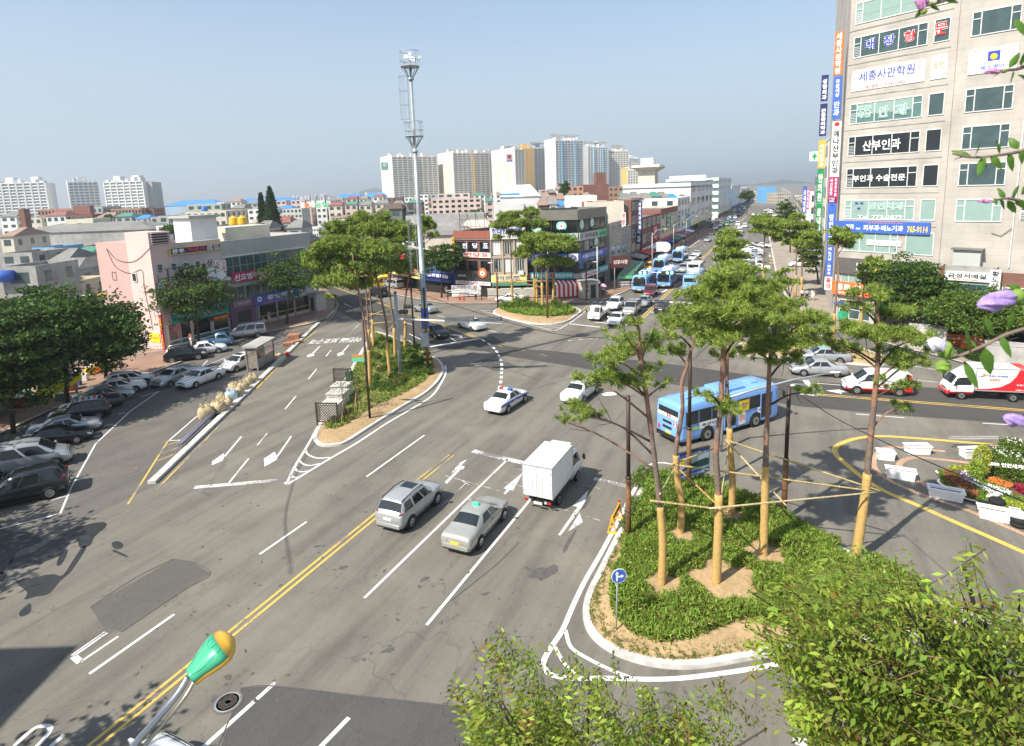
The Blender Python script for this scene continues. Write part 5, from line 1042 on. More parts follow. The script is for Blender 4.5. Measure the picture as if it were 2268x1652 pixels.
free_sign(*KM((68,1035))[0],KM((68,1160))[0][1],KM((145,1035))[0][0],(362,775),90,SWHT,[('약',.5,.68,.45,.6,TRED),('국',.5,.2,.25,.4,TGRN)],'white box sign with red pharmacy letter on the pink corner')
free_sign(*KM((120,1160))[0],KM((135,1620))[0][1],KM((180,1160))[0][0],(368,776),90,SRED,[('찜\n질\n방',.5,.75,.35,.7,TYEL),('식\n당\n식\n사',.5,.25,.4,.7,TYEL)],'red and yellow vertical sign beside the pharmacy door')
free_sign(*KM((1845,140))[0],KM((1860,435))[0][1],KM((1905,140))[0][0],(702,688),80,SPNK,[('신\n이\n비\n인\n후\n과',.5,.5,.92,.6,TWHT)],'pink vertical sign at the far end of the pink building')
yb=thing('notice_board','small yellow notice on the foot of the pink gable','sign',pk.world(0,-.12,1.2,0),pk.rz);m=MB();m.box((0,0,.9),(.05,2.,1.1),TYEL);m.text('주차금지',.3,1.5,TRED,Matrix.Translation((-.03,0,1.45))@REAR,.02,0);m.build('panel',yb)
cb=MB();
for q in([(238,550),(262,575),(300,578),(338,545)],[(238,552),(258,590),(290,605),(316,598),(322,640),(335,700),(340,730)]):
 pts=[]
 for x,y in q:
  u,z=pk.uz(x,y,3);w_=pk.world(3,u,-.12,z);pts.append(w_)
 cb.tube(smooth_open(pts,5),.03,FRD,4)
tag(cb.build('cable'),'thin grey cable looping across the blank pink gable','cable')
SA,SB=G(1013,654),G(1091,660)
sh=Bld('brick_building','narrow red brown brick building with pawnshop and phone shop','building',SA,SB,12,11.2,BRK,parapet=.6)
L=sh.L
for z in(4.1,7.3):
 for i in range(3):sh.win(.35+i*L/3,L/3*(i+1)-.3,z,z+2.1,2,1,FRD,GLD)
sh.part('cornice',[(-.05,L+.05,10.0,11.3,.0,.3,mat((.28,.1,.07),.8,0,.1,2,.3,0,None,0,'brick parapet')),(0,L,9.8,10,0,.2,CONC)]);sh.part('shop_front',[(.2,L-.2,0,2.3,0,.05,GLD),(.4,L-2.5,.1,1.6,.05,.04,SWHT)]);sh.done()
KS=lambda x,y:KE((x,y))[0]
sign(sh,(*KS(1540,720),KS(1540,775)[1],KS(1808,720)[0]),SWHT,[('전당포',.5,.5,.72,.86,TRED)],'white pawnshop sign with large red letters',rim=FRD)
for i,(ch,x)in enumerate(zip('전당포',(1530,1630,1728))):txt_on(sh,(*KS(x,642),KS(x,690)[1],KS(x+52,642)[0]),ch,(TWHT,TBLU),'')
def showx(t,W,H,th):
 m=MB();m.T=Matrix.Translation((W*.31,-th/2-.1,H*.8))@RX;m.lathe((0,0,-.05),[(.0,.1),(.75,.1),(.85,.05),(.85,0)][::-1],SORG,20);m.lathe((0,0,.06),[(.45,0),(0,.002)],TWHT,20);m.add([(-.16,-.2,.07),(.26,0,.07),(-.16,.2,.07)],[(0,1,2)],TBLK);m.build('play_emblem',t)
sign(sh,(.1,L-.1,2.85,4.6),DARK,[('SHOW',.2,.45,.22,.24,TWHT)],'black phone shop sign with SHOW lettering and orange play emblem',px=False,out=.3,th=.15,extra=showx)
sign(sh,(.05,L-.05,2.15,2.75),SWHT,[('최고의 쇼스퀘어 스토어',.5,.5,.55,.85,TRED)],'white strip sign right below the black phone shop sign',px=False,out=.3,th=.12)
vsign(sh,(-.35,.1,6.6,10.2),mat((.8,.5,.02),.5,0,0,1,.4,0,None,0,'amber sign'),'전당포',TBLK,'narrow yellow vertical sign at the left edge of the brick building',px=False)
fr=thing('billboard_frame','empty rusty billboard frame on the roof of the brick building','frame',sh.world(0,.5,1,10.7),sh.rz);m=MB()
RUST=mat((.12,.09,.07),.8,.2,.2,3,.3,0,None,0,'rusty steel')
for x in(0,1.6,3.4,5.2):m.tube([(x,0,0),(x,0,4)],.05,RUST,5);m.tube([(x,0,3.5),(x,1.8,0)],.04,RUST,5)
for z in(1.2,2.4,3.7):m.tube([(0,0,z),(5.2,0,z)],.04,RUST,5)
m.build('frame',fr)
CB_=G(1168,658);cr=Bld('cream_building','cream ribbed three storey building with a labour agency sign','building',SB,CB_,12,11.6,wallm((.55,.46,.38)),parapet=.5)
L=cr.L;
for i in range(3):
 for z in(4.3,7.3):cr.win(.4+i*L/3,L/3*(i+1)-.35,z,z+2.2,3,1,FRM,SWHT if(i+int(z))%2 else GLW)
cr.part('rib',[(i*L/3-.12 if i else 0,i*L/3+.15,3.6,10.2,0,.25,wallm((.5,.42,.34)))for i in range(4)]);cr.part('cornice',[(0,L,6.7,7.1,0,.2,wallm((.5,.42,.34))),(0,L,3.7,4.0,0,.2,wallm((.5,.42,.34)))]);cr.part('shop_front',[(.1,L-.1,0,2.4,0,.04,GLD),(.1,L,2.2,2.6,0,1.2,GRNR)]);
cr.part('air_conditioner',[(L-1.3,L-.5,3.95,4.55,.2,.5,SWHT)]);cr.done()
sign(cr,(-.0,L-.1,9.9,11.9),SWHT,[('현대인력개발',.5,.65,.5,.88,TBLU),('T.772-5039  Fax 773-5039',.5,.2,.2,.85,TBLK)],'white labour agency sign with blue letters on the cream building',px=False,out=.3)
sign(cr,(-.1,L,2.7,3.9),SYEL,[('마르조',.5,.6,.6,.62,PURP),('본사직영 대형매장',.5,.15,.2,.7,TRED)],'yellow clothing shop sign with violet letters',px=False,out=.3)
M0,M1,M2=G(1168,656),G(1282,655),G(1341,632)
cA=Vector(M0);cB=Vector(M1);cC=Vector(M2)
DKM=mat((.05,.052,.05),.4,.1,.1,1,.5,0,None,0,'dark metal cladding');BRZ=mat((.23,.21,.18),.5,.2,.08,1,.5,0,None,0,'bronze cladding')
gb=Bld('glazed_building','four storey dark glazed corner building banded with clinic signs','building',cA,cB,13,14.3,DKM,parapet=.4);
lo=lambda P:(Matrix.Rotation(-gb.rz,2)@(Vector(P)-cA));pc_=lo(cC);bk=pc_+Vector((-6.5,9.5))
m=MB();m.prism([(gb.L-.01,.02),(pc_.x,pc_.y),(bk.x,bk.y),(gb.L-.01,12)],0,14.3,DKM,ROOFD);m.build('corner_block',gb.o)
g2_=Bld('glazed_wing','curved right hand wing of the dark glazed corner building','building',cB,cC,.4,14.3,DKM,parapet=0);g2_.o.parent=None
bpy.data.objects.remove(g2_.wall);wing=g2_;wo=g2_.o
wo_m=Matrix.Translation((cB.x,cB.y,0))@Matrix.Rotation(g2_.rz,4,'Z');inv=(Matrix.Translation((cA.x,cA.y,0))@Matrix.Rotation(gb.rz,4,'Z')).inverted()
def bands(b,L,top):
 b.part('parapet_band',[(-.05,L+.05,12.7,14.35,0,.3,BRZ)])
 for z0,z1 in((10.6,12.6),(7.2,9.2),(3.9,5.7)):
  n=max(2,round(L/2.2))
  for i in range(n):b.win(i*L/n+.04,(i+1)*L/n-.04,z0,z1,1,2 if i%3 else 1,FRD,GLD,fw=.06)
  b.part('vent_flap',[(u,u+.85,z0+.15,z0+.6,.25,.05,GLD)for u in[L*.45+q*.9 for q in range(4)]])
 b.part('fascia',[(-.02,L+.02,3.0,3.8,0,.4,GREYW)]);b.part('shop_front',[(.1,L-.1,0,2.4,0,.04,GLD)]+[(u,u+.3,0,3,.04,.1,GREYW)for u in(0,L*.5,L-.35)])
bands(gb,gb.L,1);bands(g2_,g2_.L,1)
for ch in list(wo.children):ch.parent=gb.o;ch.matrix_basis=inv@wo_m@ch.matrix_basis
bpy.data.objects.remove(wo)
LB_=gb.L
EMB=mat((.35,.7,.6),.4,0,.05,1,.4,0,None,0,'mint emblem')
for b_,u,z in((gb,1.9,11.6),(gb,6.0,11.7),(g2_,1.4,11.8),(g2_,5.6,11.8),(g2_,7.3,8.4)):
 t=thing('clinic_emblem','mint round clinic emblem on the glass, %s'%{1.9:'leftmost of the top floor',6.0:'second on the top floor',1.4:'third on the top floor',5.6:'last on the top floor',7.3:'the lone one a floor lower'}[u],'emblem',b_.world(0,u,-.08,z),b_.rz);m=MB();m.T=RX;m.lathe((0,0,0),[(.85,0),(.85,.03),(0,.035)],EMB,20);m.lathe((0,0,.04),[(.5,0),(0,.002)],SWHT,16);m.T=Matrix.Translation((0,-.05,-.02))@RX;m.ell((0,.05,0),(.16,.16,.02),TRED,8,4);m.build('disc',t)
def bandsign(b,u0,u1,z0,z1,bg,tx,lb,**k):return sign(b,(u0,u1,z0,z1),bg,tx,lb,px=False,out=k.get('out',.12),th=.2)
bandsign(gb,-.2,LB_*.56,9.2,10.5,SGRY,[('우리내과',.55,.5,.65,.7,TBLK)],'grey clinic band sign with black letters, left one');bandsign(gb,LB_*.56,LB_*.84,9.2,10.5,SLGR,[('소아과',.55,.4,.55,.75,TBLK),('wooree',.5,.82,.2,.5,TWHT)],'light green children clinic sign with black letters');bandsign(gb,LB_*.84,LB_*1.0,9.2,10.5,SGRY,[('◎',.5,.5,.8,.6,TGRN)],'grey panel with green ring at the bend of the facade')
bandsign(g2_,0,g2_.L*.68,9.2,10.5,SGRY,[('우리내과',.6,.5,.65,.7,TBLK),('◎',.1,.5,.6,.14,TGRN)],'grey clinic band sign on the right facet');bandsign(g2_,g2_.L*.68,g2_.L,9.2,10.5,SLGR,[('소아과',.5,.42,.6,.8,TBLK)],'light green sign at the right end of the upper band')
bandsign(gb,-.2,LB_*.82,5.8,7.1,SBLU,[('서울이비인후과',.6,.5,.62,.72,TWHT),('773-77',.1,.5,.5,.12,TWHT)],'long blue ear clinic sign on the left facet');bandsign(gb,LB_*.82,LB_*1.0,5.8,7.1,SWHT,[('◇',.5,.5,.85,.75,TBLU)],'white panel with blue crest between the blue signs')
bandsign(g2_,0,g2_.L,5.8,7.1,SBLU,[('서울이비인후과',.45,.5,.62,.75,TWHT),('775',.92,.7,.3,.1,TORG)],'blue ear clinic sign on the right facet')
bandsign(gb,-.1,LB_*.9,3.0,4.1,STEA,[('참정안약국',.3,.5,.6,.36,TWHT),('참정안약국',.8,.5,.6,.36,TWHT),('✚',.07,.5,.8,.1,TRED),('✚',.55,.5,.8,.1,TRED)],'teal pharmacy sign with white letters repeated twice',out=.42);bandsign(g2_,.3,g2_.L*.6,2.9,3.7,SWHT,[('호박나이트',.5,.5,.6,.8,TRED)],'white curved sign with red letters over the corner shop',out=.42);bandsign(g2_,g2_.L*.62,g2_.L,2.9,4.0,STEA,[('편안경',.5,.5,.6,.8,TWHT)],'teal optician sign at the right end of the corner building',out=.42)
rd=Vector((math.sin(rad(24.4)),math.cos(rad(24.4))));rn=Vector((-rd.y,rd.x));RP=plane(cC+rn*.3+rd*.2,rad(24.4))
def rowb(pxl,pxr,ytop,D,wall,name,label,cat='building',fl=3,bays=2,back=.0,glm=None,fr=None,side_w=True,sidebays=3,**k):
 u0=RP.uz(pxl,ytop)[0];u1=RP.uz(pxr,ytop)[0];a=RP.A+RP.d*u0+rn*back;b_=RP.A+RP.d*u1+rn*back
 H=Bld.uz(RP,pxl,ytop,0)[1];B_=Bld(name,label,cat,a,b_,D,H,wall,**k);B_.FT
 h=H/fl
 for f in range(fl):
  if f==0:B_.part('shop_front',[(.15,B_.L-.15,0,h*.72,0,.05,GLD),(0,B_.L,h*.74,h*.95,0,.35,random.Random(label).choice([SBLU,SWHT,SRED,STEA,SYEL]))])
  else:
   for i in range(bays):B_.win((i+.18)*B_.L/bays,(i+.82)*B_.L/bays,f*h+h*.28,f*h+h*.82,2,1,fr,glm)
   if side_w:
    for i in range(sidebays):B_.win((i+.3)*D/sidebays,(i+.7)*D/sidebays,f*h+h*.3,f*h+h*.75,1,1,fr,glm,face=3)
 return B_
r1=rowb(1350,1377,494,9,TAN,'beige_building','beige three storey building just right of the dark glazed corner',fl=3);r1 .done()
r2=rowb(1377,1398,504,9,wallm((.33,.31,.29)),'stone_building','grey stone fronted building beside the beige one',fl=3);r2 .done()
r3=rowb(1398,1418,444,11,BRK,'brick_building','tall brown brick building up the main road beside vertical signs',fl=5,sidebays=3);r3 .done()
r4=rowb(1422,1462,482,10,BRK,'brick_building','low brown brick building with arched grey awning after the tall brick one',fl=3,bays=4);r4 .done()
r5=rowb(1463,1500,464,12,CREAM,'cream_building','cream building with a red parapet up the main road',fl=3,bays=4);r5 .part('parapet_band',[(0,r5 .L,r5 .H-1.5,r5 .H+.1,0,.15,REDR)]);r5 .part('parapet_band',[(0,12,r5 .H-1.5,r5 .H+.1,0,.15,REDR)],face=3);r5 .done()
r6=rowb(1501,1528,438,14,WHT,'white_building','white flat roofed building with small square windows up the road',fl=4,bays=4);r6 .done()
r7=rowb(1530,1578,404,24,WHT,'civic_hall','large white civic hall with arched windows and a canopied roof turret','hall',fl=4,bays=5,sidebays=4,side_w=False)
for i in range(4):
 m=MB();m.T=r7 .FT(3)@Matrix.Translation((3+i*6,-.05,r7 .H-5.8))@RX;n_=12;pts=[(1.8*math.cos(PI*j/n_),1.8*math.sin(PI*j/n_),0)for j in range(n_+1)];m.add(pts,[tuple(range(n_+1))],GLT if i!=0 else GLD);m.build('arched_window',r7 .o)
r7 .part('cornice',[(0,r7 .L,r7 .H-1.6,r7 .H-1.3,0,.2,DARK)]);r7 .part('cornice',[(0,24,r7 .H-1.6,r7 .H-1.3,0,.2,DARK)],face=3)
m=MB();cx_,cy_=6,16;m.box((cx_,cy_,r7 .H),(6,6,4.5),CREAM);m.hexa([(cx_-3,cy_-3,r7 .H+4.5),(cx_+3,cy_-3,r7 .H+4.5),(cx_+3,cy_+3,r7 .H+4.5),(cx_-3,cy_+3,r7 .H+4.5)],[(cx_-5.5,cy_-5.5,r7 .H+6),(cx_+5.5,cy_-5.5,r7 .H+6),(cx_+5.5,cy_+5.5,r7 .H+6),(cx_-5.5,cy_+5.5,r7 .H+6)],CREAM);m.box((cx_,cy_,r7 .H+6),(10,10,.8),WHT);m.box((cx_,cy_,r7 .H+6.8),(4.5,4.5,2.5),WHT);m.build('turret',r7 .o);r7 .done()
r8=rowb(1592,1620,393,26,WHT,'hospital','white and glass banded building far up the left of the main road','building',fl=6,bays=6,glm=GLT)
for f in range(1,6):r8 .part('glass_band',[(0,26,r8 .H/6*f+.5,r8 .H/6*f+2.0,0,.08,GLT)],face=3)
r8 .part('lettering_panel',[(2,20,r8 .H-1.2,r8 .H+1.6,0,.3,SWHT)],face=3);r8 .done()
r9=rowb(1621,1640,410,20,WHT,'white_building','slim white building just beyond the glass banded one',fl=5,bays=4);r9 .done()
r10=rowb(1641,1660,418,40,CREAM,'cream_building','far cream block at the head of the main road on the left',fl=4,bays=4,sidebays=6);r10 .done()
for i,(x0,yt,y1,x1,bg,tx,tc,lb)in enumerate([(1340,468,497,1347,SWHT,'서울이비인후과',TBLK,'white narrow sign at the right edge of the corner building'),(1341,500,530,1349,SWHT,'우리내과',TBLK,'white clinic sign second down on the corner edge'),(1341,514,534,1349,STEA,'안경',TWHT,'teal and white optician blade sign'),(1346,545,590,1357,SRED,'전당포',TWHT,'red pawnshop blade sign above the pavement'),(1376,470,500,1386,SWHT,'약방',TRED,'white pharmacy blade sign on the brick building'),(1412,445,510,1422,SNAV,'사랑치과의원',TWHT,'navy dental blade sign on the tall brick building')]):
 q=plane(cC+rd*(2+i*4)-rn*(.5),rad(100));sign(q,(x0,yt,y1,x1),bg,[('\n'.join(tx),.5,.5,.92,.65,tc)],lb,0,0,.25,'vertical_sign')
def farb(x0,x1,yt,Y,D,wall,name,label,cat='building',fl=None,bays=None,yaw=0,group=None,win=True,roofp=0,gl=None,wsz=(.55,.45),hip=None,parapet=.5,ybase=None,tank=None,facew=None):
 a,b_=AT(x0,yt,Y),AT(x1,yt,Y);H=max(3.,(a.z+b_.z)/2);w=b_.x-a.x
 A_=Vector((a.x,a.y));B2=A_+Vector((math.cos(rad(yaw)),math.sin(rad(yaw))))*w;q=Bld(name,label,cat,A_,B2,D,H,wall,group,parapet=parapet if not hip else 0)
 fl=fl or max(1,round(H/3.1));bays=bays or max(1,round(w/3.2));h=H/fl
 if win:
  zmin=max(0,fl-5)if H<30 else 0
  for f in range(zmin,fl):
   for i in range(bays):q.win((i+.5-wsz[0]/2)*w/bays,(i+.5+wsz[0]/2)*w/bays,f*h+h*.3,f*h+h*(.3+wsz[1]),gl=gl or GLW,simple=True)
   nb=max(1,round(D/4))
   for fc in((3,)if q.A.x>0 else(1,)):
    for i in range(nb):q.win((i+.35)*D/nb,(i+.65)*D/nb,f*h+h*.3,f*h+h*(.3+wsz[1]),gl=gl or GLW,simple=True,face=fc)
 if hip:
  col,rh=hip;m=MB();e=.4;m.add([(-e,-e,H),(w+e,-e,H),(w+e,D+e,H),(-e,D+e,H),(w*.2,D/2,H+rh),(w*.8,D/2,H+rh)],[(0,1,5,4),(1,2,5),(2,3,4,5),(3,0,4)],col);m.build('roof',q.o)
 if tank:
  for tx,tc in tank:m=MB();m.lathe((w*tx,D*.4,H),[(1.0,0),(1.05,.3),(.95,1.5),(.4,1.8),(.3,2.0)],tc,12);m.build('water_tank',q.o)
 q.done();return q
def apart(x0,xn,x1,yt,Y,aw,W,wall,gab,name,label,fl=20,bays=8,slab=None,roofs=3,glm=None,strips=None,group='apartment towers on the skyline',step=0,canopy=False):
 n=AT(xn,yt,Y);N=Vector((n.x,n.y));d=Vector((math.cos(rad(aw)),math.sin(rad(aw))));H=n.z
 r_=ray(x1,yt);k=Vector((r_.x,r_.y));L_=(k.x*N.y-k.y*N.x)/(d.x*k.y-d.y*k.x)*1.0;L_=abs(L_)
 q=Bld(name,label,'apartment block',N,N+d*L_,W,H,wall,group,parapet=1.0,winmax=90);h=H/fl
 if gab:
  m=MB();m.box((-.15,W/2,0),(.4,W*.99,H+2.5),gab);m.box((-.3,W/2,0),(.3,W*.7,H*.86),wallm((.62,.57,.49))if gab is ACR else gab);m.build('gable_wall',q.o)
 for f in range(fl):
  for i in range(bays):q.win((i+.12)*L_/bays,(i+.88)*L_/bays,f*h+h*.3,f*h+h*.8,gl=glm or AGL,simple=True)
 m=MB()
 for f in range(fl+1):m.box((L_/2,-.3,f*h-.1),(L_*.99,.6,.6),slab or wall)
 for i in range(bays+1):m.box((i*L_/bays,-.35,0),(.9,.5,H),slab or wall)
 m.build('balcony_slabs',q.o)
 if strips:
  m=MB()
  for f_,col in strips:m.box((L_*f_,-.7,0),(1.6,1.2,H*.98),col)
  m.build('colour_strip',q.o)
 for i in range(roofs):
  m=MB();c=L_*(i+.5)/roofs;m.box((c,W*.5,H-1),(6,6,6.5),wall)
  if canopy:m.hexa([(c-4,W*.5-4,H+5.5),(c+4,W*.5-4,H+5.5),(c+4,W*.5+4,H+5.5),(c-4,W*.5+4,H+5.5)],[(c-6,W*.5-6,H+8),(c+9,W*.5-6,H+6.5),(c+9,W*.5+6,H+6.5),(c-6,W*.5+6,H+8)],WHT)
  m.build('lift_house',q.o)
 m=MB();w_=random.Random(label);
 for i in range(bays):m.box((L_*(i+.5)/bays,3,H-1),(L_/bays*w_.uniform(.4,.9),6,1+w_.uniform(.8,4.2)),wall)
 m.build('roof_parapet',q.o);q.done();return q
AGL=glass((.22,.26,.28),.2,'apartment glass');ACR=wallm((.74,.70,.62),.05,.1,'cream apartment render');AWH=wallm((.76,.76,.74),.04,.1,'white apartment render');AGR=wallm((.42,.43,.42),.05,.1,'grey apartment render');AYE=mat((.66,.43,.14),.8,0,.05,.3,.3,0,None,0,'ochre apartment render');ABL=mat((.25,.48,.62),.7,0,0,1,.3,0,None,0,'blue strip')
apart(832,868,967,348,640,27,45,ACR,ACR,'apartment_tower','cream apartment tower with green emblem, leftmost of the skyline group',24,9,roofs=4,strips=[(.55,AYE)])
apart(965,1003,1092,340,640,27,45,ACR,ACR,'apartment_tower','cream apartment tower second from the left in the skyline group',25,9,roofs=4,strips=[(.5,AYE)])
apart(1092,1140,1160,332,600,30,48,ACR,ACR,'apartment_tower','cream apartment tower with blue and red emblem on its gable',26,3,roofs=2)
apart(1142,1148,1180,330,660,12,14,AYE,None,'apartment_tower','ochre yellow apartment tower between cream ones',26,6,slab=AYE,roofs=1)
apart(1160,1176,1212,330,700,22,16,AGR,AGR,'apartment_tower','narrow grey apartment tower right of the ochre one',26,5,roofs=1,canopy=True)
apart(1206,1230,1290,312,640,30,20,AWH,AWH,'apartment_tower','tallest white apartment tower with light blue strips',27,9,strips=[(.22,ABL),(.72,ABL)],roofs=2,canopy=True)
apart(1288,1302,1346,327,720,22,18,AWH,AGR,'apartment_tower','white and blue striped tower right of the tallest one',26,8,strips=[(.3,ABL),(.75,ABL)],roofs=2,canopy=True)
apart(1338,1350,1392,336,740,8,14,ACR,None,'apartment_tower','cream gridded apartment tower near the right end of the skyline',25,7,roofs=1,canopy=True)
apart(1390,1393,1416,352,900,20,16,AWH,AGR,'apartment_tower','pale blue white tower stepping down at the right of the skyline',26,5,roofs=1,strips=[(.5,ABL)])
apart(1382,1390,1442,378,520,10,14,ACR,AYE,'apartment_block','low white and yellow apartment block at the right end of the skyline',14,9,roofs=1,canopy=True)
for x0,xn,x1,yt,lb in[(930,936,968,356,'slim cream tower showing behind the first two'),(1062,1068,1096,350,'slim cream tower filling the gap before the third gable'),(1196,1200,1222,338,'slim pale tower left of the tallest white one'),(1326,1330,1352,342,'slim pale tower behind the blue striped pair')]:apart(x0,xn,x1,yt,800,20,14,ACR,ACR,'apartment_tower',lb,25,4,roofs=1)
gL='apartment blocks far left'
apart(-30,-14,100,408,520,8,14,AWH,ACR,'apartment_block','pale apartment block cut by the left edge of the skyline',15,7,roofs=2,group=gL);apart(105,150,216,405,520,38,16,AWH,ACR,'apartment_block','middle one of the three pale apartment blocks at the far left',15,6,roofs=1,group=gL);apart(226,230,316,405,520,-6,14,AWH,None,'apartment_block','white banded apartment block with two lift houses, right of the three',14,6,roofs=2,group=gL)
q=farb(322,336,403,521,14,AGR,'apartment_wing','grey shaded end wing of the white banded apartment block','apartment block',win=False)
def emblem(px,py,w,h,Y,col,label,inner=None,txt=None):
 p=AT(px,py,Y);s_=Y/F;t=thing('emblem_board',label,'sign',(p.x,p.y,p.z),rad(28));m=MB();m.box((0,0,-h*s_/2),(w*s_,.5,h*s_),col);m.build('panel',t)
 if inner:m=MB();m.T=Matrix.Translation((0,-.3,1.2))@RX;m.lathe((0,0,0),[(w*s_*.3,0),(0,.01)],inner,14);m.T=Matrix();m.text(txt,h*s_*.2,w*s_*.7,SWHT if col is not SWHT else TBLU,Matrix.Translation((0,-.32,-h*s_*.32))@RX,.02,0);m.build('emblem',t)
emblem(852,368,15,16,628,SLGR,'green emblem board on the leftmost cream tower gable',SWHT,'royal');emblem(1128,350,16,17,590,SWHT,'white board with red and blue emblem on the third cream tower',TRED,'풍림')
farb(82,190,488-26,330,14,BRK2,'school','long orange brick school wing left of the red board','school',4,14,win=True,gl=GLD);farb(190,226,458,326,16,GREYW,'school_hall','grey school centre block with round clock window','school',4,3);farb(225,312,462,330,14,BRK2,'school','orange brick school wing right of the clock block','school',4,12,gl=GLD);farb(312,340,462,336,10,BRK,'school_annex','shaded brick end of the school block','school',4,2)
farb(84,160,497,300,10,GREYW,'hall','low hall with dark red tiled roof before the school','hall',2,8,hip=(mat((.16,.06,.06),.8,0,.1,1,.3,0,None,0,'maroon tiles'),3.5));farb(205,290,492,305,10,GREYW,'hall','second low hall with maroon roof right of the white gym','hall',2,6,hip=(mat((.16,.06,.06),.8,0,.1,1,.3,0,None,0,'maroon tiles'),3.))
farb(162,198,455,290,3,REDR,'red_billboard','red board standing above the school roofs','billboard',win=False,parapet=0);farb(145,205,485,200,9,wallm((.62,.6,.46)),'stair_house','pale yellow and white box house with one dark window','house',4,1,wsz=(.2,.3))
farb(0,24,482,300,10,WHT,'gym','white gym hall with lettering at the left edge','hall',win=False);farb(22,90,483,310,12,GREYW,'grey_block','grey block with white framed windows left of the school','building',4,8)
farb(330,345,458,520,14,AGR,'silo','pale silo on the skyline right of the apartments','silo',win=False)
farb(20,330,513,190,22,CONC,'warehouse','long warehouse with grey corrugated roof behind the pink building','warehouse',win=False,hip=(SLATE,2.5),parapet=0)
farb(40,52,463,240,3,BRK,'brick_chimney','tall slim brick chimney at the far left','chimney',win=False,parapet=0)
for i,(x0,x1,yt,Y,D,wl,hp,lb)in enumerate([(0,70,560,120,10,CONC,None,'flat grey roofed house at the left edge with tarpaulins'),(70,120,548,130,9,wallm((.2,.4,.6)),None,'house with blue tarpaulin over its roof'),(115,150,575,110,8,CREAM,(SLATE,1.8),'small cream house with slanted concrete roof'),(150,200,560,125,9,BRK,(GRNR,1.),'brick house with green roof edge'),(175,225,545,140,9,wallm((.3,.18,.12)),None,'reddish brick rooftop room behind the green roof'),(80,170,598,100,9,CONC,(SLATE,1.6),'grey house with slate roof and two dark windows'),(118,178,622,92,6,wallm((.62,.52,.36)),None,'yellow cream wall house with shaded window next to the pink gable'),(0,78,590,80,8,CONC,None,'grey concrete garage building at the left edge')]):
 farb(x0,x1,yt,Y,D,wl,'house',lb,'house',hip=hp)
gh=thing('round_sign','blue cylindrical sign on the grey garage front','sign',AT(10,612,79.5));m=MB();m.T=Matrix.Rotation(rad(90),4,'Y');m.cyl((0,0,-2.5),.8,3.6,SBLU,16);m.build('drum',gh,True)
farb(345,373,500,150,8,WHT,'house','white house behind the pink building stair','house');farb(350,372,478,230,8,GREYW,'house','small grey house on the left skyline','house')
farb(410,500,468,210,16,CREAM,'cream_house','cream block with blue water tank on its roof','building',5,6,tank=[(.25,BLUR)]);farb(413,490,452,235,8,wallm((.4,.42,.36)),'roof_house','grey green block behind the cream one','building',6,4)
farb(455,545,500,130,10,wallm((.4,.32,.28)),'roof_house','cluttered rooftop with yellow tanks behind the clinic building','house',4,4,tank=[(.5,mat((.75,.45,.03),.5,0,0,1,.4,0,None,0,'yellow tank')),(.72,mat((.75,.45,.03),.5,0,0,1,.4,0,None,0,'yellow tank'))])
farb(665,732,446,330,18,WHT,'bank_block','white tiled block with green bank letters and dark slots','building',7,3,wsz=(.12,.9),gl=GLD);
p_=AT(692,454,329);t=thing('bank_lettering','green and orange bank letters on the white tiled block','sign',p_);m=MB();m.text('농협',3,8,SLGR,Matrix.Translation((5,-.2,0))@RX,.03,0);m.text('●',2.5,2.5,TORG,Matrix.Translation((-3,-.2,0))@RX,0,0);m.build('lettering',t)
farb(625,668,462,300,12,wallm((.5,.5,.46)),'office','low glass office beside the bank block','building',5,5);farb(650,705,505,220,10,WHT,'shop_row','white shop row with many small windows behind the pines','shops',4,10);farb(700,760,500,230,10,WHT,'shop_row','second white shop row under the bank block','shops',4,9)
for i,(x0,x1,Y)in enumerate([(360,480,700),(500,660,700),(730,800,640),(800,850,640)]):farb(x0,x1,455-.035*(x0-360),Y,40,wallm((.35,.45,.55)),'factory_shed','%s of four blue roofed factory sheds on the far plain'%['first','second','third','fourth'][i],'factory',win=False,hip=(BLUR,6),group='blue roofed sheds')
farb(733,800,478,260,14,wallm((.45,.3,.26)),'low_house','pink brown flat block behind the left pines','building',3,8)
farb(835,905,469,170,14,wallm((.16,.14,.12)),'wooden_villa','dark brown boarded villa with gable behind the mast','building',4,3,hip=(mat((.12,.09,.07),.8,0,.1,1,.3,0,None,0,'dark shingles'),2.));farb(862,890,462,168,6,wallm((.2,.18,.15)),'villa_bay','projecting gabled bay of the dark boarded villa','building',5,1,hip=(mat((.12,.09,.07),.8,0,.1,1,.3,0,None,0,'dark shingles'),1.5))
farb(898,1075,475,160,10,mat((.5,.49,.47),.9,0,.2,.7,.2,.1,(.36,.35,.34),0,'stained plaster',.2),'long_wall','long blank grey stained wall building behind the mast','building',win=False);farb(940,1050,520,128,10,CREAM,'cream_roofs','cream houses with corrugated roofs below the blank wall','house',win=False,hip=(SLATE,1.6));farb(1020,1090,505,135,9,wallm((.55,.5,.4)),'cream_roofs','house with pale corrugated roof behind the brick building','house',win=False,hip=(mat((.55,.5,.42),.8,0,.1,2,.3,0,None,0,'pale roofing'),1.8))
farb(955,1065,440,260,14,wallm((.62,.5,.44)),'peach_block','peach coloured block with dark windows in front of the towers','building',7,8,gl=GLD);farb(968,1040,428,270,10,wallm((.6,.5,.45)),'peach_block','set back upper part of the peach coloured block','building',8,4)
farb(1095,1160,450,190,24,WHT,'white_church','blinding white church hall with blue roof lettering','church',win=False);farb(1108,1195,435,205,22,WHT,'white_church','upper white church nave with gable before the towers','church',win=False,hip=(WHT,4.));farb(1108,1150,428,206,12,BLUR,'church_roof','blue roof slab of the white church','church',win=False,parapet=0)
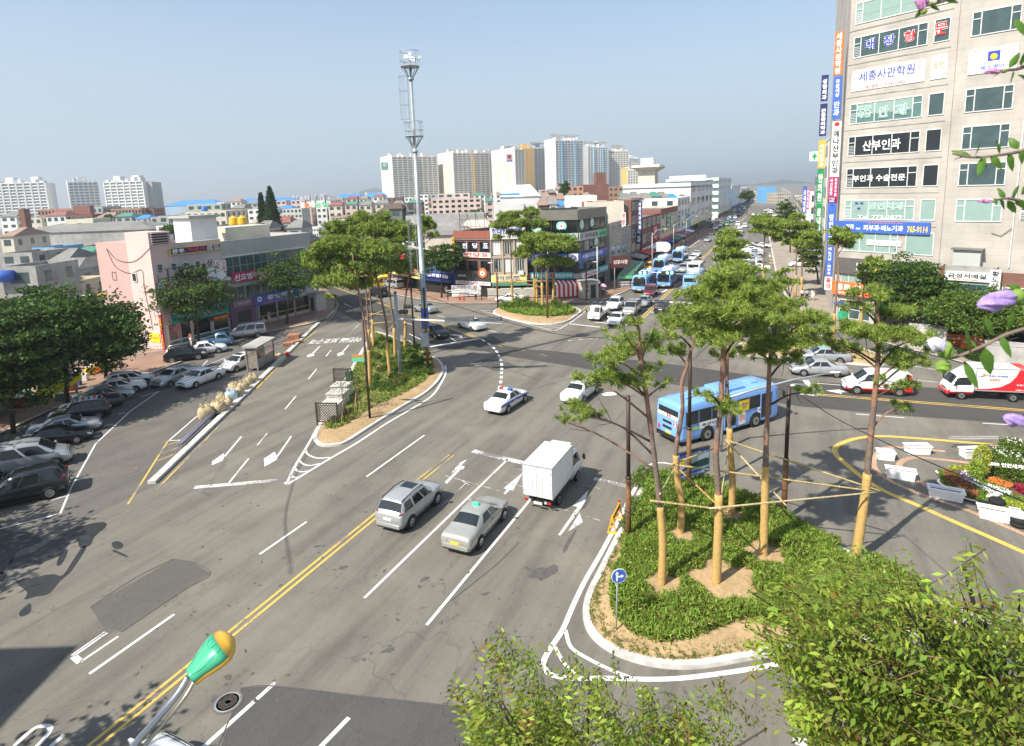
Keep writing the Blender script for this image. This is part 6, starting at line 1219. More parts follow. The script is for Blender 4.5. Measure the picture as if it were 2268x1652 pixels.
for i,x in enumerate((1090,1112)):farb(x,x+7,368,260,3,WHT,'church_spire',('left','right')[i]+' leg of the slim white church frame tower','church',win=False,parapet=0)
farb(1160,1240,500,135,12,WHT,'white_house','white houses directly behind the corner building roof','house',5,4)
farb(1261,1322,433,140,12,WHT,'blank_block','blank cream block rising behind the corner building, left half','building',win=False);farb(1300,1382,446,128,12,wallm((.68,.63,.52),.08,2),'blank_block','blank cream streaked wall block behind the corner building, right half','building',win=False)
farb(1290,1348,408,250,20,BRK,'brick_hall','dark brown brick theatre hall below the white towers','hall',8,5,win=False);farb(1320,1342,366+16,262,8,BRK,'brick_hall','dark brown stage tower rising from the theatre hall','hall',win=False);farb(1255,1292,412,240,12,wallm((.55,.28,.18)),'orange_house','orange rendered house left of the brown theatre','house',8,3);farb(1348,1402,413,250,14,BRK2,'brick_block','red brick apartment house right of the theatre','building',8,5);farb(1400,1432,421,240,12,BRK,'brick_block','second brick house left of the civic hall','building',7,3)
rr=random.Random(4);hn=0
WH=['below the white towers']
ROOFS=[(SLATE,2),(REDR,1.8),(mat((.3,.21,.16),.8,0,.15,1,.3,0,None,0,'brown tiles'),2),None,None,(BLUR,1.5),(GRNR,1.5)]
cols_=['white','cream','pink','grey','brick'];wl_=[WHT,CREAM,wallm((.6,.45,.4)),GREYW,BRK];used_lb={}
def house(x0,x1,yt,Y):
 global hn
 i=rr.choice((0,0,1,2,3,3,4));j=rr.choice((0,0,0,1,2,2,3,4,4,5,6));rf=ROOFS[j];nm=['slate','red','brown','flat','flat','blue','green'][j];key='%s walled %shouse with %s roof'%(cols_[i],('near ','wide ','')[0 if Y<200 else 1 if x1-x0>24 else 2],nm);k=used_lb.get((key,WH[0]),0);used_lb[(key,WH[0])]=k+1
 farb(x0,x1,yt,Y,rr.uniform(8,13),wl_[i],'house',(WORD[min(k,11)]+' ' if k else '')+key+' '+WH[0]+(', back row' if Y>250 else ''),'house',hip=rf,group='small houses '+WH[0]);hn+=1
for yt0,Y in((452,300),(462,250),(472,210),(484,180)):
 x=1195
 while x<1300:
  w=rr.uniform(14,24);house(x,x+w,yt0-28+rr.uniform(-5,4)-(x-1195)*.04,Y);x+=w+rr.uniform(0,4)
WH[0]='before the cream towers'
for yt0,Y in((444,420),(452,320)):
 x=480
 while x<1090:
  w=rr.uniform(16,34);
  if not(640<x<740)or Y>300:house(x,x+w,yt0+6+rr.uniform(-4,4)-(x-480)*.035+(8 if Y<400 else 0),Y)
  x+=w+rr.uniform(2,14)
WH[0]='behind the left island pines'
for yt0,Y in((500,190),(520,165),(545,140)):
 x=560 if Y>150 else 640
 while x<930:
  w=rr.uniform(22,44);
  if not(645<x<705):house(x,x+w,yt0-8+rr.uniform(-6,4)-(x-560)*.02,Y)
  x+=w+rr.uniform(3,12)
WH[0]='behind the pink building'
for yt0,Y in((478,260),(520,155)):
 x=0
 while x<400:
  w=rr.uniform(26,50)
  if not(20<x<330 and Y<200):house(x,x+w,yt0+rr.uniform(-6,6),Y)
  x+=w+rr.uniform(3,12)
WH[0]='around the civic hall'
for yt0,Y in((436,230),(446,190),(428,290)):
 x=1382
 while x<1500:
  w=rr.uniform(14,24);house(x,x+w,yt0-6+rr.uniform(-4,4)-(x-1380)*.03,Y);x+=w+rr.uniform(0,4)
S0,S1_,S2_=G(870,628),G(940,645),G(1008,655)
for i,(a_,b_,wl,sg,tx,tc,lb)in enumerate([(S1_,S2_,SBLU,SNAV,'글로벌드림',TWHT,'blue painted clothes shop behind the street tree'),(S0,S1_,SRED,SYEL,'신포닭강정',TRED,'red and yellow snack shop left of the blue clothes shop'),(G(800,600),S0,TAN,SWHT,'건강원',TGRN,'tan shop row further up the left road')]):
 q=Bld('shop',lb,'shop',a_,b_,9,6.2,wl,parapet=.4);q.part('shop_front',[(.3,q.L-.3,0,2.4,0,.05,GLD),(.1,q.L-.1,2.3,2.6,0,.8,sg)]);q.grid(0,q.L,3,(4.1,),1.4,1.4,nx=2);q.done();sign(q,(.2,q.L-.2,2.8,3.8),sg,[(tx,.5,.5,.6,.7,tc)],'shop name board over the '+lb,px=False)
q=plane(S2_,rad(100));
RQ=plane(A+Vector((math.sin(side),math.cos(side)))*27,side)
sd_=Vector((math.sin(side),math.cos(side)));sn_=Vector((sd_.y,-sd_.x));B0=A+sd_*27
prev=0
def rightb(s0,s1,H,wall,name,label,fl,D=14,gl=None,back=0):
 a_=A+sd_*s1+sn_*back;b_=A+sd_*s0+sn_*back;q=Bld(name,label,'building',a_,b_,D,H,wall,parapet=.6);h=H/fl
 n=max(2,round(q.L/3.5))
 for f in range(fl):
  for i in range(n):q.win((i+.2)*q.L/n,(i+.8)*q.L/n,f*h+h*.3,f*h+h*.85,simple=True,gl=gl)
  for i in range(3):q.win((i+.25)*D/3,(i+.75)*D/3,f*h+h*.3,f*h+h*.85,simple=True,gl=gl,face=1)
 q.done();return q
rightb(28,50,24,ACR,'clinic_building','tan clinic building with green cross sign behind the tower',7);rightb(51,70,19,GREYW,'grey_building','dark fronted building beyond the green cross sign',6,gl=GLD);rightb(72,110,29,ACR,'cream_building','tall cream building farther along the right side of the road',9,back=4);rightb(112,150,14,WHT,'white_building','low white building farthest on the right side',4);rightb(152,230,10,TAN,'shop_row','far tan shop row on the right side of the main road',3);rightb(235,330,9,CREAM,'shop_row','last cream shop row on the right towards the blue block',3)
BL4=plane(A+sd_*30-sn_*.5,rad(115))
sign(BL4,(KL((2070,25))[0][0],KL((2070,25))[0][1],KL((2070,145))[0][1],KL((2185,25))[0][0]),SWHT,[('✚',.55,.5,.75,.5,TGRN)],'white rooftop board with dark green cross',0,0,.4,'rooftop_sign')
sign(BL4,(KL((1985,470))[0][0],KL((1985,470))[0][1],KL((1985,820))[0][1],KL((2030,470))[0][0]),SBLU,[('모\n세\n정\n형',.5,.45,.8,.65,TWHT)],'blue clinic sign furthest up the right side',0,0,.3,'vertical_sign');sign(BL4,(KL((2030,500))[0][0],KL((2030,500))[0][1],KL((2030,770))[0][1],KL((2068,500))[0][0]),SPNK,[('은\n누\n리\n교\n회',.5,.5,.85,.65,TWHT)],'pink church sign beside the farthest blue sign',0,0,.3,'vertical_sign')
farb(1698,1720,414,520,20,mat((.15,.4,.7),.6,0,.05,1,.3,0,None,0,'blue facade'),'blue_block','bright blue block at the far end of the main road','building',win=False);farb(1662,1690,424,560,20,CREAM,'low_block','low cream block at the end of the road','building',4,8);farb(1722,1752,427,500,20,TAN,'low_block','low tan block right of the blue one','building',3,6)
for i in range(46):
 x=rr.uniform(560,850);w=rr.uniform(3,6);farb(x,x+w,434+rr.uniform(-5,4)-.035*(x-700),2600,30,AWH,'distant_tower','tiny pale apartment tower in the haze left of the skyline group','apartment block',win=False,group='hazy distant towers',parapet=0)
HILL=mat((.06,.085,.05),1,0,.2,.01,0,0,None,0,'wooded hill')
def hill(name,pts,Y,D=900):
 m=MB();vs=[];n=len(pts)
 tops=[AT(x,y,Y)for x,y in pts];vs=[(p.x,Y,0)for p in tops]+[(p.x,Y+D*.5,p.z)for p in tops]+[(p.x,Y+D,0)for p in tops]
 m.add(vs,[(i+k*n,i+1+k*n,i+1+(k+1)*n,i+(k+1)*n)for k in(0,1)for i in range(n-1)],HILL);struct(name,m,True)
hill('hills',[(640,446),(690,436),(740,430),(770,421),(800,415),(830,422),(880,432),(960,440)],4200);hill('hills',[(1630,420),(1660,412),(1680,405),(1700,408),(1730,412),(1760,402),(1800,395),(1900,405)],4200)
ob=MB();ob.prism([(-60,13.9),(-28.6,13.9),(-28.6,-14),(-60,-14)],0,14,CONC);obt=thing('office_block','plain grey office block left of the picture whose shade falls on the road','building');ob.build('wall',obt)
#  trees, shrubs, ground cover
def leafmat(name,c,tr=.3,rough=.6):
 m=bpy.data.materials.new(name);m.use_nodes=True;n=m.node_tree.nodes;l=m.node_tree.links;b=n['Principled BSDF'];o=n['Material Output']
 b.inputs['Roughness'].default_value=rough;b.inputs['Specular IOR Level'].default_value=.25
 geo=n.new('ShaderNodeNewGeometry');hs=n.new('ShaderNodeHueSaturation');hs.inputs['Color'].default_value=(*c,1)
 mr=n.new('ShaderNodeMapRange');mr.inputs[3].default_value=.55;mr.inputs[4].default_value=1.5;l.new(geo.outputs['Random Per Island'],mr.inputs[0]);l.new(mr.outputs[0],hs.inputs['Value'])
 m2_=n.new('ShaderNodeMapRange');m2_.inputs[3].default_value=.475;m2_.inputs[4].default_value=.525;l.new(geo.outputs['Random Per Island'],m2_.inputs[0]);l.new(m2_.outputs[0],hs.inputs['Hue'])
 l.new(hs.outputs[0],b.inputs['Base Color']);t=n.new('ShaderNodeBsdfTranslucent');l.new(hs.outputs[0],t.inputs[0]);x=n.new('ShaderNodeMixShader');x.inputs[0].default_value=tr
 l.new(b.outputs[0],x.inputs[1]);l.new(t.outputs[0],x.inputs[2]);l.new(x.outputs[0],o.inputs['Surface']);return m
NEEDLE=[leafmat('pine needles',(.235,.31,.055)),leafmat('young pine needles',(.37,.45,.085)),leafmat('old pine needles',(.10,.165,.04))]
LEAF=[leafmat('street tree leaves',(.06,.115,.02)),leafmat('light street tree leaves',(.10,.16,.03)),leafmat('deep street tree leaves',(.03,.065,.014))]
ZEL=[leafmat('near tree leaves',(.16,.22,.03),.38,.5),leafmat('bright near tree leaves',(.30,.37,.05),.42,.5),leafmat('reddish young leaves',(.24,.12,.035),.4,.5)]
GRS=[leafmat('ground cover leaves',(.16,.25,.035)),leafmat('fresh grass blades',(.28,.38,.06)),leafmat('brownish shrub leaves',(.14,.11,.04))]
DRY=[leafmat('dry grass tufts',(.22,.22,.07))]
BARK=mat((.24,.18,.14),.95,0,.3,9,.1,.8,(.14,.11,.09),0,'grey bark');REDB=mat((.36,.19,.12),.95,0,.3,7,.1,.8,(.2,.13,.10),0,'red pine bark');WRAP=mat((.50,.33,.12),.95,0,.12,6,.1,.4,None,0,'burlap trunk wrap');BARKD=mat((.075,.06,.05),.95,0,.25,6,.1,.5,None,0,'dark bark')
BAMB=mat((.50,.38,.14),.6,0,.25,2.5,.3,.1,(.36,.28,.12),0,'bamboo pole');BAMB2=mat((.52,.42,.24),.7,0,.2,3,.3,.1,None,0,'pale bamboo pole')
def blades(cen,L,W,up=.2,per=5,droop=0.,rng=NR,tri=True,flat=0.):
 """needle or blade shaped triangles round centres"""
 n=len(cen)*per;c=np.repeat(cen,per,0);d=rng.normal(size=(n,3));d[:,2]=d[:,2]*(1-flat)+up;d/=np.linalg.norm(d,axis=1)[:,None]+1e-9
 s=np.cross(d,rng.normal(size=(n,3)));s/=np.linalg.norm(s,axis=1)[:,None]+1e-9;ln=L*rng.uniform(.6,1.25,(n,1));w=W*rng.uniform(.7,1.3,(n,1))
 tip=c+d*ln;tip[:,2]-=droop*ln[:,0]
 if tri:V=np.stack([c-s*w/2,c+s*w/2,tip],1).reshape(-1,3);return V,np.arange(n*3).reshape(-1,3)
 mid=c+d*ln*.5;V=np.stack([c,mid+s*w/2,tip,mid-s*w/2],1).reshape(-1,3);return V,np.arange(n*4).reshape(-1,4)
def pads_points(pads,dens,rng=NR,hollow=.35):
 out=[]
 for(c,r)in pads:
  n=max(6,int(dens*r[0]*r[1]*4));p=rng.normal(size=(n,3));p/=np.linalg.norm(p,axis=1)[:,None];rr_=rng.uniform(hollow,1,(n,1))**.6;q=p*rr_*np.array(r)
  q+=rng.normal(size=(n,3))*np.array(r)*.12;out.append(q+np.array(c))
 return np.concatenate(out)
def foliage(name,parent,pts,mats,L,W,per,up,tri=True,split=(.5,.85),rng=NR,flat=0.,droop=0.,top=None):
 V,Fc=blades(pts,L,W,up,per,droop,rng,tri,flat);n=len(pts);u=rng.uniform(size=n)
 mi=np.where(u<split[0],0,np.where(u<split[1],1,min(2,len(mats)-1)));
 return nmesh(name,V,Fc,mats,np.repeat(np.minimum(mi,len(mats)-1),per),parent)
def pine(path,pads,label,r0=.15,wrap=None,group=None,dy=1.1,dens=125,L=.22,W=.024,per=10,Y=None,seed=0,padk=1.,name='pine_tree',flatk=.85):
 """path: trunk in photo pixels from the foot up, on the depth of the foot; pads: (x,y,rx,ry) in pixels"""
 rng=np.random.default_rng(seed+77);g_=G(*path[0]);Yb=g_.y if Y is None else Y
 P3=[Vector((g_.x,g_.y,.05))]+[AT(x,y,Yb)for x,y in path[1:]];base=P3[0].copy()
 t=thing(name,label,'tree',base,0,group);P3=smooth_open([p-base for p in P3],4);n=len(P3)
 hgt=P3[-1].z;rad_=[r0*(1-.62*i/(n-1))for i in range(n)]
 rad_=[r*(1+.08*math.sin(i*2.3+seed))for i,r in enumerate(rad_)];m=MB();m.tube([(p.x,p.y,p.z)for p in P3],rad_,REDB,9);
 m.mats.append(BARK)if BARK not in m.mats else 0
 k=m.mi(BARK)
 for i,f in enumerate(m.f):
  z=sum(m.v[q][2]for q in f)/len(f)
  if z<hgt*.62 and(z*3.1%1)>.25:m.m[i]=k
 m.build('trunk',t,True)
 if wrap:
  a=[p for p in P3 if p.z<=wrap];q=P3[len(a)];a.append(a[-1].lerp(q,(wrap-a[-1].z)/max(q.z-a[-1].z,1e-3)));m=MB();a[0]=a[0]+Vector((0,0,-.12));m.tube(a,[(r0*1.14+.02)*(1-.22*i/len(a))*(1+.05*math.sin(i*3.1+seed))for i in range(len(a))],WRAP,10);m.build('trunk_wrap',t,True)
 pl=[];br=MB()
 for(x,y,rx,ry)in pads:
  d=rng.uniform(-dy,dy);c=AT(x,y,Yb+d)-base;s_=(Yb+d)/F*1.02;rx_=rx*s_*padk*1.24;pl.append(((c.x,c.y,c.z),(rx_,rx_*flatk,max(.24,ry*s_*1.15))))
  hz_=max(hgt*.45,c.z-abs(c.x)*.35-.5);st=min(P3,key=lambda p:abs(p.z-min(hz_,hgt*.97)));mid=st.lerp(c,.5)+Vector((0,0,rng.uniform(-.05,.3)));br.tube(smooth_open([st,mid,Vector(c)+Vector((0,0,-ry*s_*.3))],3),[.055,.05,.045,.04,.032,.025,.018][:7],REDB if rng.uniform()<.5 else BARKD,5)
  for q in range(4):e=Vector(c)+Vector(rng.normal(size=3))*rx_*.45;br.tube([mid.lerp(Vector(c),.4),e],[.02,.008],BARKD,4,False)
 br.build('branch',t,True)
 sub=[]
 for c,r in pl:
  k=max(8,int(17*r[0]*r[1]/.8))
  for _ in range(k):
   v=rng.normal(size=3);v/=np.linalg.norm(v);q=np.array(c)+v*np.array(r)*rng.uniform(.25,1.0);rr2=min(.42,r[0]*rng.uniform(.13,.25))*(1 if dens>90 else 1.3);sub.append((q,(rr2,rr2,rr2*.7)))
 pts=pads_points(sub,dens,rng);foliage('crown',t,pts,NEEDLE,L,W,per,.45,rng=rng,split=(.45,.78));return t
gp_='tied pines on the near island'
pine([(1465,1315),(1468,1200),(1460,1105),(1445,980),(1432,880),(1420,800),(1415,740),(1410,705)],[(1410,715,32,16),(1368,742,34,16),(1405,768,46,16),(1350,790,46,15),(1446,752,32,14),(1330,832,45,15),(1388,842,46,17),(1290,834,30,10),(1440,815,30,14),(1278,908,40,16),(1318,918,28,10),(1470,850,22,9),(1250,925,18,7)],'leftmost tied pine on the near island, its low branch reaching over the truck',wrap=4.1,group=gp_,seed=1)
pine([(1505,1200),(1510,1120),(1501,1060),(1497,1000),(1505,950),(1512,900),(1510,850),(1522,810),(1532,770),(1538,740)],[(1510,715,46,16),(1474,740,32,12),(1545,735,30,12),(1490,776,36,10),(1560,715,24,10)],'second tied pine from the left with a crooked bare upper trunk',wrap=4.6,group=gp_,seed=2)
pine([(1585,1312),(1590,1200),(1592,1110),(1586,1000),(1597,900),(1600,820),(1606,700),(1610,620)],[(1600,618,52,20),(1560,650,52,18),(1648,648,52,18),(1540,690,52,18),(1608,690,60,20),(1676,690,46,16),(1590,742,60,18),(1650,735,46,16),(1594,886,40,14),(1565,870,28,10),(1610,910,26,10),(1520,655,30,12)],'front middle tied pine with a lone tuft halfway up its trunk',wrap=4.6,r0=.17,group=gp_,seed=3)
pine([(1620,1155),(1622,1060),(1617,990),(1615,930),(1610,850),(1612,780),(1618,720),(1622,640)],[(1640,606,46,18),(1604,640,42,15),(1686,636,46,17),(1650,672,52,16),(1700,668,36,14),(1610,782,36,12)],'rear tied pine standing behind the front middle one',wrap=5.2,group=gp_,seed=4)
pine([(1690,1250),(1693,1150),(1695,1060),(1698,960),(1702,880),(1705,800),(1715,750),(1720,700)],[(1720,678,52,18),(1762,706,52,17),(1690,716,46,17),(1782,742,46,15),(1722,758,50,16),(1668,772,36,12),(1752,790,36,12),(1800,704,36,15),(1812,732,26,11),(1700,800,30,11),(1790,865,34,8)],'fifth tied pine, forked near the tilted street lamp arm',wrap=4.9,r0=.16,group=gp_,seed=5)
pine([(1895,1240),(1908,1150),(1918,1080),(1925,1000),(1935,900),(1942,830),(1945,780),(1945,720),(1940,660)],[(1930,648,42,16),(1892,680,34,13),(1976,688,44,16),(1902,728,50,16),(1960,738,54,18),(2028,748,42,15),(1872,770,34,11),(2008,800,44,15),(1990,850,40,16),(1998,898,28,9),(2058,775,20,9),(1845,755,24,9),(1975,780,36,12)],'rightmost tied pine leaning over the yellow loop road',wrap=4.3,r0=.18,group=gp_,seed=6)
kd=dict(dens=36,padk=.9,L=.3,W=.075,per=6,dy=1.5)
gl_='pines on the left island'
for i,(pt_,pd,lb)in enumerate([([(820,859),(817,780),(808,715),(798,665),(790,620),(780,560)],[(740,542,40,15),(720,580,42,15),(770,590,46,14),(742,620,42,11),(700,560,26,12),(730,655,14,5)],'front left pine of the left island with slanting trunk'),([(828,775),(824,700),(818,640),(814,599),(806,540)],[(770,512,48,15),(798,482,28,12),(790,550,48,15),(745,500,24,10)],'second pine of the left island with the highest crown'),([(865,837),(858,770),(856,720),(842,650),(831,594),(825,540)],[(820,590,44,13),(792,625,34,10),(830,550,40,14)],'bulging trunked pine nearest the grey signal pole'),([(876,799),(872,720),(862,640),(868,590),(864,540)],[(870,506,44,13),(832,508,36,13),(900,522,32,10),(852,552,40,13),(850,480,22,9)],'red barked pine in the middle of the left island'),([(896,781),(898,720),(895,680),(905,620),(912,580),(935,540)],[(950,496,22,9),(963,520,16,7),(925,510,22,9),(872,588,30,10),(938,482,18,7)],'rear pine of the left island behind the tall mast'),([(820,802),(816,720),(812,660),(806,600)],[(800,575,30,10),(760,560,30,11)],'slim pine behind the front left one')]):
 pine(pt_,pd,lb,wrap=3.6,group=gl_,seed=20+i,r0=.15,**kd)
gc_='pines on the centre island'
kd=dict(dens=26,padk=.95,L=.38,W=.11,per=6,dy=1.2,r0=.17)
for i,(pt_,pd,lb)in enumerate([([(1136,677),(1133,620),(1131,555),(1125,501)],[(1125,478,22,9),(1108,498,20,7),(1146,493,20,8),(1100,525,12,5),(1150,562,15,6),(1132,515,12,5)],'leftmost pine on the centre island, thin crowned'),([(1184,670),(1183,600),(1182,555),(1172,475)],[(1172,470,20,8),(1186,494,24,9),(1162,520,20,8)],'tallest pine on the centre island reaching above the blue signs'),([(1190,679),(1188,620),(1186,560)],[(1182,548,26,9),(1165,565,16,6)],'short pine beside the tallest one of the centre island'),([(1202,689),(1200,620),(1199,557),(1200,530)],[(1190,528,34,10),(1224,545,32,9),(1212,578,30,8),(1240,528,20,8)],'broad crowned pine in the front of the centre island'),([(1224,679),(1227,620),(1229,569),(1235,550)],[(1248,545,28,8),(1252,580,20,7),(1268,532,12,5)],'rightmost pine on the centre island')]):
 pine(pt_,pd,lb,wrap=4.2,group=gc_,seed=40+i,**kd)
def kj(*p):return[(1439.6+.2346*x,387.6+.2346*y,rx*.2346,ry*.2346)for x,y,rx,ry in p]
gr_='pines on the right hand islands'
kd=dict(dens=34,padk=.9,L=.34,W=.1,per=6,dy=1.5,r0=.16)
for i,(pt_,pd,lb)in enumerate([([(1692,640),(1691,590),(1693,540),(1694,505),(1693,486)],kj((1080,410,90,30),(1010,445,80,28),(1150,450,100,34),(1235,485,56,28),(1030,520,76,24),(1180,540,90,30),(1200,600,60,22)),'tall thin pine rising against the main road'),([(1761,660),(1764,600),(1763,550),(1758,519)],kj((1380,390,70,24),(1330,470,100,30),(1430,480,90,30),(1350,570,90,30),(1300,640,60,22)),'left one of the two pines before the tower corner'),([(1774,664),(1776,610),(1778,560),(1790,530)],kj((1500,560,100,34),(1450,640,100,30),(1560,625,70,26),(1520,480,60,24)),'right one of the two pines before the tower corner'),([(1845,765),(1848,700),(1853,640),(1857,590),(1853,540)],kj((1800,540,100,34),(1895,585,100,26),(1745,625,80,26),(1860,650,90,26),(1820,600,80,26)),'pine with thin bare trunk before the blue clinic signs'),([(1640,760),(1638,700),(1630,640),(1622,580),(1620,545)],kj((760,560,105,34),(700,622,100,30),(820,640,100,30),(760,715,120,34),(700,780,100,26),(850,760,90,26),(780,840,120,32),(720,880,80,24),(860,850,70,22)),'dense dark pine covering the lower main road'),([(1762,738),(1760,700),(1750,660)],kj((1280,900,60,24),(1230,1000,100,30),(1350,1010,60,22),(1200,930,60,20)),'low pine at the back of the right island'),([(1905,745),(1908,690),(1913,640),(1920,600)],[(1917,590,20,8),(1936,575,18,7),(1955,587,20,8),(1925,612,24,8)],'small crowned pine among the right street trees')]):
 pine(pt_,pd,lb,wrap=3.5,group=gr_,seed=60+i,**kd)
def broad(foot,cen,r,label,Y=None,layers=6,n=3800,L=.34,W=.2,tr=.16,group='street trees along the pavement',seed=0,name='street_tree',mats=LEAF,per=2,top=None,clump=70):
 rng=np.random.default_rng(500+seed);g_=G(*foot);Yb=Y or g_.y
 if Y:p=AT(foot[0],foot[1],Y);g_=Vector((p.x,Y))
 base=Vector((g_.x,g_.y,.1));c=AT(cen[0],cen[1],Yb)-base;s_=Yb/F;R3=np.array([r[0]*s_,r[0]*s_*.9,r[1]*s_]);t=thing(name,label,'tree',base,0,group)
 m=MB();f=c.z-R3[2]*.45;pth=smooth_open([Vector((0,0,-.1)),Vector((c.x*.2+.08,0,f*.5)),Vector((c.x*.6,c.y*.5,f))],3);m.tube(pth,[tr*(1.15-.5*i/len(pth))for i in range(len(pth))],BARKD,8);m.build('trunk',t,True)
 m=MB();cl=[]
 for _ in range(clump):
  v=rng.normal(size=3);v/=np.linalg.norm(v);q=np.array(c)+v*R3*rng.uniform(.35,.98)**.7;q[2]=c.z+round((q[2]-c.z)/(R3[2]*2/layers))*(R3[2]*2/layers)+rng.normal()*.12*R3[2]/3;k=rng.uniform(.16,.3)*R3[0];cl.append((q,(k,k,k*.32)))
 for q,k in cl[::4]:st=pth[-1];m.tube(smooth_open([st,st.lerp(Vector(q),.5)+Vector((0,0,.2)),Vector(q)],2),[tr*.4,tr*.28,tr*.18,tr*.12,tr*.06],BARKD,5,False)
 m.build('branch',t,True)
 per_c=max(8,n//len(cl));pts=np.concatenate([np.array(q)+rng.normal(size=(per_c,3))*np.array(k)*.62 for q,k in cl]);foliage('crown',t,pts,mats,L,W,per,.1,tri=False,rng=rng,flat=.45,split=(.5,.82));return t
broad((150,905),(150,735),(138,96),'big street tree over the shaded parking bays, middle one',n=11000,clump=150,seed=1);broad((30,960),(22,780),(100,115),'street tree cut by the left edge of the picture',n=8000,seed=2,clump=130);broad((235,850),(236,735),(70,78),'street tree next to the pink gable shading the white cars',n=6500,seed=3,clump=100)
broad((90,880),(80,690),(70,50),'rear street tree at the upper left of the parking row',n=3600,seed=4)
broad((441,762),(428,652),(86,52),'flat layered street tree before the pharmacy',n=5600,seed=5,L=.3,W=.18,clump=100);broad((636,719),(652,607),(72,44),'street tree in front of the crimson clinic sign',n=5000,seed=6,L=.3,W=.18,clump=90)
broad((703,668),(705,588),(48,38),'dark street tree at the bend of the left pavement',n=3200,seed=7);broad((722,640),(722,560),(36,34),'rounded tree behind the bend of the left road',n=2600,seed=8);broad((978,660),(980,572),(46,38),'broad street tree left of the black phone shop',n=3600,seed=9,L=.36,W=.22);broad((880,640),(890,578),(44,30),'street tree behind the left island pines',n=3000,seed=10,L=.36,W=.22);broad((930,645),(935,575),(30,28),'street tree behind the mast',n=2200,seed=11,L=.36,W=.22)
broad((2022,748),(2010,628),(84,60),'large street tree before the bank at the foot of the tower',n=6500,seed=12,clump=110,L=.3,W=.18);broad((2188,785),(2170,690),(104,48),'yellowish green street tree on the right pavement',n=6500,seed=13,clump=110,L=.3,W=.18,mats=[LEAF[1],ZEL[0],LEAF[0]]);broad((2085,765),(2100,668),(50,34),'street tree between the two large right ones',n=2600,seed=14,L=.3,W=.18);broad((1812,632),(1795,560),(30,40),'bright young tree behind the service road pines',n=2600,seed=15,L=.36,W=.2,mats=[LEAF[1],ZEL[0],LEAF[0]])
broad((1750,560),(1740,470),(18,26),'slender tree beside the service road poles',n=1500,seed=16,L=.5,W=.3)
for i,(x,y,rx,ry,Y,lb)in enumerate([(1052,478,30,14,180,'rounded green tree behind the billboard frame'),(1250,420,12,16,235,'dark conical tree among the hillside houses'),(1352,452,16,9,150,'bushy tree on the roof garden behind the brick building'),(1655,432,14,10,330,'green tree at the far end of the main road on the left'),(240,486,8,12,260,'small dark conifer before the school'),(222,490,8,9,262,'smaller dark conifer beside it before the school'),(385,508,26,10,120,'overgrown bush on the rooftop behind the kung fu sign')]):
 broad((x,y+ry*2),(x,y),(rx,ry),lb,Y=Y,n=1500,L=.0028*Y,W=.0016*Y,seed=30+i,group='trees among the houses',name='tree',clump=40)
def cypress(x,yt,yb,w,Y,label,seed):
 rng=np.random.default_rng(seed);a=AT(x,yt,Y);b_=AT(x,yb,Y);base=Vector((b_.x,Y,0));t=thing('cypress_tree',label,'tree',base,0,'cypress pair');m=MB();m.tube([(0,0,0),(0,0,a.z*.9)],[.3,.05],BARKD,6);m.build('trunk',t)
 h=a.z;n=7000;u=rng.uniform(0,1,n)**.8;z=h*(1-u);rr2=w*Y/F*(u**.75)*(.7+.5*rng.uniform(0,1,n));th=rng.uniform(0,2*PI,n);k=1+.25*np.sin(th*5+z*1.5);pts=np.stack([rr2*k*np.cos(th),rr2*k*np.sin(th),z],1);foliage('crown',t,pts,[LEAF[2],LEAF[0],LEAF[2]],.7,.28,2,.5,tri=False,rng=rng)
cypress(607,414,520,23,175,'taller cypress on the left skyline',5);cypress(586,428,520,14,178,'smaller cypress beside the tall one on the left skyline',6)
def insv(poly,x,y):
 r=np.zeros(len(x),bool);n=len(poly)
 for i in range(n):
  xi,yi,xj,yj=poly[i][0],poly[i][1],poly[i-1][0],poly[i-1][1]
  if yi==yj:continue
  r^=((yi>y)!=(yj>y))&(x<(xj-xi)*(y-yi)/(yj-yi)+xi)
 return r
def scatter(poly,n,rng,z,keep=None):
 xs=[p[0]for p in poly];ys=[p[1]for p in poly];out=np.zeros((0,2))
 while len(out)<n:
  x=rng.uniform(min(xs),max(xs),n*2);y=rng.uniform(min(ys),max(ys),n*2);k=insv(poly,x,y);q=np.stack([x[k],y[k]],1)
  if keep:q=q[[bool(keep(a,b_))for a,b_ in q]]
  out=np.concatenate([out,q])
 return np.concatenate([out[:n],np.full((n,1),float(z))],1)
def wob(a,b_):return math.sin(a*1.3+.7*math.sin(b_*1.7))+math.sin(b_*1.1+a*.6)
rng=np.random.default_rng(9)
gpoly=smooth_closed(P2(KH((370,390),(430,375),(600,395),(780,480),(1000,590),(1230,705),(1520,860),(1700,960),(1600,1080),(1300,1130),(1000,1130),(820,1100),(700,1130),(560,1180),(400,1195),(240,1135),(170,1030),(175,900),(220,780),(250,660),(300,590),(330,480))),3)
holes=[(G(*KH(c)[0]),r_)for c,r_ in(((420,935),.8),((710,915),1.35),((505,690),.6),((900,780),.85),((745,585),.65),((1330,770),.8))]
kp_=lambda a,b_:all((Vector((a,b_))-h_).length>r_*(1+.18*math.sin(5*math.atan2(b_-h_.y,a-h_.x)))for h_,r_ in holes)
pts=scatter(gpoly,52000,rng,0,kp_);hh=.6+.25*np.array([wob(a*1.6,b_*1.6)for a,b_ in pts[:,:2]])*.5;pts[:,2]=.3+rng.uniform(0,1,len(pts))*hh*.9
tag(foliage('ground_cover',None,pts,[GRS[0],GRS[1],GRS[2]],.2,.05,3,.8,rng=rng,split=(.42,.9)),kind='stuff')
i_in=ISLANDS['near'][0];rim=scatter(i_in,1500,rng,.2,lambda a,b_:not inside(gpoly,a,b_)and(math.sin(a*14)>0 or math.sin(b_*14)>.3));rim=np.repeat(rim,5,0)+rng.normal(size=(len(rim)*5,3))*.05
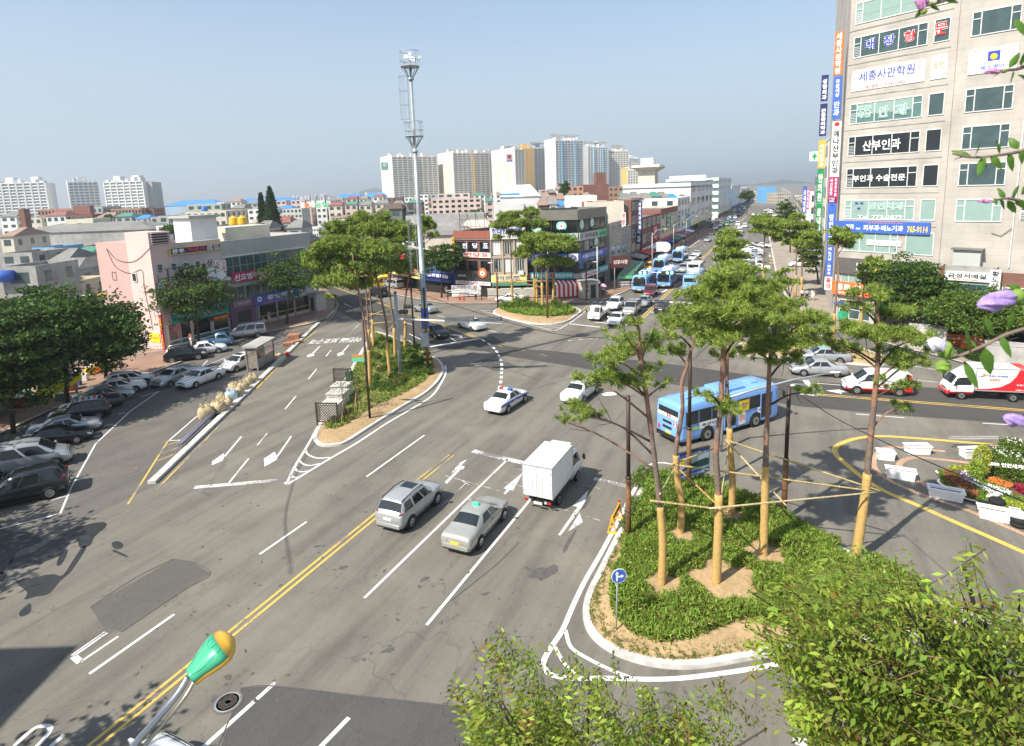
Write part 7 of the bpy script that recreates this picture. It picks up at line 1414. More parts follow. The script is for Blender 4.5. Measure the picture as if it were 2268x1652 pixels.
tag(foliage('dry_grass',None,rim,[DRY[0],GRS[1]],.09,.025,3,1.0,rng=rng,split=(.75,1)),kind='stuff')
lpoly=P2(KB((360,1150),(440,1160),(560,1110),(700,1010),(830,950),(980,880),(1100,800),(1170,700),(1150,620),(1000,560),(850,480),(740,450),(690,560),(620,640),(560,760),(500,900),(430,1060)))
pts=scatter(lpoly,15000,rng,.2);pts[:,2]+=rng.uniform(0,.3,len(pts));tag(foliage('island_grass',None,pts,[GRS[0],GRS[1],GRS[2]],.22,.08,3,1.0,rng=rng,split=(.4,.85)),kind='stuff')
def shrub(p,r,label,mats,group,seed,z=.25,L=.13,W=.06,n=900,hk=.8,per=3):
 rng=np.random.default_rng(seed);t=thing('shrub',label,'shrub',(p[0],p[1],z),0,group);v=rng.normal(size=(n,3));v/=np.linalg.norm(v,axis=1)[:,None];v[:,2]=abs(v[:,2]);q=v*rng.uniform(.45,1,(n,1))*np.array([r,r,r*hk]);q*=(1+.22*np.sin(v[:,:1]*5+seed)+.15*np.sin(v[:,1:2]*7))
 foliage('foliage',t,q,mats,L,W,per,.5,rng=rng,split=(.5,.8));m=MB()
 for k in range(4):m.tube([(0,0,-.15),(r*.4*math.cos(k*1.6),r*.4*math.sin(k*1.6),r*.5)],[.03,.012],BARKD,4,False)
 m.build('stem',t);return t
SH=[(935,800,.8),(1030,760,.8),(1110,745,.9),(880,780,.8),(760,850,.9),(830,870,.8),(900,830,.9),(740,790,.7),(700,700,.7),(760,640,.8),(820,660,.8),(860,700,.9),(960,700,.9),(1040,680,.9),(1100,660,.8),(930,640,.8),(1000,600,.8),(1050,560,.9),(900,580,.7),(800,560,.8),(740,540,.8),(780,500,.8),(850,520,.8),(720,620,.7),(950,540,.8),(700,870,.6),(1010,640,.8),(800,730,.9),(890,740,.8),(980,740,.8)]
for i,(x,y,r_)in enumerate(SH):
 b_=i%3==0;shrub(G(*KB((x,y))[0]),r_*.95,'reddish brown leaved low shrub on the left island' if b_ else 'green low shrub on the left island',[GRS[2],GRS[0],LEAF[0]]if b_ else[LEAF[1],GRS[0],LEAF[0]],'reddish shrubs on the left island' if b_ else 'green shrubs on the left island',100+i,L=.16,W=.08)
for i,(x,y,r_)in enumerate([(345,410,1.2),(430,440,1.1),(330,560,1.2),(420,540,1.2),(520,500,1.2),(600,440,1.),(290,620,.8)]):shrub(G(*KH((x,y))[0]),r_,'shaggy juniper bush at the tip of the near island, %s'%['nearest the blue signboard','right under the blue signboard','beside the brown lamp post','between lamp post and second pine','behind the second pine','right of the signboard','lowest one by the kerb'][i],[LEAF[1],NEEDLE[0],LEAF[0]],'juniper bushes on the near island',140+i,L=.18,W=.04,n=1500,hk=.65)
cpoly=P2(KC((560,450),(620,480),(760,505),(900,510),(1030,500),(1110,465),(1080,440),(900,420),(700,412),(600,425)))
pts=scatter(cpoly,5200,rng,.2);pts[:,2]+=rng.uniform(0,.4,len(pts));tag(foliage('island_grass',None,pts,[GRS[0],GRS[1],GRS[0]],.4,.15,3,1.0,rng=rng,split=(.4,.8)),kind='stuff')
for i,(x,y,r_)in enumerate([(600,440,1.3),(650,450,1.2),(715,410,1.4),(735,445,1.3),(680,430,1.1),(800,440,1.1),(960,425,1.2),(850,455,1.1),(1010,450,1.1)]):shrub(G(*KC((x,y))[0]),r_,'rounded shrub on the centre island, %s from the left'%WORD[i],[GRS[0],LEAF[1],LEAF[0]],'rounded shrubs on the centre island',160+i,L=.3,W=.14,n=500)
rp=inset(ISLANDS['right'][0],.8);pts=scatter(rp,7000,rng,.25,lambda a,b_:wob(a*.8,b_*.8)>-.9);pts[:,2]+=rng.uniform(0,.35,len(pts));tag(foliage('island_grass',None,pts,[GRS[0],GRS[1],DRY[0]],.3,.12,3,1.0,rng=rng,split=(.35,.7)),kind='stuff')
hp=P2(KF((1150,1140),(1250,1155),(1420,1200),(1430,1225),(1240,1185)));pts=scatter(hp,3000,rng,.15);pts[:,2]+=rng.uniform(0,.5,len(pts));hd_=thing('clipped_hedge','low dark clipped hedge along the right kerb','hedge');foliage('foliage',hd_,pts,[LEAF[0],LEAF[2],LEAF[0]],.14,.1,2,.3,tri=False,rng=rng)
def shoots(name,label,regions,trunk,Yr,n,leaf,seed,mats=ZEL,group=None,lean=(-.35,.15),up=.75,slen=(.5,1.1),nl=14,split=(.5,.93)):
 rng=np.random.default_rng(seed);P_=[];D_=[];N_=[];stems=MB();tb_=Vector(trunk);Rg=regions;done_=0;ws=[w for _,w in Rg];tot=sum(ws)
 t=thing(name,label,'tree',tb_,0,group);V=[];M_=[];tips=[]
 for(poly,w)in Rg:
  k=int(n*w/tot);pp=scatter(poly,k,rng,0)
  for(x,y,_)in pp:
   if math.sin(x/47+y/70+2*math.sin(y/90))+math.sin(x/23-y/31)<-.45 and rng.uniform()<.8:continue
   Y=rng.uniform(*Yr);p=np.array(AT(x,y,Y));d=np.array([lean[0]+rng.normal()*.35,lean[1]+rng.normal()*.45,up+rng.normal()*.28]);d/=np.linalg.norm(d);ln=rng.uniform(*slen);tips.append((p,d,ln))
 for i,(p,d,ln)in enumerate(tips):
  b_=p-d*ln;s1=np.cross(d,[0,0,1.]);s1/=np.linalg.norm(s1)+1e-9;sag=np.array([0,0,-.12*ln])
  if i%3==0:stems.tube([Vector(b_)-tb_,Vector((b_+p)/2+sag*.3)-tb_,Vector(p)-tb_],[.007,.005,.002],BARKD if i%2 else REDB,3,False)
  for k in range(nl):
   f=(k+.5)/nl;c=b_+d*ln*f;sd2=s1*(1 if k%2 else-1)+d*.55+rng.normal(size=3)*.25+np.array([0,0,-.15]);sd2/=np.linalg.norm(sd2);nn=np.cross(sd2,d)+rng.normal(size=3)*.3;w_=np.cross(sd2,nn);w_/=np.linalg.norm(w_)+1e-9;L_=leaf*rng.uniform(.7,1.25);W_=L_*.36
   V+=[c,c+sd2*L_*.45+w_*W_*.5,c+sd2*L_+np.array([0,0,-.12*L_]),c+sd2*L_*.45-w_*W_*.5]
  M_+=[0 if rng.uniform()<split[0]else(1 if rng.uniform()<split[1]else 2)]*nl
 for i in range(0,len(tips),max(1,len(tips)//34)):
  p,d,ln=tips[i];e=Vector(p-d*ln)-tb_;stems.tube(smooth_open([Vector((0,0,tb_.z*0)),Vector((e.x*.35,e.y*.35,e.z*.62)),e],3),[.09,.07,.055,.04,.03,.02,.012],BARKD,5,False)
 stems.build('branch',t,True);m=MB();m.tube([(0,0,-tb_.z+.0),(.1,.05,-tb_.z*.4),(0,0,.1)],[.22,.17,.13],BARKD,8);m.build('trunk',t,True)
 V=np.array(V)-np.array(tb_);nmesh('crown',V,np.arange(len(V)).reshape(-1,4),mats,M_,t);return t
def PG(*p):return[Vector(q)for q in p]
shoots('near_tree','leafy tree top at the bottom edge, middle of the picture',[(PG((985,1500),(1060,1390),(1090,1380),(1150,1430),(1210,1520),(1290,1660),(980,1660),(1010,1590)),2.0),(PG((1200,1560),(1245,1415),(1300,1480),(1345,1425),(1420,1500),(1500,1540),(1600,1480),(1612,1560),(1560,1660),(1200,1660)),2.2),(PG((1035,1570),(1200,1530),(1420,1580),(1560,1600),(1560,1690),(1000,1690)),2.4),(PG((1100,1600),(1500,1600),(1500,1800),(1050,1800)),1.4)],(1.0,9.2,3.0),(8.0,11.0),1000,.13,3)
shoots('near_tree','large leafy tree filling the lower right corner',[(PG((1650,1360),(1720,1290),(1860,1230),(1960,1290),(2060,1320),(2150,1340),(2268,1300),(2300,1700),(1760,1700),(1700,1560),(1800,1500),(1650,1440)),6),(PG((1680,1380),(1900,1280),(2300,1400),(2300,1650),(1760,1640)),5),(PG((1850,1500),(2300,1500),(2300,1800),(1780,1800)),3)],(8.2,8.6,3.6),(6.4,9.4),2150,.135,4,lean=(-.7,.1),up=.25,slen=(.5,1.2))
shoots('near_tree','sparse twigs reaching up from the lower right foliage',[(PG((1560,1260),(1640,1300),(1660,1400),(1600,1360)),.0),(PG((1700,1330),(1760,1250),(1900,1300)),.2),(PG((1950,1330),(1990,1190),(2010,1190),(2030,1330)),.6),(PG((2060,1320),(2130,1190),(2160,1180),(2120,1330)),.8),(PG((2180,1350),(2230,1290),(2268,1330)),.5),(PG((1640,1340),(1700,1300),(1760,1320),(1700,1380)),.5)],(8.6,8.9,3.6),(7.0,8.6),70,.1,6,lean=(-.1,.1),up=1.0,nl=11,split=(.5,.8))
FLW=mat((.44,.33,.62),.7,0,.25,60,.2,.3,(.25,.16,.42),0,'violet petals');FLP=mat((.55,.25,.48),.7,0,.2,60,.2,.3,None,0,'pink petals');CALX=leafmat('hibiscus calyx',(.22,.34,.06),.3);HLEAF=leafmat('hibiscus leaves',(.10,.2,.03),.4,.45)
def hib(label,path,leaves,buds,Y,seed):
 rng=np.random.default_rng(seed);base=AT(path[0][0],path[0][1],Y);t=thing('hibiscus_twig',label,'twig',base,0,'hibiscus twigs close to the camera');pp=smooth_open([AT(x,y,Y)-base for x,y in path],4);m=MB();m.tube(pp,[.0035*(1-.55*i/len(pp))for i in range(len(pp))],BARK,6);m.build('stem',t,True)
 for(x,y,dx,dy_,w)in leaves:
  a=AT(x,y,Y)-base;e=AT(x+dx,y+dy_,Y+rng.uniform(-.03,.03))-base;ax=e-a;s_=ax.cross(Vector((0,1,0))+Vector(rng.normal(size=3)*.35)).normalized()*w*Y/F*.5;up_=Vector((0,-.006,.004));vs=[];prof=[(0,.1),(.15,.6),(.35,1),(.55,.85),(.78,.62),(1,.02)]
  for f,k in prof:c=a+ax*f;vs+=[c-s_*k,c+up_*(k-.3),c+s_*k]
  m=MB();m.add(vs,[(i*3+j,i*3+j+1,i*3+j+4,i*3+j+3)for i in range(5)for j in(0,1)],HLEAF);m.build('leaf',t,True)
 for(x,y,dx,dy_,w,mt)in buds:
  a=AT(x,y,Y)-base;e=AT(x+dx,y+dy_,Y)-base;ax=e-a;q=ax.to_track_quat('Z','Y').to_matrix().to_4x4();L_=ax.length;w_=w*Y/F*.5;m=MB();vs=[];fs=[];k_=28;prof=[(0,.25),(.1,.5),(.3,.85),(.55,1),(.75,.9),(.9,.55),(1,.12)]
  for j,(f,k)in enumerate(prof):
   for i in range(k_):th=2*PI*i/k_+f*1.2;rr3=w_*k*.72*(1+.24*math.cos(5*(th-f*1.9))+.08*math.sin(11*th+f*9));vs.append((rr3*math.cos(th),rr3*math.sin(th),L_*f))
  fs=[(j*k_+i,j*k_+(i+1)%k_,(j+1)*k_+(i+1)%k_,(j+1)*k_+i)for j in range(6)for i in range(k_)];m.T=Matrix.Translation(a)@q;m.add(vs,fs,mt);m.build('flower_bud' if mt is not CALX else 'seed_pod',t,True)
  if mt is not CALX:m=MB();m.T=Matrix.Translation(a)@q;m.lathe((0,0,-.004),[(w_*.25,0),(w_*.62,L_*.08),(w_*.7,L_*.2),(w_*.3,L_*.3)],CALX,10);m.build('calyx',t,True)
hib('hibiscus twig with the big violet bud at the right edge',[(2290,640),(2262,655)],[(2262,640,-30,-8,16),(2275,660,-8,40,14)],[(2262,652,-98,26,52,FLW)],.95,1)
hib('hibiscus twig with green pods and a faded bloom over the postal truck',[(2300,720),(2230,740),(2180,765),(2120,790),(2095,795)],[(2150,780,-14,-70,30),(2180,770,14,60,28),(2135,800,32,62,24),(2200,740,-20,-40,18),(2165,772,-25,-25,18),(2215,742,25,50,18),(2235,730,10,-45,16),(2110,790,26,-22,16)],[(2100,795,-14,-36,42,CALX),(2105,805,-32,14,38,CALX),(2098,770,-44,-12,44,mat((.6,.58,.68),.8,0,.25,60,.2,.3,(.42,.42,.56),0,'faded petals'))],.95,2)
hib('hibiscus twig with crumpled violet flower at the lower right edge',[(2300,935),(2262,930)],[],[(2275,935,-54,-8,40,FLW)],.95,3)
hib('hibiscus twig with pink bud below the top right windows',[(2290,455),(2240,440),(2205,442)],[(2240,440,18,-30,16),(2225,440,-14,-24,14),(2232,444,18,28,16),(2250,440,22,22,18),(2215,440,10,24,10),(2262,430,20,-26,18),(2200,438,8,16,8)],[(2204,446,-40,-1,11,FLP)],1.0,4)
hib('hibiscus twig without flowers, dark leaves against the tower windows',[(2300,320),(2260,335),(2200,345),(2150,348),(2110,340)],[(2150,345,-42,-12,12),(2160,345,10,-28,12),(2180,345,-14,46,16),(2195,345,24,30,18),(2215,340,-8,-30,16),(2235,338,8,42,16),(2255,330,-20,-26,18),(2140,345,-26,8,9),(2262,330,2,34,18),(2172,350,14,20,10)],[],1.0,5)
hib('hibiscus twig with violet buds at the top edge',[(2140,-20),(2080,5),(2040,15)],[(2060,12,22,12,9),(2050,14,-24,26,12),(2075,5,14,-16,8),(2095,0,28,6,8)],[(2046,26,-14,-34,20,FLP),(2060,8,-26,-16,14,FLP)],1.0,6)
hib('dark hibiscus twig high on the right edge',[(2300,130),(2262,150),(2230,155),(2195,158)],[(2235,150,24,-34,16),(2245,158,-8,28,14),(2222,156,-22,14,12),(2262,145,10,-34,20),(2255,165,20,16,16),(2250,40,20,40,26)],[(2225,157,-46,2,14,FLP)],1.0,7)
for i,(x,y,h_,r_)in enumerate([(-41,40,8.5,4.6),(-39,31,9,4.8),(-34.5,23,10,5.2),(-46,47,8.5,4.6),(-20,10,9,4.2)]):
 rng=np.random.default_rng(900+i);t=thing('street_tree','tree left of the picture shading the car park, %s along the row'%WORD[i],'tree',(x,y,0),0,'street trees left of the picture');m=MB();m.tube([(0,0,0),(.1,0,h_*.6)],[.2,.12],BARKD,7);m.build('trunk',t);cl=[]
 for _ in range(90):v=rng.normal(size=3);v/=np.linalg.norm(v);cl.append(np.array([0,0,h_*.72])+v*np.array([r_,r_,h_*.28])*rng.uniform(.2,1))
 foliage('crown',t,np.concatenate([q+rng.normal(size=(60,3))*np.array([.6,.6,.25])for q in cl]),LEAF,.4,.26,2,.1,tri=False,rng=rng,flat=.5)
#  street furniture
GALV=mat((.42,.45,.46),.45,.5,.12,2,.5,0,None,0,'galvanised steel');GALV2=mat((.36,.42,.44),.5,.3,.12,2,.5,0,None,0,'grey green steel');WOODP=mat((.22,.11,.04),.6,0,.2,5,.3,.1,(.12,.06,.03),0,'wood coloured pole');DPOLE=mat((.055,.035,.028),.5,.1,.1,3,.4,0,None,0,'dark brown pole');LAMPG=mat((.05,.38,.2),.3,0,.04,2,.5,0,None,.5,'green lamp enamel');LAMPY=mat((.75,.42,.04),.3,0,.04,2,.5,0,None,.5,'amber lamp enamel');STONEW=mat((.50,.48,.43),.8,0,.1,2,.3,.1,None,0,'white stone');ORNG=mat((.85,.22,.02),.5,0,.05,2,.4,0,None,0,'orange plastic');FABY=mat((.75,.65,.03),.6,0,.05,2,.3,0,None,0,'yellow cloth')
mb_=G(948,822);mx=thing('camera_mast','very tall tapered steel mast with two caged platforms and a camera on top','mast',(mb_.x,mb_.y,.1));MH=HT(948,820,150)
m=MB();zs=[0,8.2,8.2,16,21.6,21.6,28.2,28.2,MH];rs=[.32,.29,.26,.23,.2,.165,.14,.09,.08];m.tube([(0,0,z)for z in zs],rs,GALV,16);
for z in(8.2,21.6,28.2):m.lathe((0,0,z-.12),[(.2,0),(.38 if z<20 else.28,.04),(.38 if z<20 else.28,.2),(.2,.26)],GALV2,16)
m.build('pole',mx,True)
for nm_,z0 in(('platform',23.0),('platform',29.3)):
 m=MB();R_=.86;ring=lambda z,r=R_:[(r*math.cos(a*PI/10),r*math.sin(a*PI/10),z)for a in range(21)]
 for z in(z0,z0+.55,z0+1.35):m.tube(ring(z),.03,GALV2,5,False)
 m.lathe((0,0,z0-.03),[(.2,0),(R_,0),(R_,.04),(.2,.04)],GALV2,20)
 for k in range(8):a=k*PI/4;m.tube([(R_*math.cos(a),R_*math.sin(a),z0),(R_*math.cos(a),R_*math.sin(a),z0+1.35)],.028,GALV2,5);m.tube([(R_*math.cos(a),R_*math.sin(a),z0),(.16*math.cos(a),.16*math.sin(a),z0-1.05)],.035,GALV2,5)
 m.build(nm_,mx)
m=MB()
for z0_,z1_ in((24.8,28.7),):
 for z in(24.6,25.9,27.2,28.5):m.tube([(-.75+.4*math.cos(a*PI/8),.4*math.sin(a*PI/8),z)for a in range(17)],.02,GALV2,4,False)
 for a in(2,3,4,5,6,8):m.tube([(-.75+.4*math.cos(a*PI/4),.4*math.sin(a*PI/4),24.6),(-.75+.4*math.cos(a*PI/4),.4*math.sin(a*PI/4),28.5)],.013,GALV2,4)
for y in(-.15,.15):m.tube([(-.42,y,9),(-.32,y,29)],.015,GALV2,4)
for i in range(60):m.tube([(-.42+i*.0017,-.15,9+i*.33),(-.42+i*.0017,.15,9+i*.33)],.01,GALV2,3)
for z0_ in(10,13,16,19):m.tube([(-.75+.4*math.cos(a*PI/8),.4*math.sin(a*PI/8),z0_)for a in range(17)],.02,GALV2,4,False)
for a in(3,4,5):m.tube([(-.75+.4*math.cos(a*PI/4),.4*math.sin(a*PI/4),10),(-.75+.4*math.cos(a*PI/4),.4*math.sin(a*PI/4),19)],.013,GALV2,4)
m.build('ladder',mx)
m=MB();zt=MH+.45;m.hexa([(-.55,-.16,zt+.25),(.5,-.16,zt-.12),(.5,.16,zt-.12),(-.55,.16,zt+.25)],[(-.5,-.16,zt+.62),(.55,-.16,zt+.25),(.55,.16,zt+.25),(-.5,.16,zt+.62)],PWHITE);m.tube([(0,0,MH-.1),(0,0,zt+.1)],.07,GALV,8);m.build('camera',mx,bevel=.03)
m=MB();m.tube([(-.95,0,29.6),(-1.05,0,34.2)],[.02,.012],GALV,5);m.build('antenna',mx);m=MB()
for x,y,z in((.2,-.9,30.1),(1.0,-.2,29.9)):m.box((x,y,z),(.25,.2,.3),PWHITE)
m.build('sensor_box',mx)
m=MB();m.lathe((0,0,4.3),[(.37,0),(.38,2.2),(.37,2.25)],SBLU,16);m.lathe((0,0,6.5),[(.385,0),(.385,.12)],TYEL,16);m.lathe((0,0,4.2),[(.385,0),(.385,.12)],TYEL,16);m.text('INCHEON',.2,.5,TWHT,Matrix.Translation((.05,-.39,5.4))@RX,.02,0);m.build('banner',mx)
m=MB();m.box((-.1,-.5,2.6),(.7,.4,1.4),GALV2);m.build('control_box',mx,bevel=.02)
m=MB();
for k in range(7):m.lathe((0,0,.2+k*.3),[(.375,0),(.375,.15)],BLK if k%2 else TYEL,16)
m.build('warning_band',mx)
def lamp(px,py,ytop,armx,army,label,wood=.45,r=.14,group='wood coloured lamp posts',second=None,arm=True):
 g_=G(px,py);H_=HT(px,py,ytop);t=thing('street_lamp',label,'street lamp',(g_.x,g_.y,.12),0,group);m=MB();m.tube([(0,0,0),(0,0,H_*wood)],r,WOODP,12);m.lathe((0,0,H_*wood-.03),[(r*.9,0),(r*1.12,.04),(r*1.12,.12),(r*.75,.18)],DPOLE,12);m.tube([(0,0,H_*wood),(0,0,H_)],r*.72,DPOLE,12)
 m.lathe((0,0,H_*wood*.5),[(r*1.02,0),(r*1.05,.03),(r*1.02,.06)],DPOLE,12);m.build('pole',t,True)
 if arm:
  e=AT(armx,army,g_.y)-Vector((g_.x,g_.y,.12));m=MB();m.tube([(0,0,H_-.15),(e.x*.5,e.y*.5,(H_+e.z)/2+.05),(e.x*.9,e.y*.9,e.z)],.03,GALV,6);m.build('arm',t,True)
  d=Vector((e.x,e.y,0));d.normalize()if d.length>0 else None;m=MB();m.T=Matrix.Translation(e)@Matrix.Rotation(math.atan2(d.y,d.x),4,'Z');m.ell((0,0,0),(.42,.17,.09),PWHITE,12,6);m.build('lamp_head',t,True)
 return t
lamp(1392,1208,882,1352,873,'wood coloured lamp post at the left kerb of the near island');lamp(1735,1152,862,1768,853,'wood coloured lamp post behind the fifth pine');lamp(1524,1100,770,1500,760,'wood coloured post behind the blue signboard',arm=False);lamp(820,932,712,766,752,'dark lamp post at the front of the left island',wood=.0)
lamp(949,824,640,930,620,'brown post standing against the tall mast',arm=False,wood=.62);lamp(1299,658+10,585,1318,580,'brown lamp post at the right end of the centre island',wood=.5);lamp(1213,710,590,1210,585,'brown lamp post at the front of the centre island',wood=.9,arm=False);lamp(1103,684,575,1086,582,'brown lamp post at the left end of the centre island',wood=.8)
lamp(919,780,612,950,607,'dark lamp post behind the left island pines',wood=.0)
sg=G(888,836);H_=HT(888,835,650);t=thing('traffic_signal','grey signal pole with black lamps and a long arm over the road','traffic signal',(sg.x,sg.y,.1));m=MB();m.tube([(0,0,0),(0,0,H_)],[.2,.15],GALV2,14);m.ell((0,0,H_),(.16,.16,.12),DPOLE,10,6);m.build('pole',t,True)
e0=AT(905,705,sg.y)-Vector((sg.x,sg.y,.1));e1=AT(1113,717,sg.y-1.5)-Vector((sg.x,sg.y,.1));m=MB();m.tube([(0,0,e0 .z),e1],[.1,.06],PWHITE,8);m.build('arm',t,True)
for x0_,x1_ in((985,1050),(1060,1112)):
 a=AT(x0_,706,sg.y-1)-Vector((sg.x,sg.y,.1));b_=AT(x1_,712,sg.y-1)-Vector((sg.x,sg.y,.1));m=MB();c=(a+b_)/2;d=b_-a;m.T=Matrix.Translation(c)@Matrix.Rotation(math.atan2(d.y,d.x),4,'Z');L_=d.length;m.box((0,0,-.12),(L_,.3,.42),DARK)
 for z in(-.1,.02,.14,.26):m.box((0,-.16,z),(L_*.96,.03,.035),GALV2)
 m.build('signal_head',t,bevel=.02)
for px,py in((893,690),(905,678)):c=AT(px,py,sg.y-.5)-Vector((sg.x,sg.y,.1));m=MB();m.box((c.x,c.y,c.z-.2),(.9,.35,.35),DARK);[m.cyl((c.x-.28+q*.28,c.y-.3,c.z-.15),.12,.25,DARK,10)for q in range(3)];m.build('signal_head',t,bevel=.03)
GLIT=bpy.data.materials.new('lit green signal');GLIT.use_nodes=True;GLIT.node_tree.nodes['Principled BSDF'].inputs['Emission Color'].default_value=(.05,1,.6,1);GLIT.node_tree.nodes['Principled BSDF'].inputs['Emission Strength'].default_value=2.5
g_=G(1610,668);t=thing('traffic_signal','signal arm with two lit green lamps across the main road','traffic signal',(g_.x,g_.y,0));a=AT(1425,602,g_.y)-Vector((g_.x,g_.y,0));b_=AT(1600,612,g_.y)-Vector((g_.x,g_.y,0));m=MB();m.tube([(b_.x,b_.y,0),(b_.x,b_.y,b_.z+.6)],.14,GALV,10);m.tube([b_,a],[.1,.06],GALV,8);m.build('pole',t,True)
for x in(1427,1487):c=AT(x,603.5,g_.y-.3)-Vector((g_.x,g_.y,0));m=MB();m.box((c.x-.5,c.y,c.z-.25),(2.0,.3,.5),DARK);m.T=Matrix.Translation((c.x,c.y-.2,c.z))@RX;m.lathe((0,0,0),[(.24,0),(0,.01)],GLIT,12);m.lathe((-.65,0,0),[(.2,0),(0,.01)],GLIT,12);m.build('signal_head',t)
def alamp(px,py,ytop,hx,hy,label,blue=True,group='amber headed street lamps',Hh=None,Ysh=0,col=None,sc=1.):
 g_=G(px,py);H_=HT(px,py,ytop);t=thing('street_lamp',label,'street lamp',(g_.x,g_.y,0),0,group);e=AT(hx,hy,g_.y)-Vector((g_.x,g_.y,0));m=MB();m.tube([(0,0,0),(0,0,H_)],[.11,.07],GALV,8);m.build('pole',t,True)
 m=MB();m.tube(smooth_open([Vector((0,0,H_*.93)),Vector((e.x*.4,e.y*.4,H_+(e.z-H_)*.7)),Vector((e.x,e.y,e.z))],4),.05,GALV,6);m.build('arm',t,True)
 if blue:m=MB();m.add([(0,-.03,H_*.86),(0,-.03,H_*.96),(e.x*.5,e.y*.5-.03,H_+(e.z-H_)*.75),(0,.03,H_*.86),(0,.03,H_*.96),(e.x*.5,e.y*.5+.03,H_+(e.z-H_)*.75)],[(0,1,2),(5,4,3),(0,2,5,3),(1,4,5,2),(0,3,4,1)],SBLU);m.build('wing',t)
 m=MB();k=1 if e.x>0 else-1;m.ell((e.x+k*.35,e.y,e.z),(.5,.2,.12),LAMPY,12,6);m.ell((e.x+k*.25,e.y,e.z-.06),(.36,.15,.1),PWHITE,10,6);m.build('lamp_head',t,True)
alamp(*KM((1090,1310))[0],590,*KM((1195,535))[0],'blue winged amber street lamp before the ear clinic');alamp(172,880,670,218,652,'amber street lamp rising out of the big left tree',blue=False)
alamp(706,668,580,716,562,'blue winged street lamp at the bend of the left road');alamp(*KF((1228,960))[0],612,*KF((1150,515))[0],'blue winged amber street lamp before the navy shop sign')
for i,(x,yb_,yt,hx,hy)in enumerate([(1445,610,513,1465,503),(1488,580,482,1510,472),(1519,553,460,1541,455),(1548,530,454,1582,452),(1564,520,448,1580,447)]):
 a=KD((1435,1200),(1435,780),(1550,748)),KD((1637,985),(1637,700),(1730,680)),KD((1757,900),(1757,650),(1850,625)),KD((1873,800),(1873,590),(1945,575)),KD((1948,750),(1948,560),(2015,525));q=a[i];alamp(*q[0],q[1][1],*q[2],'amber street lamp, %s one up the left side of the main road'%WORD[i],blue=False,group='amber lamps up the main road')
def pole(px,py,ytop,label,r=.12,mt=GALV,name='utility_pole',cross=0,group=None,cat='pole'):
 g_=G(px,py);H_=HT(px,py,ytop);t=thing(name,label,cat,(g_.x,g_.y,0),0,group);m=MB();m.tube([(0,0,0),(0,0,H_)],[r*1.2,r*.8],mt,8);m.build('pole',t,True)
 for k in range(cross):m=MB();m.box((0,0,H_-.6-k*.9),(2.2,.1,.1),GALV);[m.cyl((q,0,H_-.5-k*.9),.06,.18,STONEW,6)for q in(-.9,-.3,.3,.9)];m.build('crossarm',t)
 return t
pole(*KD((922,1385))[0],KD((0,910))[0][1],'plain grey pole at the corner before the glazed building',.13);pole(*KD((462,1380))[0],KD((0,960))[0][1],'slim grey pole behind the centre island pines',.09);pole(*KD((1083,1330))[0],KD((0,1000))[0][1],'grey pole carrying the brown direction sign',.09)
for i,(x,yb_,yt)in enumerate([(1250,900,470),(1280,900,505),(1262,900,520),(1700,900,500),(1722,900,545),(1755,900,530)]):
 q=KL((1700+i*22,900),(1700,480+i*14));pole(q[0][0],q[0][1]+4,q[1][1],'concrete power pole with crossarms, %s from the left of the cluster'%WORD[i],.14,CONC,cross=2,group='power poles right of the main road')
pole(*KJ((998,960))[0],KJ((0,775))[0][1],'thick white pole before the tall thin pine',.14,PWHITE)
pole(*KE((1655,1090))[0],KE((0,790))[0][1],'thin brown pole by the phone shop',.07,DPOLE)
q=thing('direction_sign','brown hanging direction sign on the kerb pole','sign',AT(*KD((1138,1055))[0],100));m=MB();m.box((0,0,-1),(4.6*.7,.1,2.0),mat((.1,.035,.03),.5,0,0,1,.4,0,None,0,'maroon sign'));m.text('신포시장',.7,2.4,TWHT,Matrix.Translation((0,-.06,0))@RX,.02,0);m.build('panel',q)
q=thing('warning_sign','round and square white sign backs on a curved grey bracket','sign',(*G(*KD((1440,1230))[0]),0));m=MB();o=Vector((*G(*KD((1440,1230))[0]),0));Yq=o.y;a=[AT(*p,Yq)-o for p in KD((1440,1230),(1440,960),(1460,915),(1510,908))];m.tube(smooth_open(a,3),.06,GALV,6);c=AT(*KD((1520,912))[0],Yq)-o;m.box((c.x,c.y-.1,c.z-.9),(1.8,.06,1.8),PWHITE);c=AT(*KD((1563,915))[0],Yq)-o;m.T=Matrix.Translation((c.x,c.y-.1,c.z))@RX;m.lathe((0,0,0),[(.95,0),(.95,.05),(0,.06)],PWHITE,16);m.build('panel',q)
o=Vector((*G(*KE((800,1110))[0]),0));q=thing('speed_sign','round speed limit sign reading 30 above the left road','sign',o);c=AT(*KE((766,812))[0],o.y)-o;m=MB();m.tube([(0,0,0),(.0,0,c.z),(c.x,0,c.z)],.06,GALV,6);m.T=Matrix.Translation((c.x,-.1,c.z))@RX;m.lathe((0,0,0),[(.75,0),(.75,.04),(0,.05)],TRED,18);m.lathe((0,0,.055),[(.58,0),(0,.004)],TWHT,18);m.text('30',.55,.7,TBLK,Matrix.Translation((0,0,.07)),.03,0);m.T=Matrix();m.box((c.x,-.1,c.z-1.25),(1.3,.05,.35),PWHITE);m.build('panel',q)
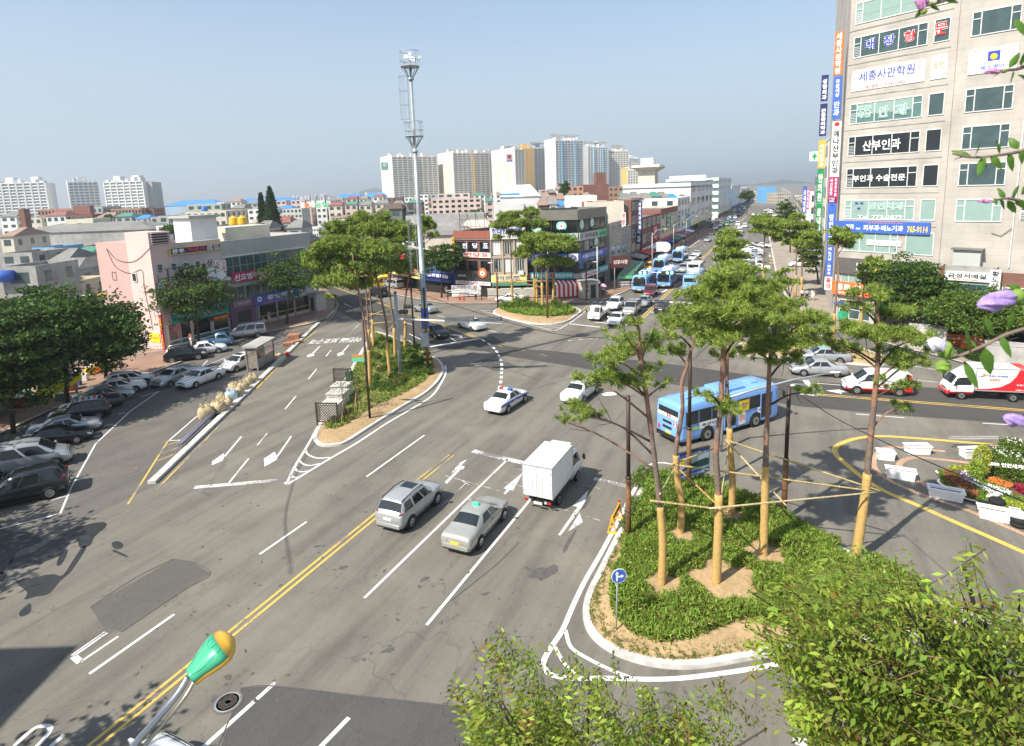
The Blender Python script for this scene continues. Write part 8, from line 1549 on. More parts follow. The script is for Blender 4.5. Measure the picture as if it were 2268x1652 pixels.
o=G3(1365,1408);q=thing('arrow_sign','round blue sign with straight and right white arrows on a grey post','sign',(o.x,o.y,.15));m=MB();c=AT(1370,1273,o.y)-Vector((o.x,o.y,.15));m.tube([(0,0,0),(c.x*.5,0,c.z)],.03,GALV,8);m.cyl((0,0,0),.16,.05,STONEW,10);m.build('pole',q,True);m=MB();m.T=Matrix.Translation((c.x,-.06,c.z))@Matrix.Rotation(rad(10),4,'Z')@RX;m.lathe((0,0,0),[(.31,0),(.31,.02),(0,.021)],TWHT,28);m.lathe((0,0,.022),[(.29,0),(0,.001)],SBLU,28);z=.03
m.add([(-.12,-.2,z),(-.05,-.2,z),(-.05,.1,z),(-.12,.1,z)],[(0,1,2,3)],TWHT);m.add([(-.17,.09,z),(0,.09,z),(-.085,.22,z)],[(0,1,2)],TWHT);m.add([(-.05,-.05,z),(.08,-.05,z),(.08,.02,z),(-.05,.02,z)],[(0,1,2,3)],TWHT);m.add([(.08,-.1,z),(.21,-.015,z),(.08,.07,z)],[(0,1,2)],TWHT);m.build('panel',q)
a,b_=G(*KH((518,470))[0]),G(*KH((612,430))[0]);d=b_-a;o=(a+b_)/2;q=thing('signboard','blue framed signboard with a wooded island picture on two grey posts','sign',(o.x,o.y,.2),math.atan2(d.y,d.x)-.12);zc=[0,0];c0=AT(*KH((580,300))[0],o.y).z;w_=2.25;h_=1.5;m=MB()
for x in(-.75,.75):m.tube([(x,.06,0),(x,.06,c0+.5)],.05,GALV,8)
m.build('post',q,True);m=MB();m.box((0,0,c0-.95),(w_,.1,h_),SBLU);m.box((0,-.055,c0-.62),(w_*.96,.02,.88),mat((.48,.56,.62),.5,0,.1,1,.4,0,None,0,'printed sky'));m.box((0,.0,c0+.57),(w_,.16,.06),DPOLE);m.box((0,-.068,c0-.62),(w_*.96,.01,.2),mat((.3,.45,.5),.5,0,.1,1,.4,0,None,0,'printed sea'))
pts_=[(-.95,.0),(-.9,.12),(-.6,.22),(-.3,.3),(0,.36),(.4,.42),(.8,.45),(1.05,.4),(1.05,0)];m.add([(x,-.076,c0-.48+z)for x,z in pts_],[tuple(range(9))],mat((.03,.07,.07),.6,0,.3,12,.3,0,None,0,'printed woods'));m.text('인천중부경찰서',.17,1.1,TWHT,Matrix.Translation((-.1,-.06,c0+.4))@RX,.02,0);m.text('선진 대한민국 인천는 출발',.15,1.7,TWHT,Matrix.Translation((-.1,-.06,c0-.82))@RX,.02,0);m.add([(-1.05,-.08,c0+.3),(-.72,-.08,c0+.3),(-.74,-.08,c0+.02),(-.88,-.08,c0-.12),(-1.03,-.08,c0+.02)],[(4,3,2,1,0)],TYEL);m.build('panel',q)
def bam(a,b_,ya,yb_,mt=BAMB,r=.045):
 A_=AT(*KH(a)[0],ya);B_=AT(*KH(b_)[0],yb_);m=MB();n=12;pts=[A_.lerp(B_,i/n)for i in range(n+1)];m.tube(pts,[r*(1.0-.25*i/n)for i in range(n+1)],mt,7)
 for i in range(1,n):d=(B_-A_).normalized();m.tube([pts[i]-d*.02,pts[i]+d*.02],r*1.12,BAMB2 if mt is BAMB else BAMB,7)
 tag(m.build('bamboo_pole',None,True),*BL.pop(0),'bamboo ties between the near pines')
BL=[(x,'bamboo pole')for x in('bamboo tie from the leftmost pine to the front middle pine','pale bamboo tie from the front middle pine to the rightmost pine','bamboo tie from the second pine straight to the rightmost pine','uppermost bamboo tie from the rear pine to the rightmost pine','bamboo tie from the second pine up to the rear pine','orange bamboo strut from the second pine down to the front middle pine','thin bamboo strut from the rear pine down to the front middle pine','bamboo strut from the rear pine crossing the fifth pine','short bamboo strut between the leftmost and second pine')]
y1,y2,y3,y4,y5,y6=(G(*p).y for p in((1465,1315),(1505,1200),(1585,1312),(1620,1155),(1690,1250),(1895,1240)))
bam((358,480),(722,525),y1-.25,y3-.2);bam((640,518),(1440,440),y3-.3,y6-.25,BAMB2);bam((480,310),(1430,436),y2-.25,y6-.2);bam((720,190),(1458,434),y4-.25,y6-.3);bam((455,310),(735,205),y2-.2,y4-.2);bam((480,315),(700,520),y2-.25,y3-.3,mat((.45,.22,.08),.6,0,.2,3,.3,.1,None,0,'red brown bamboo'));bam((735,205),(690,520),y4-.2,y3-.25,BAMB2,.035);bam((720,190),(1010,505),y4-.3,y5-.6,BAMB2);bam((405,450),(490,300),y1-.2,y2-.3,BAMB2,.035)
BL=[(x,'bamboo pole')for x in['bamboo tie %s on the left island pines'%w for w in('lowest left','rising right','highest','crossing to the red barked pine','crossing back')]]
def bam2(a,b_,base):
 Y=G(*base).y;A_,B_=AT(*KE(a)[0],Y),AT(*KE(b_)[0],Y);m=MB();m.tube([A_,B_],.05,BAMB,6);tag(m.build('bamboo_pole',None,True),*BL.pop(0),'bamboo ties between the left island pines')
bam2((590,1350),(850,1260),(828,790));bam2((610,1350),(830,1480),(828,790));bam2((650,1310),(900,1320),(840,780));bam2((690,1400),(910,1380),(850,790));bam2((820,1480),(920,1380),(850,790))
BL=[('bamboo tie across the centre island pines, %s'%w,'bamboo pole')for w in('left','middle','right')]
for a,b_ in(((110,1235),(410,1300)),((330,1230),(540,1240)),((150,1225),(400,1245))):
 A_,B_=AT(*KD(a)[0],90),AT(*KD(b_)[0],90);m=MB();m.tube([A_,B_],.07,BAMB,5);tag(m.build('bamboo_pole'),*BL.pop(0),'bamboo ties on the centre island')
o=G3(1364,1165);q=thing('road_barrier','yellow folding road barrier on the kerb of the near island','barrier',o,rad(66));m=MB();YB=mat((.85,.42,.02),.45,0,.05,2,.4,0,None,0,'yellow barrier plastic')
for x in(-.75,.75):
 for s in(-1,1):m.tube([(x,s*.22,0),(x,0,1.0)],.035,YB,4)
 m.box((x,0,0),(.1,.5,.08),YB);m.box((x,0,.35),(.06,.25,.06),YB)
m.box((0,0,.62),(1.55,.05,.32),YB);m.box((0,-.03,.7),(1.3,.01,.1),SRED);m.build('frame',q);m=MB();m.cyl((.75,0,1.0),.06,.12,TRED,8);m.build('beacon',q)
for i,(x,y)in enumerate([(430,1010),(470,930),(500,870)]):
 g_=G(*KB((x,y+50))[0]);q=thing('utility_cabinet','cream utility cabinet on the left island, %s of three'%['nearest','middle','farthest'][i],'cabinet',(g_.x,g_.y,.15),rad(-8),'utility cabinets on the left island');m=MB();m.box((0,0,0),(1.45,1.35,1.3),STONEW);m.box((0,0,1.3),(1.55,1.45,.08),STONEW);m.build('body',q,bevel=.02);m=MB();m.box((-.35,-.685,.1),(.66,.02,1.1),STONEW);m.box((.35,-.685,.1),(.66,.02,1.1),STONEW);m.build('door',q)
for i,(x,y)in enumerate([(390,1120),(505,840)]):
 g_=G(*KB((x,y))[0]);q=thing('lattice_screen',('brown','rear brown')[i]+' wooden lattice screen beside the utility cabinets','screen',(g_.x,g_.y,.15),rad(-8));m=MB()
 for s in(-.85,.85):m.box((s,0,0),(.1,.1,1.9),DPOLE)
 for k in range(-7,8):
  for s in(1,-1):
   pts_=[];x0=k*.22
   for u in(0,1.5):xx=x0+s*(u-.75);pts_.append((max(-.82,min(.82,xx)),.01*s,.3+(u if abs(xx)<.82 else.75+s*(math.copysign(.82,xx)-x0))))
   if 0<=pts_[0][2]<=1.9 and abs(pts_[0][0]-pts_[1][0])>.1:m.tube(pts_,.025,DPOLE,4)
 for z in(.28,1.8):m.box((0,0,z),(1.7,.06,.08),DPOLE)
 m.build('lattice',q)
g_=G(*KB((550,800))[0]);q=thing('green_bin','small dark green box at the back of the utility cabinets','bin',(g_.x,g_.y,.15));m=MB();m.box((0,0,0),(.6,.5,1.1),mat((.03,.12,.08),.5,0,.1,2,.4,0,None,0,'dark green steel'));m.build('body',q,bevel=.04)
q=thing('green_sign','small pale green and orange sign on the front post of the left island','sign',AT(*KB((620,610))[0],47));m=MB();m.box((0,0,-.3),(1.2,.04,.6),SLGR);m.box((0,-.025,.12),(1.2,.02,.16),TORG);m.build('panel',q)
for i,(x,y)in enumerate([(515,1105),(608,1030)]):
 g_=G(*KB((x,y))[0]);q=thing('sapling',('bare','second bare')[i]+' young sapling held by three wooden stakes on the left island','tree',(g_.x,g_.y,.2),0,'staked saplings');m=MB();m.tube([(0,0,0),(.05,0,1.8),(-.1,0,3.4)],[.05,.035,.015],BARK,6)
 for k in range(9):a=k*2.4;m.tube([(0,0,1.6+k*.18),(.5*math.cos(a),.5*math.sin(a),2.2+k*.2)],[.015,.005],BARK,4,False)
 m.build('trunk',q,True);m=MB();[m.tube([(.6*math.cos(a),.6*math.sin(a),0),(0,0,1.7)],.03,mat((.4,.22,.12),.8,0,.1,3,.3,0,None,0,'stake wood'),5)for a in(.3,2.4,4.5)];m.build('stake',q)
 rng2=np.random.default_rng(i);foliage('crown',q,rng2 .normal(size=(160,3))*np.array([.45,.4,.6])+np.array([0,0,2.9]),LEAF,.12,.06,2,.2,tri=False,rng=rng2)
def kiosk(px,py,rz,label,w=2.6,d=2.2,h=2.7):
 g_=G(px,py);q=thing('kiosk',label,'kiosk',(g_.x,g_.y,.13),rz);m=MB();m.box((0,0,0),(w,d,h),STONEW);m.box((0,0,h),(w+.3,d+.3,.2),CONC);m.build('body',q,bevel=.03);m=MB();m.box((w*.12,-d/2-.02,.1),(w*.36,.04,h*.8),DARK);m.build('door',q);m=MB();[m.box((-w*.33,-d/2-.02,z),(w*.16,.04,.5),GLD)for z in(1.1,1.8)];m.build('window',q);return q
kiosk(*KM((2150,1110))[0],rad(-25),'white street kiosk at the rounded end of the left pavement');kiosk(*KD((835,1400))[0],rad(20),'white kiosk beside the striped market stall')
g_=G(*KD((680,1385))[0]);q=thing('market_stall','market stall with red and white striped canopy','stall',(g_.x,g_.y,.13),rad(8));m=MB()
for i in range(16):m.hexa([(-3+i*.375,-1.4,2.1),(-3+(i+1)*.375,-1.4,2.1),(-3+(i+1)*.375,1.2,2.6),(-3+i*.375,1.2,2.6)],[(-3+i*.375,-1.4,2.14),(-3+(i+1)*.375,-1.4,2.14),(-3+(i+1)*.375,1.2,2.64),(-3+i*.375,1.2,2.64)],SRED if i%2 else SWHT);m.box((-3+(i+.5)*.375,-1.42,.2),(.37,.03,1.9),SRED if i%2 else SWHT)
m.build('canopy',q);m=MB();[m.tube([(x,-1.3,0),(x,-1.3,2.1)],.03,GALV,5)for x in(-3,3)];m.box((0,0,0),(5,1,.8),TAN);m.build('counter',q)
def umbrella(px,py,r,col,label,h=2.4,z=.13,group=None,wg=True):
 g_=G(px,py);q=thing('parasol',label,'parasol',(g_.x,g_.y,z),0,group);m=MB();m.tube([(0,0,0),(0,0,h)],.025,GALV,6);m.build('pole',q);m=MB();n=8;vs=[(0,0,h+.05)]+[(r*.55*math.cos(2*PI*i/n),r*.55*math.sin(2*PI*i/n),h-.12)for i in range(n)]+[(r*math.cos(2*PI*i/n),r*math.sin(2*PI*i/n),h-.45)for i in range(n)];vs+=[(x,y,z_-.03)for x,y,z_ in vs];k=2*n+1;f=[(0,1+i,1+(i+1)%n)for i in range(n)]+[(1+i,1+n+i,1+n+(i+1)%n,1+(i+1)%n)for i in range(n)];f+=[tuple(x+k for x in reversed(t_))for t_ in f]+[(1+n+i,1+n+i+k,1+n+(i+1)%n+k,1+n+(i+1)%n)for i in range(n)];m.add(vs,f,col);m.build('canopy',q);return q
LAV=mat((.3,.3,.6),.8,0,.08,2,.2,0,None,0,'lavender cloth');BLUC=mat((.05,.1,.55),.8,0,.08,2,.2,0,None,0,'blue cloth')
umbrella(*KC((545,330))[0],2.3,LAV,'lavender parasol left of the clothing racks');umbrella(*KC((760,325))[0],2.4,LAV,'lavender parasol right of the clothing racks');umbrella(*KC((1200,330))[0],2.2,LAV,'lavender parasol behind the white kiosk');umbrella(*KC((1250,322))[0],1.1,SRED,'small red parasol beside the lavender one',2.2);umbrella(*KF((325,870))[0],1.5,BLUC,'blue parasol over the fruit cart by the orange pharmacy');umbrella(*KD((1420,1250))[0],1.5,BLUC,'blue parasol on the market pavement')
def crate(px,py,size,mt,name,label,cat,z=.13,rz=0,bev=.03,group=None):
 g_=G(px,py);q=thing(name,label,cat,(g_.x,g_.y,z),rz,group);m=MB();m.box((0,0,0),size,mt);m.box((0,0,size[2]),(size[0]*1.05,size[1]*1.05,.06),mt);m.build('body',q,bevel=bev);m=MB()
 for s in(-.25,.25):m.box((s*size[0],-size[1]/2-.012,size[2]*.08),(size[0]*.44,.02,size[2]*.84),mt)
 m.build('door',q);return q
gq='cream utility cabinets before the shops'
for i,x in enumerate((510,590,680,755)):crate(*KC((x,362-i*1))[0],(2.1,1.1,1.6),STONEW,'utility_cabinet','cream cabinet before the shops, %s from the left'%WORD[i],'cabinet',rz=rad(4),group=gq)
crate(*KF((335,880))[0],(1.6,1.,.9),mat((.03,.4,.2),.5,0,.05,2,.4,0,None,0,'green plastic'),'fruit_cart','green box cart under the blue parasol','cart');crate(*KF((395,878))[0],(1.4,.7,1.),STONEW,'vending_box','white box beside the green cart','box');crate(*KF((525,885))[0],(.8,.8,1.5),TYEL,'yellow_bin','tall yellow bin by the pharmacy pillar','bin');crate(*KF((930,1090))[0],(3.2,1.8,2.2),STONEW,'utility_cabinet','large grey white transformer cabinet behind the right pine','cabinet',rz=rad(-35));crate(*KF((1530,1240))[0],(3.6,1.8,2.2),CONC,'utility_cabinet','stained grey transformer cabinet at the right edge pavement','cabinet',rz=rad(-35))
q=thing('newspaper_rack','yellow newspaper rack behind the right street trees','rack',(*G(*KF((1000,965))[0]),.13),rad(-30));m=MB();m.box((0,0,0),(.9,.5,1.9),TYEL);m.box((1.2,0,1.0),(1.8,.5,.9),TYEL);[m.box((0,-.26,.4+k*.5),(.6,.03,.3),SRED)for k in range(3)];m.box((1.2,-.26,1.1),(1.4,.03,.5),SRED);m.build('body',q)
for i,(x,y,w)in enumerate([(1180,1075,3.5),(1310,1105,3.)]):g_=G(*KF((x,y))[0]);q=thing('water_barrier','orange plastic water barrier on the right pavement, %s one'%('left','right')[i],'barrier',(g_.x,g_.y,.13),rad(-35),'orange barriers');m=MB();m.hexa([(-w/2,-.3,0),(w/2,-.3,0),(w/2,.3,0),(-w/2,.3,0)],[(-w/2,-.12,1.1),(w/2,-.12,1.1),(w/2,.12,1.1),(-w/2,.12,1.1)],ORNG);m.box((0,-.25,.6),(w*.9,.05,.2),SWHT);m.build('body',q,bevel=.05)
g_=G(*KC((308,352))[0]);q=thing('newspaper_stand','wide white newspaper board before the black phone shop','board',(g_.x,g_.y,.13),rad(5));m=MB();m.box((0,0,.2),(5.0,.3,1.9),SWHT)
for i in range(8):
 for k in range(2):m.box((-2.2+i*.62,-.17,.35+k*.9),(.5,.02,.75),random.Random(i*7+k).choice([SGRY,SWHT,mat((.6,.65,.68),.6,0,.3,9,.3,0,None,0,'newsprint')]))
m.build('body',q)
def cone(px,py,label,h=.75,group='traffic cones'):
 g_=G(px,py);q=thing('traffic_cone',label,'cone',(g_.x,g_.y,.13),0,group);m=MB();m.box((0,0,0),(.42,.42,.04),ORNG);m.lathe((0,0,.04),[(.17,0),(.03,h)],SRED,12);m.build('body',q,True);m=MB();m.lathe((0,0,h*.45),[(.112,0),(.085,h*.16)],SWHT,12);m.build('band',q);return q
cone(*KC((257,376))[0],'left red cone before the phone shop',1.);cone(*KC((287,377))[0],'right red cone before the phone shop',1.);cone(*KA((1798,385))[0],'red cone beside the glass shelter',.9)
g_=G(*KC((293,372))[0]);q=thing('hand_rail','sagging white hand rail on the corner pavement','railing',(g_.x,g_.y,.13),rad(-2));m=MB()
for x in(-2.8,2.8):m.tube([(x,0,0),(x,0,1.6)],.08,DPOLE,6)
for z in(1.1,1.45):m.tube([(-2.8,0,z+.2),(0,0,z+.35),(2.8,0,z-.3)],.05,PWHITE,5)
m.build('rail',q)
a=KD((1115,1190),(1250,1190),(1355,1055),(1235,1048));o=Vector((*G(*KD((1180,1300))[0]),.13));q=thing('subway_canopy','green sloping glass canopy over the underpass entrance','canopy',o);GG=mat((.07,.2,.08),.3,0,.15,1,.5,0,None,.2,'green glazing');c4=[AT(a[0][0],a[0][1],o.y)-o,AT(a[1][0],a[1][1],o.y)-o,AT(a[2][0],a[2][1],o.y+9)-o,AT(a[3][0],a[3][1],o.y+9)-o];m=MB();m.hexa(c4,[v+Vector((0,0,.12))for v in c4],GG)
for f in np.linspace(0,1,6):m.tube([c4[0].lerp(c4[1],f)+Vector((0,0,.15)),c4[3].lerp(c4[2],f)+Vector((0,0,.15))],.05,GRNR,4)
m.build('roof',q);m=MB();[m.tube([(c.x,c.y,0),c],.07,GALV,5)for c in c4];m.box(((c4[0].x+c4[1].x)/2,c4[0].y,c4[0].z-.5),(abs(c4[1].x-c4[0].x),.15,.5),SLGR);m.build('post',q);m=MB()
for z in(.5,1.0):m.tube([(c4[0].x,-.5,z),(c4[1].x,-.5,z)],.05,PWHITE,5)
for k in range(12):x=c4[0].x+(c4[1].x-c4[0].x)*k/11;m.tube([(x,-.5,0),(x,-.5,1.0)],.03,PWHITE,4)
m.build('railing',q)
def planter(px,py,L_,rz,label,W_=.66,H_=.54):
 L_*=.88
 g_=G(px,py);q=thing('planter',label,'planter',(g_.x,g_.y,.018),rz,'white planter boxes round the flower bed');m=MB();a,b_=L_/2,W_/2;wl=PWHITE;k=.86
 out=[(-a*k,-b_*k,0),(a*k,-b_*k,0),(a*k,b_*k,0),(-a*k,b_*k,0)];up_=[(-a,-b_,H_),(a,-b_,H_),(a,b_,H_),(-a,b_,H_)];inn=[(-a+.1,-b_+.1,H_),(a-.1,-b_+.1,H_),(a-.1,b_-.1,H_),(-a+.1,b_-.1,H_)];low=[(x*.93,y*.9,H_-.14)for x,y,z in inn]
 m.add(out+up_+inn+low,[(i,(i+1)%4,4+(i+1)%4,4+i)for i in range(4)]+[(4+i,4+(i+1)%4,8+(i+1)%4,8+i)for i in range(4)]+[(8+i,8+(i+1)%4,12+(i+1)%4,12+i)for i in range(4)],wl);m.box((0,0,0),(L_*k*1.05,W_*k*1.05,.1),wl)
 for y in(-1,1):m.box((0,y*(b_-.03),H_-.05),(L_+.08,.1,.07),wl)
 for x in(-1,1):m.box((x*(a-.02),0,H_-.052),(.1,W_+.06,.07),wl)
 m.build('box',q);m=MB();m.sheet([(x,y)for x,y,z in low],H_-.13,mat((.12,.09,.06),.95,0,.3,9,.1,.3,None,0,'potting soil'));m.build('soil',q)
for px,py,L_,rz,lb in[(*KG((805,555))[0],1.1,-18,'shortest white planter box nearest the rightmost pine'),(*KG((1105,500))[0],1.65,-6,'white planter box farthest from the camera, left of the plank'),(*KG((1620,535))[0],1.5,2,'white planter box with planks laid over it'),(*KG((945,735))[0],1.75,-28,'white planter box inside the pink paving loop'),(*KG((1370,925))[0],1.9,-30,'white planter box touching the edge of the flower bed'),(*KG((1880,1130))[0],2.1,-32,'white planter box in front of the stacked tyres')]:planter(px,py,L_,rad(rz),lb)
g_=G(*KG((1650,470))[0]);q=thing('plank','grey weathered planks lying on the far planter','plank',(g_.x,g_.y,.75),rad(-4));m=MB();m.box((0,0,0),(3.4,.16,.04),CONC);m.box((.1,.3,.005),(3.0,.14,.04),CONC);m.build('board',q)
bed=smooth_closed(P2(KG((1290,690),(1340,740),(1300,790),(1400,850),(1500,900),(1560,950),(1700,990),(1800,1040),(2000,1080),(2250,1180),(2600,1200),(2600,600),(2200,500),(2000,520),(1880,590),(1750,640),(1500,680))),4)
q=thing('flower_bed','terraced flower bed with white lettering of blossoms and a clipped yellow bush','flower bed',(0,0,0));m=MB();m.prism(bed,0,.12,mat((.16,.11,.07),.95,0,.3,4,.1,.4,None,0,'bed soil'));m.build('soil',q);m=MB();bb=bed+[bed[0]];ribbon(m,bb,.12,.15,PWHITE);m.build('edging',q)
rng=np.random.default_rng(21);cB_=G(*KG((2200,800))[0])
def fl(poly,n,mt,L_,z0,z1,nm,W_=None,hill_=0):p=scatter(P2(KG(*poly)),n,rng,0);p[:,2]=rng.uniform(z0,z1,n)+hill_;foliage(nm,q,p,[mt],L_,W_ or L_*.8,2,.6,tri=False,rng=rng)
YLB=leafmat('yellow green leaves',(.38,.42,.06));RDL=leafmat('rust ground cover',(.34,.14,.07));WFL=mat((.8,.8,.8),.8,0,0,1,.2,0,None,0,'white blossoms');OFL=mat((.85,.25,.03),.8,0,0,1,.2,0,None,0,'orange blossoms');MFL=mat((.3,.03,.06),.8,0,0,1,.2,0,None,0,'crimson leaves');VFL=mat((.25,.08,.3),.8,0,0,1,.2,0,None,0,'violet blossoms')
fl([(1300,690),(1400,690),(1700,760),(2100,960),(2300,1100),(2000,1070),(1700,980),(1500,890),(1330,790)],5200,GRS[0],.1,.1,.25,'foliage');fl([(1350,700),(1430,710),(1560,800),(1700,920),(1650,950),(1500,880),(1370,790)],2200,RDL,.1,.15,.3,'rust_ground_cover')
fl([(1400,680),(1620,670),(1640,700),(1430,710)],700,YLB,.12,.15,.4,'yellow_edging');fl([(1530,710),(1570,720),(1680,830),(1950,890),(2000,940),(1860,960),(1800,930),(1640,850),(1500,770)],500,WFL,.07,.3,.4,'white_blossom');fl([(1750,960),(1880,920),(1900,935),(1780,975)],160,WFL,.07,.3,.4,'white_blossom');fl([(1480,700),(1520,710),(1640,830),(1600,820)],220,VFL,.07,.3,.36,'violet_blossom')
fl([(1780,780),(1880,800),(2000,850),(1980,890),(1850,850),(1760,810)],170,OFL,.08,.3,.45,'orange_blossom');fl([(2000,860),(2100,870),(2200,950),(2050,900)],500,MFL,.1,.2,.5,'crimson_foliage');fl([(1900,970),(2100,1000),(2250,1090),(1960,1050)],900,YLB,.1,.1,.3,'yellow_edging')
for i,(a_,h0)in enumerate([([(1720,560),(1900,590),(2150,700),(2300,800),(2300,900),(1850,760),(1740,680)],.9),([(1860,480),(2000,470),(2300,560),(2300,640),(2000,600),(1880,560)],.9)]):
 p=scatter(P2(KG(*a_)),3800,rng,0);p[:,2]=rng.uniform(.1,.95,len(p));foliage('dark_hedge',q,p,[GRS[0],LEAF[0],GRS[2]],.1,.07,2,.5,tri=False,rng=rng)
 p=scatter(P2(KG(*[(x+60,y+8)for x,y in a_[:3]]+[(a_[2][0],a_[2][1]+60),(a_[0][0]+60,a_[0][1]+60)])),130,rng,0)[::2];p[:,2]=1.0;foliage('white_blossom',q,p,[WFL],.08,.06,2,.6,tri=False,rng=rng)
g_=G(*KG((1700,740))[0]);n_=1500;v=rng.normal(size=(n_,3));v/=np.linalg.norm(v,axis=1)[:,None];v*=np.array([.42,.42,.95]);foliage('yellow_bush',q,v+np.array([g_.x,g_.y,1.1]),[YLB],.1,.08,2,.3,tri=False,rng=rng);g_=G(*KG((1650,770))[0]);v=v[:900]*np.array([.9,.9,.7]);foliage('green_bush',q,v+np.array([g_.x,g_.y,.6]),[GRS[1]],.1,.07,2,.3,tri=False,rng=rng)
g_=G(*KG((2010,830))[0]);m=MB();m.T=Matrix.Translation((g_.x+.3,g_.y+.3,1.15))@Matrix.Rotation(rad(-24),4,'Z')@Matrix.Rotation(rad(60),4,'X');m.text('2009 인천세계도시축전',.24,2.6,WFL,Matrix(),.03,0);m.build('blossom_lettering',q)
for i,(x,y,z)in enumerate([(1745,1050,0),(1745,1050,.22),(1850,1010,0),(1855,1010,.22),(2060,1190,0),(2060,1190,.22)]):
 g_=G(*KG((x,y))[0]);t=thing('stacked_tyre','%s black tyre of the %s stack beside the planters'%(('lower','upper')[i%2],('left','middle','right')[i//2]),'tyre',(g_.x,g_.y,.02+z),0,'tyres');m=MB();m.lathe((0,0,0),[(.2,.03),(.34,0),(.37,.07),(.37,.15),(.34,.22),(.2,.19)],TYRE,18);m.build('tread',t,True)
def pchair(px,py,label,rz=0):
 g_=G(px,py);t=thing('plastic_chair',label,'chair',(g_.x,g_.y,.02),rz);m=MB();m.box((0,0,.4),(.5,.5,.04),PWHITE);m.build('seat',t,bevel=.01);m=MB();m.tube([(-.25,.25,.42),(-.22,.3,.85),(.22,.3,.85),(.25,.25,.42)],.03,PWHITE,5);[m.tube([(x,.26,.45),(x,.3,.84)],.02,PWHITE,4)for x in(-.12,0,.12)];m.build('backrest',t)
 for x in(-.22,.22):
  for y in(-.22,.22):m=MB();m.tube([(x,y,.4),(x*1.15,y*1.15,0)],.025,PWHITE,5);m.build('leg',t)
pchair(*KG((2000,1140))[0],'white plastic chair between the planter and the flower bed',rad(150))
IRON=mat((.15,.12,.10),.7,.0,.25,20,.4,.4,None,0,'cast iron')
def manhole(px,py,r,label,det=True):
 g_=G(px,py);t=thing('manhole_cover',label,'manhole cover',(g_.x,g_.y,.012));m=MB();m.lathe((0,0,0),[(r,0),(r,.012),(0,.013)],IRON,36);m.build('cover',t);m=MB()
 for k in range(44):a=k*2*PI/44;m.box((r*.86*math.cos(a),r*.86*math.sin(a),.013),(r*.07,r*.05,.006),GALV2,a)
 if det:
  for rr5 in(.2,.78):m.lathe((0,0,.013),[(r*rr5*.96,0),(r*rr5,.006),(r*rr5*1.04,0)],GALV2,30)
  for i in range(-8,9):
   for j in range(-8,9):
    if.25<math.hypot(i,j)/9<.8:m.box((i*r*.088,j*r*.088,.013),(r*.05,r*.05,.006),IRON)
 m.build('relief',t)
manhole(504.7,1555.7,.51,'round cast iron manhole cover right of the green lamp head');manhole(*KA((855,1128))[0],.5,'manhole cover in the shaded car park',False)
Yl=6.6*.8;tip=AT(512,1412,5.4);hb=AT(425,1500,5.15);pth=[AT(418,1497,5.15),AT(395,1535,5.05),AT(350,1590,4.85),AT(290,1660,4.5),AT(200,1800,4.0)]
t=thing('street_lamp','close green and amber street lamp head on a curved steel arm, lower left','street lamp',hb);ax=(tip-hb);q4=ax.to_track_quat('X','Z').to_matrix().to_4x4();T_=q4;L_=ax.length*1.04
prof=[(0,.1,.07),(.06,.105,.08),(.2,.12,.09),(.4,.165,.11),(.6,.2,.12),(.76,.205,.12),(.88,.165,.1),(.96,.09,.06),(1.0,.02,.015)]
def lampshell(f0,f1,mt,nm,k=1.,zof=0,half=True):
 m=MB();m.T=T_;n=18;vs=[];rows=[p for p in prof if f0-1e-6<=p[0]<=f1+1e-6];rows_=[]
 for f,w,h in rows:
  for i in range(n):a=2*PI*i/n;z=math.sin(a)*h*k;vs.append((L_*f,math.cos(a)*w*k,(z if z>0 or not half else z*.35)+zof))
 fs=[(j*n+i,j*n+(i+1)%n,(j+1)*n+(i+1)%n,(j+1)*n+i)for j in range(len(rows)-1)for i in range(n)]+[tuple(range(n)),tuple(range((len(rows)-1)*n,len(rows)*n))];m.add(vs,fs,mt);return m.build(nm,t,True)
LG2=mat((.02,.42,.24),.35,0,0,1,.5,0,None,.4,'green lamp seam');lampshell(0,.76,LAMPG,'housing',1.0,.01);lampshell(.0,1.0,LAMPY,'amber_rim',1.045,-.028);lampshell(.76,1.,LAMPY,'amber_cap',1.02,.01)
m=MB();m.T=T_;hh_=lambda f:np.interp(f,[p[0]for p in prof],[p[2]for p in prof]);ww_=lambda f:np.interp(f,[p[0]for p in prof],[p[1]for p in prof])
for s in(-1,1):m.tube([(L_*f,s*ww_(f)*k_,.012+hh_(f)*math.sqrt(max(0,1-k_*k_)))for f,k_ in[(.03,.62),(.15,.72),(.3,.8),(.5,.74),(.7,.66),(.76,.6)]],.005,LG2,5,False)
m.tube([(L_*f,s2*ww_(f)*.28,.014+hh_(f)*.955)for f,s2 in((.74,1),(.62,1),(.58,.5),(.58,-.5),(.62,-1),(.74,-1))],.004,LG2,5,False);m.build('seam',t,True)
m=MB();m.tube(smooth_open([p-hb for p in pth],5),.032,mat((.5,.5,.5),.28,.85,.05,3,.5,0,None,0,'polished steel'),12);m.tube(smooth_open([p-hb+Vector((.055,0,-.05))for p in pth],5),.02,mat((.5,.45,.35),.3,.8,.05,3,.5,0,None,0,'steel tube'),8);m.build('arm',t,True)
def wire(pts_,r,label,name='overhead_wire'):
 P_=[AT(x,y,Y)for x,y,Y in pts_];m=MB();m.tube(smooth_open(P_,8),r,BLK,5);tag(m.build(name),label,'wire','overhead wires')
wire([(-60,912,20),(250,890,28),(470,815,38),(700,725,52),(875,645,60)],.022,'thick black overhead wire sagging from the left edge to the signal pole');wire([(-60,918,20),(250,894,28),(470,820,38),(700,729,52),(875,648,60)],.014,'thinner black wire running just under the thick one');wire([(1768,872,29),(1850,925,24),(1950,975,20),(2050,1020,17),(2150,1062,14.5),(2300,1125,12)],.018,'black wire falling from the lamp post to the right edge')
